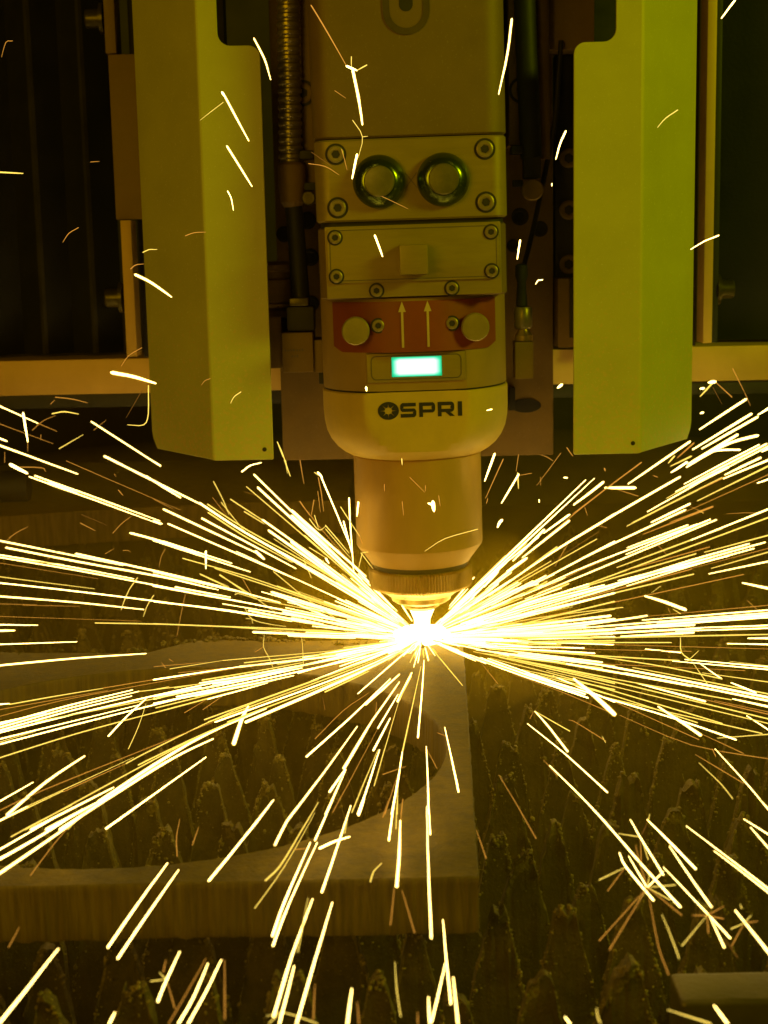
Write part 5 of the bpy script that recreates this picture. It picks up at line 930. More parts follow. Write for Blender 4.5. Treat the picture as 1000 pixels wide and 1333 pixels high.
('front','W',0.43,-4.6,-427.9,4,-5.4,-434,4,-6.3,-439.8,4,-7.2,-446,4,-8.2,-452.7,4,-9.3,-459.6,4,-10.4,-466.3,4),
('gl','W',0.87,-96.5,-108.2,286.9,-90.6,-108.2,277,-84.8,-108.2,267.1),
('leftlow','W',0.58,-226.7,-163,3.6,-223.9,-160.9,3.6,-221.1,-158.7,3.6,-217.2,-155.7,3.6,-211.3,-151.3,3.6,-204.3,-145.9,3.6,-197.2,-140.5,3.6),
('leftup','W',1.92,-261.2,189.4,72.5,-250.3,183.4,69.6,-239.4,177.4,66.8),
('leftup','W',0.8,-285.5,106,143.4,-281.1,104.7,141.5,-276.7,103.5,139.7,-271.1,101.9,137.3,-263.4,99.7,134.1,-254.5,97.1,130.3,-245.5,94.6,126.5),
('rightup','W',1.69,117.8,53.3,82.9,127,53.3,82.7,136.2,53.3,82.5),
('rightlow','W',0.71,176.2,-35.4,4.2,184.2,-36.6,4.2,192.1,-37.9,4.2,199,-38.9,4.2,204,-39.7,4.2,207.9,-40.3,4.2,211.8,-40.9,4.2),
('rightup','W',1.28,93.4,16.2,79,96.4,16.6,81.1,99.4,17.1,83.1,102.4,17.5,85.2,105.4,17.9,87.4,108.4,18.4,89.6,111.4,18.9,91.9),
('rightlow','W',0.59,66.4,-111.4,9.1,78.5,-144,11.3,90.6,-167.6,11.4),
('leftlow','Y',0.27,-178.6,-279.5,4.2,-160.4,-248.8,4.2,-140.5,-215,4.2),
('leftup','W',0.7,-162.8,15.9,41.3,-143.1,14.1,36.5,-123.4,12.3,31.7),
('rightlow','W',0.38,121.5,-254.5,16,122.8,-270.1,16,124,-285,16,125,-298.4,16,125.7,-309.7,16,126.2,-319.8,16,126.7,-329.6,16),
('rightup','W',1.05,197.2,1.7,-2.8,201.1,1.7,-2.9,205.1,1.7,-2.9,209.3,1.7,-3,213.8,1.7,-3.1,218.5,1.7,-3.2,223.2,1.7,-3.3),
('leftup','W',0.64,-159.1,39.8,57.2,-137.7,35.4,50.6,-116.4,31,44.1),
('front','W',0.79,-29.8,-172.2,5.6,-22.8,-135.4,4.2,-15.2,-95.3,2.8),
('front','W',1.23,-16.5,-135.7,4.4,-12.4,-106.7,3.3,-8.1,-75.9,2.2),
('rightup','Y',0.82,47.1,6.9,18.8,62.1,12.5,25,77,16.4,31.7),
('leftup','W',1.17,-271.5,11.7,9.1,-266.7,11.9,9.1,-261.9,12.1,9,-257.6,12.3,9,-254.3,12.4,9,-251.5,12.5,8.9,-248.8,12.6,8.9),
('rightup','O',0.44,172.2,51,30.4,190.7,56,33.6,209.4,61.1,36.8,224.1,65,39.4,232,67.1,40.8,235.7,68.1,41.4,239.4,69,42.1),
('leftlow','W',0.49,-193.1,-288.7,6.7,-191.5,-284.7,6.7,-189.9,-280.7,6.7,-187.9,-275.6,6.7,-185.2,-268.9,6.7,-182,-261,6.7,-178.8,-252.9,6.7),
('leftup','W',0.71,-273.5,19.8,11.4,-269,19.7,11.2,-264.6,19.6,11.1,-259.2,19.5,11,-252.1,19.3,10.8,-244.1,19.1,10.5,-236,19,10.3),
('front','W',0.62,-51.1,-333.3,9.5,-48.3,-311.7,9.5,-45.2,-288.5,9.5),
('front','Y',0.36,-28.1,-286.6,14.1,-26.3,-263.8,12.6,-24.4,-239.6,11.2,-22.3,-214.7,9.7,-20.2,-189.5,8.4,-18,-163.7,7.1,-15.6,-136.3,5.7),
('front','W',0.6,-76.2,-351.2,19.1,-74.9,-345.5,19.1,-73.6,-339.8,19.1,-72.3,-333.8,19.1,-71,-327.4,19.1,-69.6,-320.8,19.1,-68.2,-314.1,19.1),
('leftlow','W',0.63,-151.1,-218.4,15.9,-149.9,-208.3,15.9,-148.6,-197.9,15.9,-147.2,-187.8,15.9,-145.6,-178.5,15.9,-144,-169.6,15.9,-142.4,-160.5,15.9),
('front','W',0.43,-3.5,-464.2,17.4,-3.5,-478.7,17.4,-3.5,-492.4,17.4),
('rightlow','Y',0.41,123.4,-250.6,19.6,131.6,-249.3,19.6,139.8,-247.9,19.6,146.7,-246.8,19.6,151.2,-246.1,19.6,154.2,-245.6,19.6,157.3,-245.1,19.6),
('gl','W',0.76,-80.7,-114.2,338,-79.1,-114.2,334.9,-77.5,-114.2,331.7,-76,-114.2,328.5,-74.9,-114.2,325.2,-74.1,-114.2,321.8,-73.2,-114.2,318.4),
('rightup','W',1.14,203.1,98.1,82.6,215.8,103.1,87.3,228.6,108.1,91.9),
('rightup','W',0.68,136.8,83.8,37.9,158.3,93.9,43.1,180.2,104.1,48.3),
('front','O',0.3,-44.7,-313.9,13.2,-42.4,-300,13.2,-39.9,-284.7,12.8,-37.2,-265.1,11.7,-34.1,-242.3,10.4,-30.5,-216.7,9,-26.7,-189.5,7.6),
('leftlow','Y',0.38,-168.6,-335.6,14.4,-165.9,-330.1,14.4,-163.2,-324.4,14.4,-160.4,-318.8,14.4,-157.5,-313.4,14.4,-154.5,-308,14.4,-151.5,-302.6,14.4),
('front','Y',0.4,-36.7,-326.3,17.8,-35,-313.9,17.8,-33.4,-298.6,16.9,-31.7,-282.2,15.6,-30,-266.6,14.5,-28.3,-251.1,13.4,-26.6,-235.1,12.3),
('rightup','W',1.02,153.8,91.7,53,167.7,98.9,57.6,181.8,106,62.3),
('leftlow','Y',0.71,-53.6,-144.9,12.9,-43.1,-117.3,10,-31.8,-88.4,7.2),
('front','W',0.63,-22.4,-327.9,6.6,-21.1,-306,6.6,-19.7,-281.5,6.3),
('leftup','W',0.72,-154.2,46.7,26.3,-136.6,42.4,23.6,-119,38.1,21),
('rightup','Y',0.7,25.4,3.1,15.4,40.2,7.3,22.6,55.1,13.4,29.5),
('leftup','O',0.23,-269.1,5.3,20.4,-267.1,5.2,20.3,-265.1,5.2,20.2,-255.2,5.1,19.7,-232,4.8,18.5,-200.8,4.5,16.8,-169.7,4.2,15.2),
('front','W',0.81,-28.6,-236.7,12.6,-24.8,-208.2,10.6,-20.7,-177.7,8.7),
('leftup','W',1.08,-189.5,175.9,78.1,-176,164.5,71.9,-162.7,153,65.9),
('leftlow','W',0.45,-178.6,-342.9,20,-176.9,-339.6,20,-175.2,-336.3,20,-173.2,-332.6,20,-170.9,-328.1,20,-168.3,-323.2,20,-165.7,-318.2,20),
('front','W',0.76,-49.5,-330.9,5.1,-47.7,-328.6,5.1,-45.8,-326.3,5.1,-43.9,-324.2,5.1,-41.9,-322.5,5.1,-40,-321.1,5.1,-38,-319.7,5.1),
('front','W',0.5,-34.1,-475.6,20.2,-34.6,-486.2,20.2,-35,-496.3,20.2),
('rightlow','O',0.21,60.1,-66.1,13.1,66.9,-74.2,14.8,73.5,-82.2,16.4,80,-90,18,85.8,-96.8,19.5,91.9,-100.4,20.1,100.5,-101.9,20.1,112.4,-103.8,20.1,126.5,-106,20.1,140.4,-108.2,20.1),
('burst','Y',0.39,59.4,-477.5,12.4,61.2,-478.9,12.4,63,-480.4,12.4,64.8,-481.8,12.4,66.6,-483.2,12.4,68.5,-484.7,12.4,70.3,-486.2,12.4),
('rightup','W',1.14,224.9,101.6,121.4,227,102.4,122.4,229.1,103.2,123.5,232,104.3,125,236.2,106,127.1,241.2,107.9,129.6,246.2,109.8,132.1),
('rightlow','O',0.36,132.8,-200.3,21.3,140.2,-207.3,21.3,147.5,-214.2,21.3,153.4,-219.8,21.3,157,-223.2,21.3,159.4,-225.4,21.3,161.7,-227.6,21.3),
('rightlow','W',0.45,119.5,-317.4,8.2,121.5,-323,8.2,123.4,-328.6,8.2,125.2,-333.7,8.2,126.8,-338.1,8.2,128.2,-342.1,8.2,129.6,-346.1,8.2),
('leftup','Y',0.66,-67.3,-34.6,73.2,-56.5,-34.6,63,-45.6,-34.6,52.7),
('leftup','O',0.47,-73.6,36.3,81.1,-72.3,35.6,79.4,-71.1,34.8,77.8,-68.9,33.7,75.2,-65.4,31.8,70.9,-61,29.5,65.6,-56.6,27.2,60.5,-52.3,25.1,55.7,-47.9,23.1,51.1,-43.5,19.9,46.7),
('front','O',0.24,-88.2,-480,12.7,-87.1,-473.4,12.7,-86,-466.6,12.7,-85,-459.7,12.7,-83.9,-452.7,12.7,-82.8,-445.7,12.7,-81.8,-438.5,12.7),
('rightlow','W',0.42,113.8,-351.8,18.4,114.4,-358.6,18.4,115,-365.3,18.4,115.5,-371.5,18.4,116,-377.1,18.4,116.5,-382.3,18.4,116.9,-387.3,18.4),
('leftup','O',0.29,-219.2,50.2,107.6,-207.3,47.9,102.5,-195.4,45.6,97.4,-183.4,43.3,92.4,-171.4,41.1,87.3,-159.4,38.8,82.3,-147.4,36.5,77.3),
('rightlow','W',0.53,149.2,-196.2,12.1,150.9,-203.5,12.1,152.6,-210.7,12.1,154.1,-217.6,12.1,155.6,-223.9,12.1,157,-229.9,12.1,158.3,-235.8,12.1),
('leftup','W',1.92,-253.8,49.9,105.9,-248.7,48.7,103.3,-243.5,47.6,100.7),
('leftlow','W',0.58,-137.9,-164.4,18.2,-126.9,-157.3,18.2,-115.8,-150,18.2),
('leftup','W',1.24,-254.2,92.8,133.4,-253.5,91,130.6,-252.7,89.1,127.9,-252,87.2,125,-251.2,85.3,122.1,-250.4,83.3,119.2,-249.7,81.3,116.3),
('leftup','Y',0.53,-127.3,59.1,30.6,-121.4,54.4,28.1,-115.6,49.7,25.6,-109.7,44.7,23,-103.6,39.2,20.2,-97.5,33.3,17.2,-91.4,27.5,14.3),
('rightup','Y',0.87,139.5,102.8,48.7,153.1,111.4,53.4,167,120,58.1),
('rightup','Y',0.64,153.1,36,78.3,167.6,39.2,85.4,182.1,42.4,92.5),
('rightup','W',0.94,207.3,28.4,87.9,209.3,28.6,88.5,211.3,28.8,89.1,214,29.1,90,218,29.5,91.3,222.8,30,92.8,227.6,30.5,94.3),
('rightup','O',0.74,162,70.8,56.7,176.7,75.6,60.8,191.5,80.3,64.9),
('front','W',0.68,-26.7,-188.9,7.4,-21.7,-157.5,5.9,-16.3,-123.7,4.4),
('front','W',0.8,-46,-306.7,19.3,-43.3,-292.1,18.6,-40.5,-274.3,17.1),
('rightup','W',0.94,23.7,6,17.6,31.1,11.1,23.9,38.6,17.7,29.8),
('rightup','W',1.09,216.6,56.1,103.4,217.6,56.3,103.8,218.6,56.5,104.2,220.6,57,105.1,224.5,57.8,106.7,229.3,58.9,108.8,234.2,60,110.9),
('rightup','W',0.88,46.1,-29.5,88.8,51,-29.5,96.9,55.9,-29.5,105.1),
('front','Y',0.29,-21.1,-427.4,4.6,-21,-434,4.6,-20.9,-440.5,4.6,-20.7,-446.7,4.6,-20.4,-452.5,4.6,-20.1,-458.1,4.6,-19.7,-463.6,4.6),
('rightlow','O',0.24,47.4,-85.5,2.9,55.3,-99.7,3.5,62.9,-113.5,4,70.2,-127.6,4.6,77.1,-142.2,5.1,84,-155.2,5.1,90.6,-167.7,5.1),
('leftup','Y',0.48,-148.4,-64.2,163.7,-148.6,-64.2,158.4,-148.8,-64.2,153,-149.1,-64.2,148.6,-149.7,-64.2,145.6,-150.5,-64.2,143.6,-152,-64.2,142.3,-154.5,-64.2,141.9,-157.6,-64.2,142.2,-160.8,-64.2,142.5),
('rightup','W',0.99,36.8,-25.8,101.3,39.7,-25.8,109.1,42.6,-25.8,116.8),
('rightup','W',1.28,52,8.1,40.3,57.9,9.3,44,63.8,10.1,47.7),
('rightup','W',0.97,78.4,46.5,56.1,86.8,50.4,61,95.3,54.4,66),
('rightup','W',1.39,37.7,4.2,32,42,5.4,36.4,46.3,6.7,40.7),
('leftup','O',0.24,-278.8,50.1,46.1,-275.6,49.7,45.6,-272.5,49.2,45.2,-264,47.9,43.9,-246.4,45.2,41.3,-223.6,41.7,37.9,-200.8,38.2,34.5),
('leftlow','Y',0.43,-139.9,-154.2,6.5,-127.7,-143.1,6.5,-115.2,-131.7,6.5),
('leftup','W',1.03,-291,120,119.7,-286,120,117.6,-281,120,115.5,-277,120,113.9,-274.8,120,113,-273.7,120,112.5,-272.5,120,112),
('rightup','O',0.7,93.7,22.9,72.2,103.9,25.1,79.2,114,27.3,86.2),
('rightup','W',0.97,185.1,62.4,102.7,187.6,62.7,103.1,190.2,62.9,103.6,193,63.1,103.9,196.5,63.2,104,200.4,63.2,103.9,204.2,63.2,103.8),
('hd','W',0.97,-31.5,-102.6,281.8,-32.9,-102.6,276,-34.2,-102.6,270.2),
('leftlow','Y',0.36,-210.2,-223.9,13.1,-207.7,-221.2,13.1,-205.2,-218.4,13.1,-202.2,-215.1,13.1,-198.2,-210.7,13.1,-193.6,-205.6,13.1,-189,-200.5,13.1),
('leftup','O',0.38,-290.4,120,129.3,-286.5,120,127.8,-282.6,120,126.2,-276.4,120,123.7,-266.4,120,119.6,-254.1,120,114.7,-241.8,120,109.7),
('leftup','Y',0.61,-119.4,67.3,78.3,-106.4,61.1,70.6,-93.6,55,63.1),
('hd','W',0.76,72,-120.7,290,71.1,-120.7,288.1,70.1,-120.7,286.1,69.3,-120.7,284.1,68.5,-120.7,281.7,67.9,-120.7,279.3,67.2,-120.7,276.8),
('burst','O',0.16,66.5,-401,17.1,64.9,-417.5,17.1,63.4,-433,17.1,62.3,-445.4,17.1,62,-453.5,17.1,62,-459.1,17.1,62,-464.7,17.1),
('front','Y',0.26,-60.4,-467.7,7.8,-58.7,-466.8,7.8,-57.1,-465.8,7.8,-54.9,-465.9,7.8,-51.8,-467.6,7.8,-48.3,-470.2,7.8,-44.8,-472.9,7.8),
('leftup','W',0.77,-44.9,-32.4,80.4,-42.8,-32.4,71.2,-40.6,-32.4,61.9),
('leftlow','W',0.69,-232.8,-139,7.4,-228.8,-138.1,7.4,-224.9,-137.2,7.4,-221.6,-136.4,7.4,-219.6,-136,7.4,-218.4,-135.7,7.4,-217.1,-135.4,7.4),
('front','Y',0.25,-50,-411.5,20.6,-50.7,-432.3,20.6,-51.4,-451.6,20.6),
('burst','Y',0.28,66,-431.1,21,66,-435.8,21,66.1,-440.4,21,66,-445.3,21,65.9,-450.8,21,65.8,-456.5,21,65.6,-462.1,21),
('rightup','O',0.55,36.9,-29.5,91.7,42,-29.5,102.9,47.2,-29.5,114.2),
('leftlow','O',0.2,-157.5,-354,6.2,-156.7,-343.5,6.2,-155.8,-332.7,6.2,-154.8,-321.7,6.2,-153.4,-311,6.2,-151.7,-300.2,6.2,-150,-289,6.2),
('rightlow','W',0.77,152.9,-147.3,14,157,-156.5,14,161,-165.4,14),
('burst','W',0.43,69.4,-343.3,4.4,70.4,-357.8,4.4,71.4,-371.6,4.4),
('leftup','Y',0.6,-246.3,35.3,48.1,-233.6,34.3,46.6,-220.8,33.3,45.1),
('burst','W',0.49,70.3,-490.2,20.2,71.1,-495.5,20.2,71.8,-500.7,20.2),
('rightlow','O',0.3,113.2,-252.6,13,119.7,-271.8,13,125.8,-289.9,13),
('gr','W',0.85,148.7,-118.1,342.6,151.9,-118.1,346.8,155.1,-118.1,350.9),
('burst','O',0.18,69.7,-383,9.1,57.7,-404.5,9.1,46.6,-424.4,9.1),
('hd','W',0.89,-23.3,-100.9,241.3,-21.4,-100.9,236.1,-19.6,-100.9,230.8),
('rightlow','Y',0.32,110.6,-273.1,16.4,111.9,-282.2,16.4,113.2,-291,16.4,114.2,-298.8,16.4,114.7,-305.3,16.4,115,-310.9,16.4,115.2,-316.5,16.4),
('rightlow','Y',0.33,165.6,-88.1,8.5,172,-91.9,8.5,178.4,-95.6,8.5,183.9,-98.8,8.5,188,-101.2,8.5,191.3,-103.1,8.5,194.6,-105,8.5),
('hd','Y',0.35,-0.3,-98.7,75.6,3.2,-98.7,77.9,6.6,-98.7,80.2,10.8,-98.7,82.3,16.1,-98.7,83.9,22,-98.7,85.4,28,-98.7,86.9),
('rightlow','Y',0.44,50.7,-171.6,8.8,57,-192.2,10.1,63.1,-211.1,11.2),
('burst','W',0.37,83.8,-422.8,15.3,83.7,-433.5,15.3,83.6,-443.8,15.3),
('burst','O',0.16,66,-404.1,18.5,64,-408.6,18.5,62.1,-413,18.5,59.4,-419.4,18.5,55.3,-428.8,18.5,50.6,-439.8,18.5,46.1,-450.3,18.5),
('leftup','Y',0.54,-128.9,74.1,27.8,-116.5,60.5,22.5,-104.2,46.9,17.4),
('front','W',0.41,-11.1,-461.9,10,-11.2,-470.3,10,-11.2,-478.4,10),
('leftup','Y',0.58,-55.4,-30.6,78.1,-48.8,-30.6,69.9,-42.3,-30.6,61.6),
('gr','W',0.58,135.7,-115.5,231.2,138,-115.5,232.6,140.3,-115.5,233.9,142.6,-115.5,235.2,144.9,-115.5,236.1,147.2,-115.5,236.9,149.5,-115.5,237.8),
('rightlow','W',0.56,123.7,-62.9,9.5,132.8,-67.4,9.5,141.9,-71.8,9.5),
('rightup','W',1.18,154.8,29.6,95.5,159.6,30.4,98.3,164.4,31.3,101.2),
('gl','Y',0.76,-208.6,-119,276.1,-203,-119,275.7,-197.4,-119,275.3),
('leftup','O',0.36,-278.2,40.3,19.7,-273.6,40.2,19.6,-269.1,40.1,19.5,-263.6,39.9,19.3,-256.5,39.7,19.1,-248.5,39.5,18.8,-240.4,39.2,18.5),
('rightup','O',0.75,181.5,78.1,76.1,190.8,81.5,79.6,200.2,84.9,83.2),
('rightlow','O',0.18,24.2,-284.8,17.1,25.4,-299.4,18.3,26.8,-311.6,18.7,28.2,-322.9,18.7,29.6,-335,18.7,31,-347.3,18.7,32.4,-359.1,18.7),
('leftup','Y',0.53,-137,38.6,35.8,-125.4,33.7,31.2,-113.9,28.8,26.7),
('leftlow','Y',0.34,-145.3,-200.8,3.6,-145.4,-189.8,3.6,-145.5,-178.6,3.6,-145.8,-166.8,3.6,-146.3,-154.4,3.6,-147,-141.4,3.6,-147.8,-128,3.6),
('rightup','O',1.03,175.9,120,91.4,181.3,120,96.2,186.6,120,101),
('leftup','Y',0.42,-107.9,16.7,18.8,-106.6,14.7,16.8,-105.3,12.8,14.9,-103.4,11.2,13.3,-100.7,10.2,12.2,-97.5,9.5,11.4,-94,8.9,10.8,-90.4,8.4,10.1,-86.6,8,9.6,-82.7,7.5,9.1),
('leftlow','O',0.23,-55.4,-224.4,14.5,-51.8,-206.6,13.1,-48,-188.1,11.8,-44.1,-170.8,10.6,-40,-156.1,9.5,-35.8,-143.1,8.4,-31.5,-129.7,7.4),
('leftup','Y',0.53,-46.4,-30.4,88.6,-41.2,-30.4,79.9,-35.9,-30.4,71.2),
('leftup','Y',0.56,-180.7,64.5,29,-182,60.4,27.3,-183.3,56.2,25.6,-184.4,52.1,23.9,-185.1,47.8,22.1,-185.6,43.4,20.4,-186,39.6,18.9,-186.3,36.7,17.7,-186.4,34.3,16.8,-186.5,31.9,15.8),
('leftup','Y',0.61,-88.2,78.2,110.8,-86.6,75.7,107,-85,73.1,103.2,-83.6,70.8,99.8,-82.5,69,97.1,-81.6,67.5,94.8,-80.6,65.9,92.5),
('rightup','D',0.31,78.4,29.5,39,95.4,36.1,48,112.5,42.6,57),
('rightup','Y',0.88,165.8,90.5,90.2,173,93.1,92.9,180.2,95.7,95.7),
('leftlow','Y',0.31,-136.5,-114.4,18.2,-123.4,-107.2,18.2,-110,-99.9,18.2),
('leftup','Y',0.56,-136.2,124.9,81.1,-133.7,120.2,77.7,-131.2,115.5,74.3,-129,111.1,71.1,-127.1,106.9,68.2,-125.6,103,65.5,-124,99,62.8),
('rightup','W',0.97,112.7,50.8,59.9,118.4,53.2,62.8,124,55.5,65.7),
('front','W',0.47,-5.3,-287.2,4,-5.6,-302.3,4.1,-5.8,-316.5,4.1),
('leftup','Y',0.72,-227.8,58,136.5,-225.3,58.1,136.9,-222.8,58.3,137.4,-220.2,58.4,137.5,-217.3,58.3,137.1,-214.4,58.1,136.5,-211.5,57.8,135.9),
('hd','Y',0.44,-76.4,-105.3,136.6,-75.5,-105.3,134.4,-74.5,-105.3,132.2,-73.6,-105.3,129.6,-72.6,-105.3,126.3,-71.5,-105.3,122.5,-70.4,-105.3,118.8),
('front','Y',0.61,-15.7,-142.6,7.7,-12.1,-116.9,6.1,-8.3,-89.8,4.5),
('leftup','Y',0.44,-55.5,-29.1,75.7,-48.4,-29.1,66.8,-41.3,-29.1,58),
('rightlow','Y',0.58,156.1,1.2,-1.3,138.8,-86.9,19.3,136.7,-97.4,19.3,135.5,-106.3,19.3,135.6,-112.9,19.3,136.5,-118.1,19.3,137.4,-123.2,19.3),
('leftup','O',0.49,-59.3,-18.9,104.3,-58.8,-18.9,101.1,-58.2,-18.9,97.8,-57.7,-18.9,94.5,-57.4,-18.9,91.1,-57,-18.9,87.6,-56.7,-18.9,84.2),
('front','O',0.3,-23.8,-300.2,6.7,-21,-275.8,6.2,-17.9,-248.8,5.4),
('front','O',0.22,-18.1,-397.4,16.3,-16.2,-414.6,16.3,-14.5,-430.8,16.3),
('hd','W',0.79,50.8,-103.6,237.3,50,-103.6,232.6,49.3,-103.6,228),
('leftlow','O',0.25,-132.3,-113.1,15.6,-116.6,-108.4,15.6,-100.6,-103.6,15.6),
('rightup','Y',1.02,190.7,120,132.4,194.8,120,136.9,198.8,120,141.4),
('hd','W',1.82,4.2,-104.2,102.6,4.4,-104.2,100.4,4.7,-104.2,98.3),
('rightup','O',0.42,55.5,17.5,28.6,66.8,22.8,33.4,78.1,26.4,38.7),
('hd','Y',0.35,-33.2,-106.9,298.5,-31.3,-106.9,295.8,-29.5,-106.9,293.2,-28.5,-106.9,290.3,-28.7,-106.9,287.1,-29.8,-106.9,283.6,-30.8,-106.9,280.2),
('front','O',0.14,-75.5,-441.5,13.5,-73.5,-461.3,13.5,-71.7,-479.7,13.5),
('leftup','Y',0.45,-129.4,105,70.1,-120.5,93.4,61.6,-111.7,81.8,53.4),
('front','W',0.62,-34.2,-317.6,13.2,-33.1,-308.5,13.2,-32.1,-298.9,13.1),
('rightlow','Y',0.3,125.6,-317.9,16.7,125.9,-320.7,16.7,126.2,-323.5,16.7,126.6,-327.2,16.7,127.2,-332.5,16.7,127.9,-338.5,16.7,128.5,-344.5,16.7),
('leftlow','O',0.17,-163.3,-264.5,6.2,-152.8,-247.3,6.2,-141.7,-229.1,6.2),
('leftup','W',1.53,-107.4,102.4,36.9,-104.4,98,35.1,-101.3,93.6,33.4),
('leftup','W',0.96,-133.4,41.2,49.9,-133.1,37.3,45.3,-132.9,33.4,40.7),
('rightlow','W',0.49,146.7,-98,10.8,147.9,-104.9,10.8,149,-111.8,10.8,150,-117.7,10.8,150.8,-122.2,10.8,151.5,-125.8,10.8,152.2,-129.4,10.8),
('front','Y',0.43,-29.4,-370.4,8,-29.1,-367.3,8,-28.7,-364.1,8,-28.2,-361.1,8,-27.3,-358.5,8,-26.3,-356.1,8,-25.2,-353.7,8),
('hd','O',0.38,-55.3,-121.7,277,-52.5,-121.7,276.6,-49.8,-121.7,276.2,-47.2,-121.7,275.5,-44.8,-121.7,274.3,-42.6,-121.7,272.8,-40.4,-121.7,271.3),
('leftup','O',0.51,-238.5,120,140.8,-234.7,120,140.4,-231,120,139.9,-227.3,120,139.3,-223.9,120,138.5,-220.6,120,137.5,-217.3,120,136.6),
('leftup','W',0.72,-109.4,46.1,99.1,-107.7,46.7,100.3,-106,47.3,101.6,-104.2,47.8,102.6,-102.1,48.1,103.2,-99.8,48.3,103.6,-97.5,48.5,104.1),
('gr','Y',0.46,119.7,-107.9,291.9,121,-107.9,293.4,122.3,-107.9,294.9,123.8,-107.9,296.3,125.6,-107.9,297.6,127.6,-107.9,298.8,129.6,-107.9,300.1),
('hd','W',1.15,-35.3,-107.1,324.7,-32.9,-107.1,323.6,-30.5,-107.1,322.6),
('front','O',0.2,-20.7,-403.2,20.4,-21.5,-418.7,20.4,-22.3,-433.4,20.4),
('front','Y',0.33,-18.8,-298.3,5.9,-18.4,-279.7,5.6,-18,-259.6,5),
('rightlow','O',0.19,64.8,-410.7,21.4,65.1,-403.8,21.4,65.4,-396.6,21.4,65.7,-390,21.4,66.1,-384.3,21.4,66.5,-379.2,21.4,66.9,-373.9,21.4),
('rightlow','O',0.24,61.1,-223.1,20.5,61.7,-224.1,20.7,62.3,-225.1,20.9,63.8,-228.2,20.9,66.6,-235.8,20.9,70.1,-245.7,20.9,73.5,-255.4,20.9),
('leftup','O',0.51,-263.5,105.8,96.5,-257.6,105.7,96.3,-251.6,105.6,96.1,-247.2,105.3,95.7,-245.2,104.6,95.1,-244.8,103.8,94.2,-244.3,103,93.4),
('front','Y',0.31,-19.5,-330.9,12.5,-19.1,-315,12.5,-18.6,-296.4,11.8),
('rightup','O',0.64,199.8,120,142.4,205.8,120,136.9,211.7,120,131.4),
('rightlow','Y',0.42,147.8,-72.5,5,147.4,-97.2,5,147,-120.5,5),
('burst','Y',0.19,82,-425.5,17.8,75.6,-436.5,17.8,69.5,-447.1,17.8),
('leftup','Y',0.62,-111.5,74.2,68.9,-104.9,70.7,65.4,-98.4,67.2,61.9),
('burst','O',0.17,66.8,-399.6,16.5,70.6,-411.2,16.5,74.3,-422.3,16.5),
('leftup','Y',0.45,-142.6,80.3,27.3,-132.4,72.6,24.4,-122.3,64.8,21.7),
('leftup','O',0.24,-247.2,31.4,20.2,-229.4,30.9,19.6,-211.7,30.5,18.9),
('front','W',0.52,-106.3,-477.2,11.5,-106,-473.8,11.5,-105.8,-470.4,11.5),
('leftlow','O',0.23,-104.8,-334.9,4.7,-105.8,-328.4,4.7,-106.8,-321.7,4.7,-107.6,-315.1,4.7,-108.1,-308.6,4.7,-108.4,-302.1,4.7,-108.8,-295.6,4.7),
('leftup','O',0.31,-149.7,57.6,18.8,-149.7,50.3,16.7,-149.6,43,14.6,-149.6,34.9,12.3,-149.4,25.7,9.8,-149.2,15.7,7.1,-149,5.7,4.6),
('leftup','W',0.88,-36.2,-30.6,91.1,-36.7,-30.6,87.1,-37.2,-30.6,83.1),
('leftup','Y',0.51,-237.9,120,106.3,-229.7,120,110.8,-221.5,120,115.3),
('leftlow','Y',0.39,-129.8,-147.6,17.4,-123.4,-144,17.4,-117,-140.4,17.4),
('leftup','Y',0.48,-116.1,40.7,22,-115.6,41.2,22.3,-115.1,41.7,22.5,-113.3,41.4,22.3,-109.5,39.9,21.5,-104.4,37.6,20.2,-99.4,35.4,19),
('rightlow','W',0.33,68.6,-388.9,11.7,72.7,-382.2,11.7,76.8,-375.3,11.7),
('leftlow','O',0.22,-153.3,-61.3,4.8,-138.6,-57.6,4.8,-123.8,-53.9,4.8),
('front','O',0.27,-32.6,-477.1,16.9,-32.2,-483.8,16.9,-31.9,-490.3,16.9),
('leftup','O',0.48,-74.2,62.4,104.7,-72.9,58,97,-71.5,53.5,89.4),
('rightup','O',0.3,72,25.4,89.8,79.6,28,99.2,87.2,30.7,108.6),
('gl','W',0.51,-98,-98.6,265.2,-97.4,-98.6,264.1,-96.8,-98.6,262.9,-96.3,-98.6,261.6,-96,-98.6,259.8,-95.7,-98.6,257.7,-95.4,-98.6,255.7),
('leftlow','Y',0.33,-95.9,6.3,4.7,-95.9,2.4,3.1,-94.1,-23.6,7.4,-93.4,-32.4,7.4,-92.2,-39.5,7.3,-90.8,-45.7,7.2,-89.3,-52.2,7.2,-87.9,-59.5,7.1,-86.6,-67.1,7.1,-85.2,-74.5,7),
('gl','O',0.36,-156.3,-101.8,177.5,-155,-101.8,179.2,-153.8,-101.8,181,-152.2,-101.8,182.7,-150.1,-101.8,184.1,-147.7,-101.8,185.4,-145.2,-101.8,186.7),
('gl','O',0.47,-120,-102.8,243.2,-118.6,-102.8,243.8,-117.1,-102.8,244.3,-115.5,-102.8,244.7,-113.6,-102.8,244.9,-111.6,-102.8,244.9,-109.5,-102.8,244.9),
('burst','Y',0.23,64.6,-411.5,21.8,69.5,-410.8,21.8,74.4,-410,21.8),
('rightup','W',1.43,43.3,-36.1,76.1,43.6,-36.1,76.9,43.9,-36.1,77.7,44.2,-36.1,78.3,44.6,-36.1,78.9,45.1,-36.1,79.4,45.5,-36.1,79.8),
('rightup','O',0.46,211.9,120,150.3,216.1,120,142.1,220.4,120,133.8),
('rightlow','O',0.17,119.8,-228.5,14.9,126.7,-243.6,14.9,133.2,-258.1,14.9),
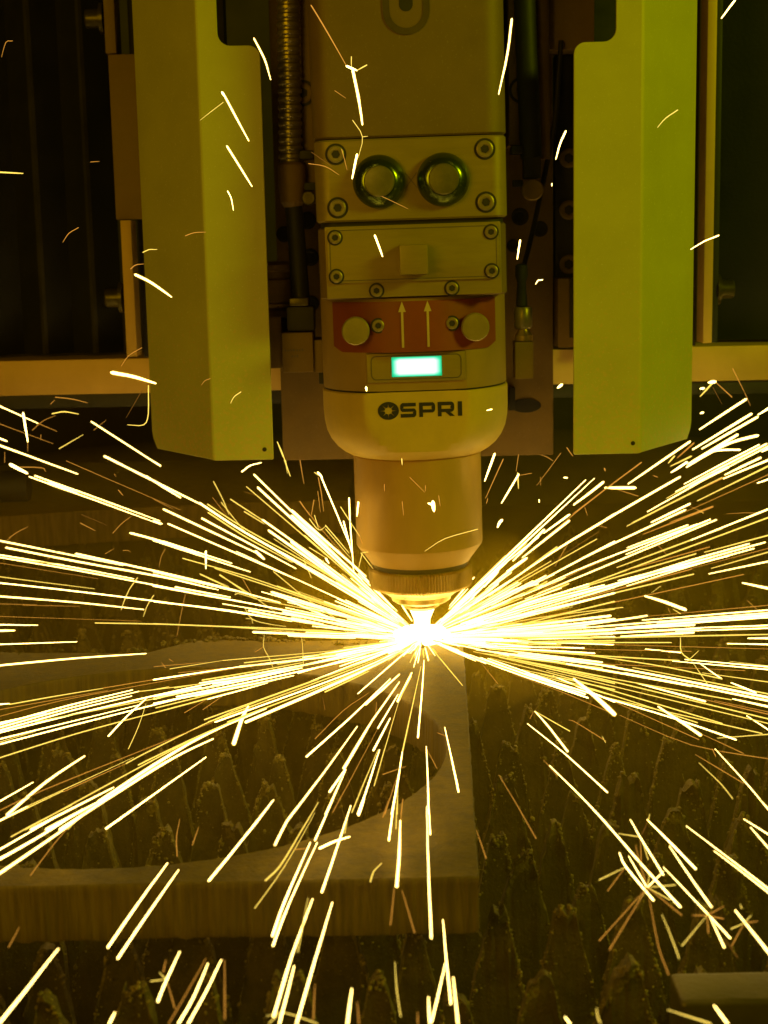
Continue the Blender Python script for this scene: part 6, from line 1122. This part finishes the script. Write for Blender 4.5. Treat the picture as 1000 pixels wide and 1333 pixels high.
('leftup','Y',0.49,-64.8,-25.1,81.1,-63.1,-25.1,78.6,-61.3,-25.1,76,-59.7,-25.1,74.5,-58.2,-25.1,74.5,-56.9,-25.1,75.5,-55.6,-25.1,76.5),
('leftup','Y',0.48,-168.6,49.9,20.5,-169.5,46.4,19.3,-170.4,42.8,18,-171.1,39.1,16.7,-171.6,35.1,15.3,-171.8,30.8,13.8,-172.1,26.6,12.4),
('rightup','O',0.34,191.9,41.8,66.7,195.4,41.9,66.9,198.9,42,67,202.5,42.1,67.1,206,42.1,67,209.5,42.1,66.9,213,42,66.7),
('burst','Y',0.33,36.6,-489.9,20,36.4,-491.3,20,36.3,-492.7,20,36.2,-494.2,20,36.2,-495.6,20,36.3,-497,20,36.4,-498.4,20),
('front','O',0.16,-46.7,-444.9,6.2,-46.5,-456.5,6.2,-46.3,-467.6,6.2),
('rightup','Y',0.66,55.7,-26.8,105.6,55.9,-26.8,101.1,56.1,-26.8,96.6),
('rightlow','Y',0.29,76.2,-332,7.2,75.6,-343,7.2,75.1,-353.6,7.2),
('leftup','Y',0.48,-64.7,-38.2,66.8,-59.7,-38.2,63.5,-54.8,-38.2,60.2),
('rightup','O',0.45,129.9,94.7,75.5,137.4,92.4,73.2,144.8,90,70.9),
('leftup','O',0.41,-255.1,120,119.1,-252.7,120,121.2,-250.2,120,123.3,-247.6,120,125.1,-244.9,120,126.5,-242,120,127.5,-239.2,120,128.6),
('burst','Y',0.2,60.4,-391.8,20.7,55,-397,20.7,49.7,-402.1,20.7),
('gl','O',0.39,-181.3,-109.8,241.3,-180.3,-109.8,242.8,-179.3,-109.8,244.2,-178.1,-109.8,245.6,-176.6,-109.8,246.6,-174.8,-109.8,247.5,-173.1,-109.8,248.4),
('leftup','Y',0.49,-84.1,67.2,108.2,-83.1,63.4,101.8,-82.1,59.6,95.5),
('rightup','W',2.04,196.2,120,141.4,198,120,141.7,199.8,120,141.9),
('gl','Y',0.27,-97.4,-110.2,308.3,-103.4,-110.2,304.1,-109.4,-110.2,299.8),
('leftlow','Y',0.29,-73.2,1.6,6.4,-72.9,0.6,3.5,-70.6,-35.5,9.8,-69.8,-46.9,9.8,-69.1,-58.1,9.8,-68.4,-69,9.9,-67.8,-79.8,9.9),
('leftup','Y',0.44,-35.2,-38.3,63,-31.9,-38.3,58.3,-28.6,-38.3,53.7),
('leftlow','Y',0.48,-139.1,-155.3,19,-135.6,-152.9,19,-132.1,-150.4,19),
('leftlow','Y',0.23,-149.5,-322.1,11.6,-147.7,-312.4,11.6,-145.9,-302.4,11.6),
('rightup','O',0.33,81.7,16.2,40.8,86.2,18.8,47.6,90.7,21.4,54.4),
('burst','O',0.18,63.2,-374.3,13.2,58.4,-384.5,13.2,53.8,-394.4,13.2),
('leftup','O',0.36,-191.6,45.8,62,-190,47.1,63.7,-188.4,48.4,65.4,-186.7,49.7,67,-184.8,50.8,68.5,-182.8,51.8,69.8,-180.7,52.9,71.2),
('front','Y',0.23,-59.3,-472.6,8.1,-57.5,-468.8,8.1,-55.6,-465,8.1),
('burst','Y',0.2,72,-369.6,3.2,75.2,-375.3,3.2,78.3,-380.9,3.2),
('front','O',0.18,11.8,-331.4,11.6,12.8,-345.9,11.6,13.7,-359.8,11.6),
('leftup','Y',0.4,-68.8,-23.7,56.6,-66.8,-23.7,51.2,-64.8,-23.7,45.8),
('gl','O',0.46,-145.9,-120.5,227.4,-145.1,-120.5,228.1,-144.3,-120.5,228.8,-143.3,-120.5,229.3,-142.1,-120.5,229.6,-140.7,-120.5,229.6,-139.3,-120.5,229.7),
('rightlow','W',0.46,29.3,-474.5,9.2,29.8,-476.6,9.2,30.3,-478.7,9.2),
('gl','Y',0.47,-141.6,-105.6,235.4,-140.6,-105.6,235.9,-139.6,-105.6,236.3,-138.6,-105.6,236.7,-137.3,-105.6,236.8,-135.9,-105.6,236.7,-134.5,-105.6,236.7),
('leftup','O',0.48,-61.5,-33.2,93.5,-62.4,-33.2,89.1,-63.3,-33.2,84.7),
('burst','O',0.17,99.1,-405.9,5.6,94.9,-414.5,5.6,90.9,-422.9,5.6),
('hd','O',0.32,-7.8,-109.9,117.2,-4,-109.9,113.2,-0.1,-109.9,109.1),
('front','O',0.16,-94.7,-437.5,3.8,-92.4,-445.9,3.8,-90.2,-454,3.8),
('leftup','O',0.24,-211.5,46,68.7,-207.6,44.7,66.9,-203.7,43.5,65,-202,43,64.2,-203.9,43.5,65,-207.9,44.7,66.9,-211.9,46,68.7),
('hd','Y',0.57,-25.6,-108.7,324.9,-28,-108.7,323.7,-30.5,-108.7,322.4),
('rightlow','Y',0.22,64.4,-348.6,15.8,68.2,-350.5,15.8,72,-352.4,15.8),
('leftup','O',0.45,-70,-22.5,91,-67.4,-22.5,86.9,-64.9,-22.5,82.8),
('gl','O',0.29,-208.2,-102.6,333.2,-207.4,-102.6,335.8,-206.5,-102.6,338.3,-205.6,-102.6,340.2,-204.5,-102.6,340.9,-203.4,-102.6,340.8,-202.3,-102.6,340.8),
('rightup','Y',0.84,156.2,47.4,98.6,158.2,48.3,100.6,160.3,49.3,102.6),
('leftlow','O',0.23,-123.1,-163.1,9.1,-118.7,-151.9,9.1,-114.2,-140.3,9.1),
('leftup','O',0.39,-271.9,107.3,48.8,-270.3,109.5,49.8,-268.7,111.7,50.8,-267.1,113.7,51.7,-265.4,115.4,52.4,-263.6,116.9,53.1,-261.8,118.4,53.8),
('leftup','O',0.33,-59.2,-33,98.5,-58.6,-33,92.3,-58,-33,86.1),
('leftup','D',0.21,-154.3,-48.6,159.8,-159.2,-48.6,152.2,-164,-48.6,144.6),
('front','O',0.24,-17.4,-309.8,8,-16.8,-298.4,8,-16.1,-285.1,7.5),
('leftup','O',0.38,-251.3,120,123.7,-245,120,120.8,-238.7,119.7,118),
('leftup','W',1.09,-58.4,-40.4,110.2,-57.2,-40.4,108.9,-56.1,-40.4,107.5),
('leftlow','O',0.17,-149,-423.6,10.7,-148.9,-415.9,10.7,-148.9,-408,10.7),
('rightlow','O',0.18,75.5,-334,6.6,73.6,-346.5,6.6,71.7,-358.4,6.6),
('hd','D',0.23,-54,-115.5,282.9,-49,-115.5,279.3,-43.9,-115.5,275.7),
('front','O',0.2,-24.5,-283.1,17.7,-19.4,-275.8,16.8,-14.3,-268.7,16),
('hd','W',1.39,69.7,-106.2,161.9,70.6,-106.2,162.6,71.5,-106.2,163.3),
('rightlow','O',0.21,29.9,-70.1,6.8,33,-98.7,8.3,35.9,-126.1,9.8),
('leftlow','O',0.22,-109.6,-197.3,21.1,-106,-186.4,21.1,-102.3,-175.2,21.1),
('hd','O',0.19,-19.4,-108.7,260.8,-12.8,-108.7,257.6,-6.2,-108.7,254.3),
('leftup','Y',0.4,-34.7,-38.8,62.6,-35.9,-38.8,58,-37,-38.8,53.5),
('front','O',0.23,-24.5,-335.7,19.2,-23.3,-325.9,19.2,-22.1,-313.5,18.3),
('leftup','O',0.36,-163.6,44.9,39.9,-163.4,47.1,41.8,-163.2,49.3,43.8,-162.8,51.3,45.5,-162.2,52.9,46.8,-161.5,54.2,47.9,-160.8,55.5,49),
('leftup','D',0.25,-216.5,75.1,69,-207.7,71.9,65.9,-198.9,68.7,62.7),
('gl','Y',0.35,-98.7,-117.6,158.6,-98.2,-117.6,159.7,-97.6,-117.6,160.8,-96.8,-117.6,161.9,-95.8,-117.6,162.7,-94.5,-117.6,163.5,-93.3,-117.6,164.3),
('leftup','O',0.3,-108.4,14.1,37.7,-105.2,12,32.3,-101.9,9.9,27),
('rightlow','O',0.21,43.9,-277.1,20.5,45.7,-287.4,20.5,47.4,-297.4,20.5),
('rightup','O',0.35,56.1,-28,116.4,55.4,-28,111.5,54.7,-28,106.7),
('leftup','D',0.32,-117.8,147.4,70.2,-110.1,144,68.1,-102.6,140.6,66.1),
('leftup','W',0.76,-173,93.5,60.7,-170.1,92.3,59.8,-167.2,91.1,59),
('leftup','O',0.31,-111.5,46.1,30.6,-107.7,39.6,26.3,-103.9,33,22.1),
('leftup','O',0.29,-168.2,66.3,79.5,-161.7,64,76.5,-155.2,61.7,73.5),
('leftup','Y',0.4,-61.6,-30.5,84.1,-60.5,-30.5,80.1,-59.4,-30.5,76),
('burst','Y',0.21,66.5,-401.2,17.2,64.1,-406.7,17.2,61.8,-412,17.2),
('gl','W',1.15,-97.6,-111.1,312.8,-97,-111.1,311.9,-96.5,-111.1,311),
('hd','W',0.58,57.1,-119.6,215.7,57.5,-119.6,216.3,57.8,-119.6,216.9,58.2,-119.6,217.4,58.9,-119.6,217.6,59.6,-119.6,217.6,60.3,-119.6,217.7),
('leftlow','O',0.19,-98,-340.3,11.3,-97.8,-331.2,11.3,-97.7,-321.9,11.3),
('front','Y',0.19,-93.3,-449.2,11.2,-95.6,-449.8,11.2,-97.9,-450.3,11.2),
('rightup','O',0.34,108.4,54.4,58.4,110,54.5,58.5,111.6,54.6,58.6,113.3,54.6,58.5,115.1,54.4,58.2,117,54,57.7,119,53.7,57.3),
('leftup','W',0.79,-178.7,143.3,92.9,-176.2,141.8,91.8,-173.6,140.3,90.6),
('leftup','Y',0.34,-57.7,-19.5,55.3,-57.6,-19.5,50.6,-57.5,-19.5,45.9),
('burst','Y',0.22,66.8,-399.1,16.2,68.3,-393.1,16.2,69.8,-387,16.2),
('rightup','O',0.39,79.4,78.6,101.2,80.9,78.3,100.8,82.4,78,100.3,83.8,77.6,99.8,85.1,77.1,99,86.3,76.5,98.2,87.5,76,97.4),
('front','O',0.23,-17.5,-337.5,21,-17,-328.5,20.7,-16.5,-317.6,19.7),
('rightup','O',0.35,164.4,20.2,75.9,168.6,19.7,73.8,172.7,19.2,71.6),
('burst','O',0.15,81.5,-427.9,18.9,85,-424.5,18.9,88.5,-421.1,18.9),
('burst','D',0.12,87.2,-428,10.6,87.9,-434.8,10.6,88.5,-441.4,10.6),
('hd','O',0.32,-12,-109.4,104.4,-11.7,-109.4,100.8,-11.4,-109.4,97.1),
('rightlow','Y',0.32,141.5,-94.9,11.3,146.4,-85.1,11.3,151.4,-75,11.3),
('front','O',0.17,-4.1,-223.6,7.9,-2.3,-239,8.6,-0.6,-254,9.4),
('leftup','W',0.88,-55.4,-36.9,59.9,-54.7,-36.9,58.5,-53.9,-36.9,57.2),
('hd','O',0.19,-38.9,-115.2,283.9,-37.6,-115.2,278.9,-36.4,-115.2,273.8),
('leftup','O',0.25,-134.1,97.7,74.5,-129.4,92,69.8,-124.7,86.2,65.1),
('hd','O',0.31,-42,-99.1,313.8,-39.2,-99.1,311.9,-36.5,-99.1,310),
('hd','W',1.0,1.8,-114.6,104,2.8,-114.6,103.6,3.8,-114.6,103.1),
('front','Y',0.23,-39.9,-318.5,6.1,-39.6,-311.1,6.1,-39.2,-303.6,6.1),
('rightup','O',0.48,94.5,60,107.9,96.2,58.6,105.3,98,57.3,102.8),
('leftup','Y',0.36,-35,-20.6,59.4,-33.7,-20.6,59.7,-32.4,-20.6,59.9,-31.2,-20.6,59.9,-30.2,-20.6,59.2,-29.4,-20.6,58.1,-28.6,-20.6,57.1),
('rightup','O',0.35,200.5,21.4,16.3,203.1,19,13.9,205.6,16.6,11.6),
('rightup','O',0.35,56.7,-25.7,104.1,60.2,-25.7,104.6,63.8,-25.7,105.2),
('burst','O',0.16,85.6,-409,10.1,88,-410.5,10.1,90.5,-411.9,10.1),
('hd','Y',0.39,-33.2,-99.6,330.1,-33.3,-99.6,327.8,-33.3,-99.6,325.4),
('rightup','D',0.25,190.3,80.5,142.2,192.7,77.8,137,195.2,75.2,131.8),
('burst','Y',0.17,98.8,-407.2,6.2,96,-409.4,6.2,93.2,-411.5,6.2),
('hd','O',0.36,7.3,-103.1,106,7.7,-103.1,103.3,8.1,-103.1,100.5),
('rightup','O',0.34,211.9,84.4,137.4,213.2,82.3,133.7,214.5,80.2,129.9),
('rightup','O',0.37,155.5,78.2,40.8,157.6,74.4,38.4,159.7,70.7,36.1),
('gl','O',0.32,-115.4,-99.3,166.5,-114.8,-99.3,167.3,-114.2,-99.3,168.1,-113.5,-99.3,168.8,-112.6,-99.3,169.2,-111.7,-99.3,169.5,-110.7,-99.3,169.8),
('rightup','Y',0.47,152.2,5.9,15.3,154.5,5.5,13.9,156.7,5.1,12.5),
('burst','O',0.12,81.8,-426.4,18.2,80.6,-433,18.2,79.4,-439.4,18.2),
('burst','O',0.14,82.2,-424.7,17.4,79.7,-424.6,17.4,77.2,-424.5,17.4),
('rightup','W',1.41,173.9,39.5,145.4,174.8,39.6,145.5,175.6,39.6,145.6),
('front','O',0.15,-59,-337.6,7.6,-55.9,-337.2,7.6,-52.8,-336.8,7.6),
('leftup','O',0.26,-214.2,120,118.2,-209.9,120,121.5,-205.6,120,124.8),
('front','O',0.15,-14.7,-471.3,10.1,-14.7,-474.9,10.1,-14.8,-478.5,10.1),
('front','O',0.15,-95.3,-434.4,10.5,-95.2,-438.7,10.5,-95,-443,10.5),
('rightlow','D',0.15,78.2,-335.1,15.3,75.9,-341.9,15.3,73.6,-348.6,15.3),
('front','Y',0.19,-95.6,-434.6,3.8,-97,-432.2,3.8,-98.5,-429.7,3.8),
('hd','W',0.59,31.8,-121.7,152.6,33,-121.7,152.9,34.2,-121.7,153.1),
('hd','Y',0.51,-11.7,-99.5,125.5,-11.6,-99.5,124,-11.5,-99.5,122.4),
('rightup','O',0.38,104.2,48.7,71.8,105,47.1,69.3,105.7,45.6,66.9),
('leftup','O',0.48,-186.3,42.5,89.7,-184.8,41.7,88.1,-183.3,41,86.5),
('hd','W',0.98,-29.4,-116.4,165,-29.3,-116.4,164.2,-29.2,-116.4,163.5),
('rightup','Y',0.29,145,39.5,17.7,148.4,42.3,19.2,151.8,45.2,20.7),
('rightup','Y',0.49,180.5,75,63.6,182.3,74.2,62.7,184.1,73.3,61.8),
('burst','O',0.12,91.4,-437.3,20.4,93.7,-436.8,20.4,96,-436.3,20.4),
('front','O',0.27,1.2,-206.2,10.2,3.1,-209.4,10.4,4.9,-212.6,10.7),
('burst','Y',0.17,95.2,-421.7,13.1,97,-418.9,13.1,98.8,-416.1,13.1),
('gl','O',0.29,-166.4,-103.2,281,-164.1,-103.2,281.1,-161.9,-103.2,281.2),
('leftup','O',0.3,-200.4,63.4,45.3,-197.7,65.3,46.6,-195,67.3,47.9),
('leftlow','D',0.19,-54.9,-143.6,9.7,-53.9,-154.9,9.8,-53,-165.9,10),
('front','O',0.19,-27.5,-148.7,8.2,-27.6,-160.9,8.7,-27.8,-172.9,9.3),
('leftup','O',0.33,-35.8,-37.6,72.6,-35.1,-37.6,70.4,-34.3,-37.6,68.2),
('leftup','O',0.28,-228.9,25.5,50.3,-226.6,26.3,51.7,-224.3,27.1,53.2),
('rightup','O',0.45,38,-18.8,86.7,38.5,-18.8,88.2,38.9,-18.8,89.8),
('rightlow','O',0.23,125.4,-231,8,125.1,-236.3,8,124.8,-241.5,8),
('rightup','W',1.12,184.5,89.1,124.6,185.2,89.2,124.8,186,89.4,125),
('rightup','W',0.85,92.3,57.7,89.3,93.2,57.7,89.2,94.2,57.6,89.1),
('leftup','O',0.26,-242.3,109.5,38.1,-238.7,109.9,38.2,-235.2,110.2,38.2),
('leftup','O',0.26,-274.5,120,105,-274.7,120,101.4,-277.4,129.8,96.4),
('leftup','Y',0.43,-60.4,-40.6,110.6,-59.3,-40.6,109.6,-58.1,-40.6,108.7),
('rightlow','Y',0.23,82.3,-315.4,10.4,81.4,-319.1,10.4,80.4,-322.6,10.4),
('hd','O',0.3,-21.1,-110.6,113.9,-21.1,-110.6,112.1,-21.1,-110.6,110.3),
('leftlow','O',0.21,-90.6,-66.7,16.5,-92.4,-74,16.9,-94.1,-81.1,17.4),
('leftup','O',0.26,-258.7,120,111.4,-258.9,120,108.1,-259.1,120,104.7),
('leftup','O',0.28,-182.5,26.1,54.5,-181.5,26.1,54.6,-180.5,26.2,54.7,-179.7,26.2,54.7,-179,26,54.4,-178.4,25.8,53.9,-177.7,25.6,53.5),
('rightup','O',0.47,143.8,31.6,93.5,145.2,31.4,93,146.6,31.3,92.5),
('rightup','O',0.99,121.3,81,91,121.5,80.5,90.3,121.7,80,89.6),
('hd','O',0.32,0.3,-104.7,111.9,0.4,-104.7,110.4,0.4,-104.7,108.9),
('rightlow','Y',0.22,74.2,-239,17.7,74.3,-243.4,17.7,74.4,-247.7,17.7),
('rightup','D',0.24,150.8,39.7,16.6,148.8,36.4,14.9,146.8,33.2,13.2),
('rightup','O',0.25,79.6,77.6,86.9,79.4,75.6,84.4,79.2,73.6,82),
('rightlow','O',0.19,50.1,-171.7,8.8,48.6,-177.7,8.8,47.1,-183.7,8.9),
('rightup','O',0.33,153.7,28.9,10.2,154,26.6,9,154.3,24.2,7.9),
('leftup','O',0.38,-241.8,120,136.3,-240.5,120,137.6,-239.1,120,138.8),
('hd','Y',0.27,-28.5,-109,290.2,-27.1,-109,290.3,-25.7,-109,290.4),
('leftlow','O',0.2,-142.6,-103,18.9,-140.5,-109.2,18.9,-138.4,-115.3,18.9),
('leftup','Y',0.28,-104.2,19.5,11.2,-106.1,19.8,11.4,-108,20.1,11.6),
('leftup','O',0.33,-249.7,120,115.9,-249.8,120,114.1,-249.9,120,112.3),
('rightup','W',0.55,67.1,-35.7,91.2,67.1,-35.7,90.5,67.1,-35.7,89.8),
('leftup','Y',0.28,-104.6,23.6,10.2,-104.2,21.2,9.3,-103.7,18.7,8.5),
('leftlow','O',0.22,-146.1,-50.3,6.1,-144.3,-53.7,6.1,-142.6,-57.1,6.1),
('hd','W',0.49,67.6,-98.6,265.6,67.6,-98.6,265.1,67.6,-98.6,264.5),
('burst','Y',0.15,94.3,-421.6,18.1,94.4,-420,18.1,94.5,-418.3,18.1),
('leftup','O',0.29,-260.7,56,57,-259.6,56.6,57.6,-258.5,57.2,58.2),
('leftup','O',0.3,-198.4,100.5,91.3,-197.8,99.6,90.4,-197.2,98.7,89.5),
]
LAB = {'leftup': ('glowing spark streaking up and left out of the cut', 'sparks thrown up to the left'),
 'leftlow': ('glowing spark skimming down and left over the holed plate', 'sparks thrown down to the left'),
 'rightup': ('glowing spark streaking up and right from the cut below the right guard', 'sparks thrown up to the right'),
 'rightlow': ('glowing spark streaking down and right over the bare slats', 'sparks thrown down to the right'),
 'front': ('glowing spark falling towards the viewer over the front of the plate', 'sparks falling towards the front'),
 'burst': ('glowing spark of the small star-like bursts above the front right slats', 'sparks bursting at the front right'),
 'gl': ('short glowing spark in the air before the left guard and bellows', 'stray sparks before the left guard'),
 'gr': ('short glowing spark in the air before the right guard', 'stray sparks before the right guard'),
 'hd': ('short glowing spark in the air right in front of the cutting head', 'stray sparks before the cutting head')}
def spark_vf(flat, r, seed=0):
    Q = [Vector(flat[i:i+3]) for i in range(0, len(flat), 3)]
    if (Q[0]-Q[-1]).length < 0.01: return None
    if len(Q) < 5: Q = [Q[0].lerp(Q[1], t/2) if k == 0 else Q[k].lerp(Q[k+1], t/2) for k in range(len(Q)-1) for t in range(2)]+[Q[-1]]
    n = len(Q); near = Q[0].length < Q[-1].length; rads = []
    for i in range(n):
        t = i/(n-1); t = t if near else 1-t                      # 0 at the end nearest the cut
        rads.append(r*(0.50+0.56*math.sin(min(1, t*1.3+.08)*1.57))*(1+.16*noise.noise(Vector((seed*3.1, i*.9, 0)))))
    t0 = (Q[0]-Q[1]).normalized(); t1 = (Q[-1]-Q[-2]).normalized()
    Q = [Q[0]+t0*rads[0]*1.2]+Q+[Q[-1]+t1*rads[-1]*1.2]; rads = [rads[0]*.3]+rads+[rads[-1]*.3]
    return tube_vf(Q, rads, 6)+(Q, rads)
rest_v, rest_f = {}, {}
def add_rest(c, vf):
    v = rest_v.setdefault(c, []); f = rest_f.setdefault(c, []); o = len(v); v += vf[0]; f += [tuple(i+o for i in q) for q in vf[1]]
TONE = {'W': 'white-hot', 'Y': 'yellow', 'O': 'dull orange', 'D': 'fading'}
for i, row in enumerate(SPARKS):
    s, c, r, flat = row[0], row[1], max(.13, row[2]*{'W': .50, 'Y': .48, 'O': .42, 'D': .45}[row[1]]), row[3:]
    vf = spark_vf(flat, r, i)
    if vf is None: continue
    if i < 300:
        ctr = Vector(flat[0:3]); v = vf[0]; f = vf[1]; fm = None; mats = [c]
        if c == 'W' and r > .36:                                                # added sheath painting the soft yellow halo round a white-hot spark
            g = tube_vf(vf[2], [q*1.45+.10 for q in vf[3]], 8); k = len(v); fm = [0]*len(f)+[1]*len(g[1]); v = v+g[0]; f = f+[tuple(a+k for a in q) for q in g[1]]; mats = ['W', 'SW']
        o = mesh('spark', [tuple(Vector(p)-ctr) for p in v], f, c, None, False, mats, fm); o.location = ctr*S
        size = ('thick ' if r > .5 else 'thin ')+('long ' if (Vector(flat[:3])-Vector(flat[-3:])).length > 55 else 'short ')
        tag(o, size+TONE[c]+' '+LAB[s][0].replace('short glowing', '').replace('glowing ', '').strip(), 'spark', size+TONE[c]+' '+LAB[s][1])
    else: add_rest(c, vf)
# the dense root of the shower: short streaks filling the space close to the cut
rs = random.Random(11)
fan = [row for row in SPARKS if row[0] in ('leftup', 'leftlow', 'rightup', 'rightlow', 'front') and row[1] in 'WY' and row[2] > .55]
for k in range(330):
    row = rs.choice(fan); e = Vector(row[3:6]) if Vector(row[3:6]).length > Vector(row[-3:]).length else Vector(row[-3:])
    if e.length < 60: continue
    d = e.normalized()+Vector((rs.gauss(0, .05), rs.gauss(0, .05), rs.gauss(0, .03))); d.normalize()
    if d.z > .75: continue
    d.z = max(d.z, -.01)
    a = rs.uniform(2, 30); L_ = rs.expovariate(1/32)+8; L_ = min(L_, 120)
    if row[0] == 'front': L_ *= .6
    p = [d*(a+L_*t)+Vector((0, 0, 2.5)) for t in (0, .5, 1)]
    add_rest(('H' if a+L_ < 70 else 'W') if rs.random() < .8 else 'Y', tube_vf(p, [rs.uniform(.22, .5)*q for q in (.8, 1, .6)], 5))
for c, nm, lb in (('H', 'spark_root', 'blinding white heart of the spark shower right at the cut'), ('W', 'spark_shower', 'dense white-hot root of the spark shower around the cut'), ('Y', 'fine_sparks', 'fine yellow sparks scattered between the brighter streaks'), ('O', 'ember_streaks', 'thin orange embers scattered through the spark shower'), ('D', 'fading_embers', 'faint dying ember trails scattered through the spark shower')):
    if c in rest_v: tag(mesh(nm, rest_v[c], rest_f[c], c), lb, 'sparks', kind='stuff')

# ------------------------------------------------------------------ thin added fume imitating bloom low over the bed
def veil():
    o = blob('bloom_veil', (0, 60, -10), (620, 520, 118), 'dark', 48, 24, .05)
    m = bpy.data.materials.new('bloom_veil'); m.use_nodes = True; nt = m.node_tree; nt.nodes.clear()
    p = nt.nodes.new('ShaderNodeVolumePrincipled'); p.inputs['Color'].default_value = (0.92, 0.62, 0.03, 1); p.inputs['Density'].default_value = 0.42; p.inputs['Anisotropy'].default_value = 0.1
    q = nt.nodes.new('ShaderNodeOutputMaterial'); nt.links.new(p.outputs[0], q.inputs['Volume'])
    o.data.materials.clear(); o.data.materials.append(m); tag(o, 'thin added fume hanging low over the cutting bed', 'haze', None, 'stuff')
veil()
def halo_blob():  # added volume blob that imitates the soft halo at the cut
    o = blob('bloom_halo', (0, 0, 12), (95, 80, 60), 'dark', 40, 20, .08); m = bpy.data.materials['bloom_veil'].copy()
    m.node_tree.nodes['Principled Volume'].inputs['Density'].default_value = 2.2
    o.data.materials.clear(); o.data.materials.append(m); tag(o, 'added denser smoke glowing around the cut below the nozzle', 'haze', None, 'stuff')
halo_blob()
def halo_blob():  # second added blob over the first, strengthens the imitated halo
    o = blob('bloom_halo', (0, 0, 12), (95, 80, 60), 'dark', 40, 20, .08); m = bpy.data.materials['bloom_veil'].copy()
    m.node_tree.nodes['Principled Volume'].inputs['Density'].default_value = 2.0
    o.data.materials.clear(); o.data.materials.append(m); tag(o, 'added denser smoke glowing around the cut below the nozzle', 'haze', None, 'stuff')
halo_blob()
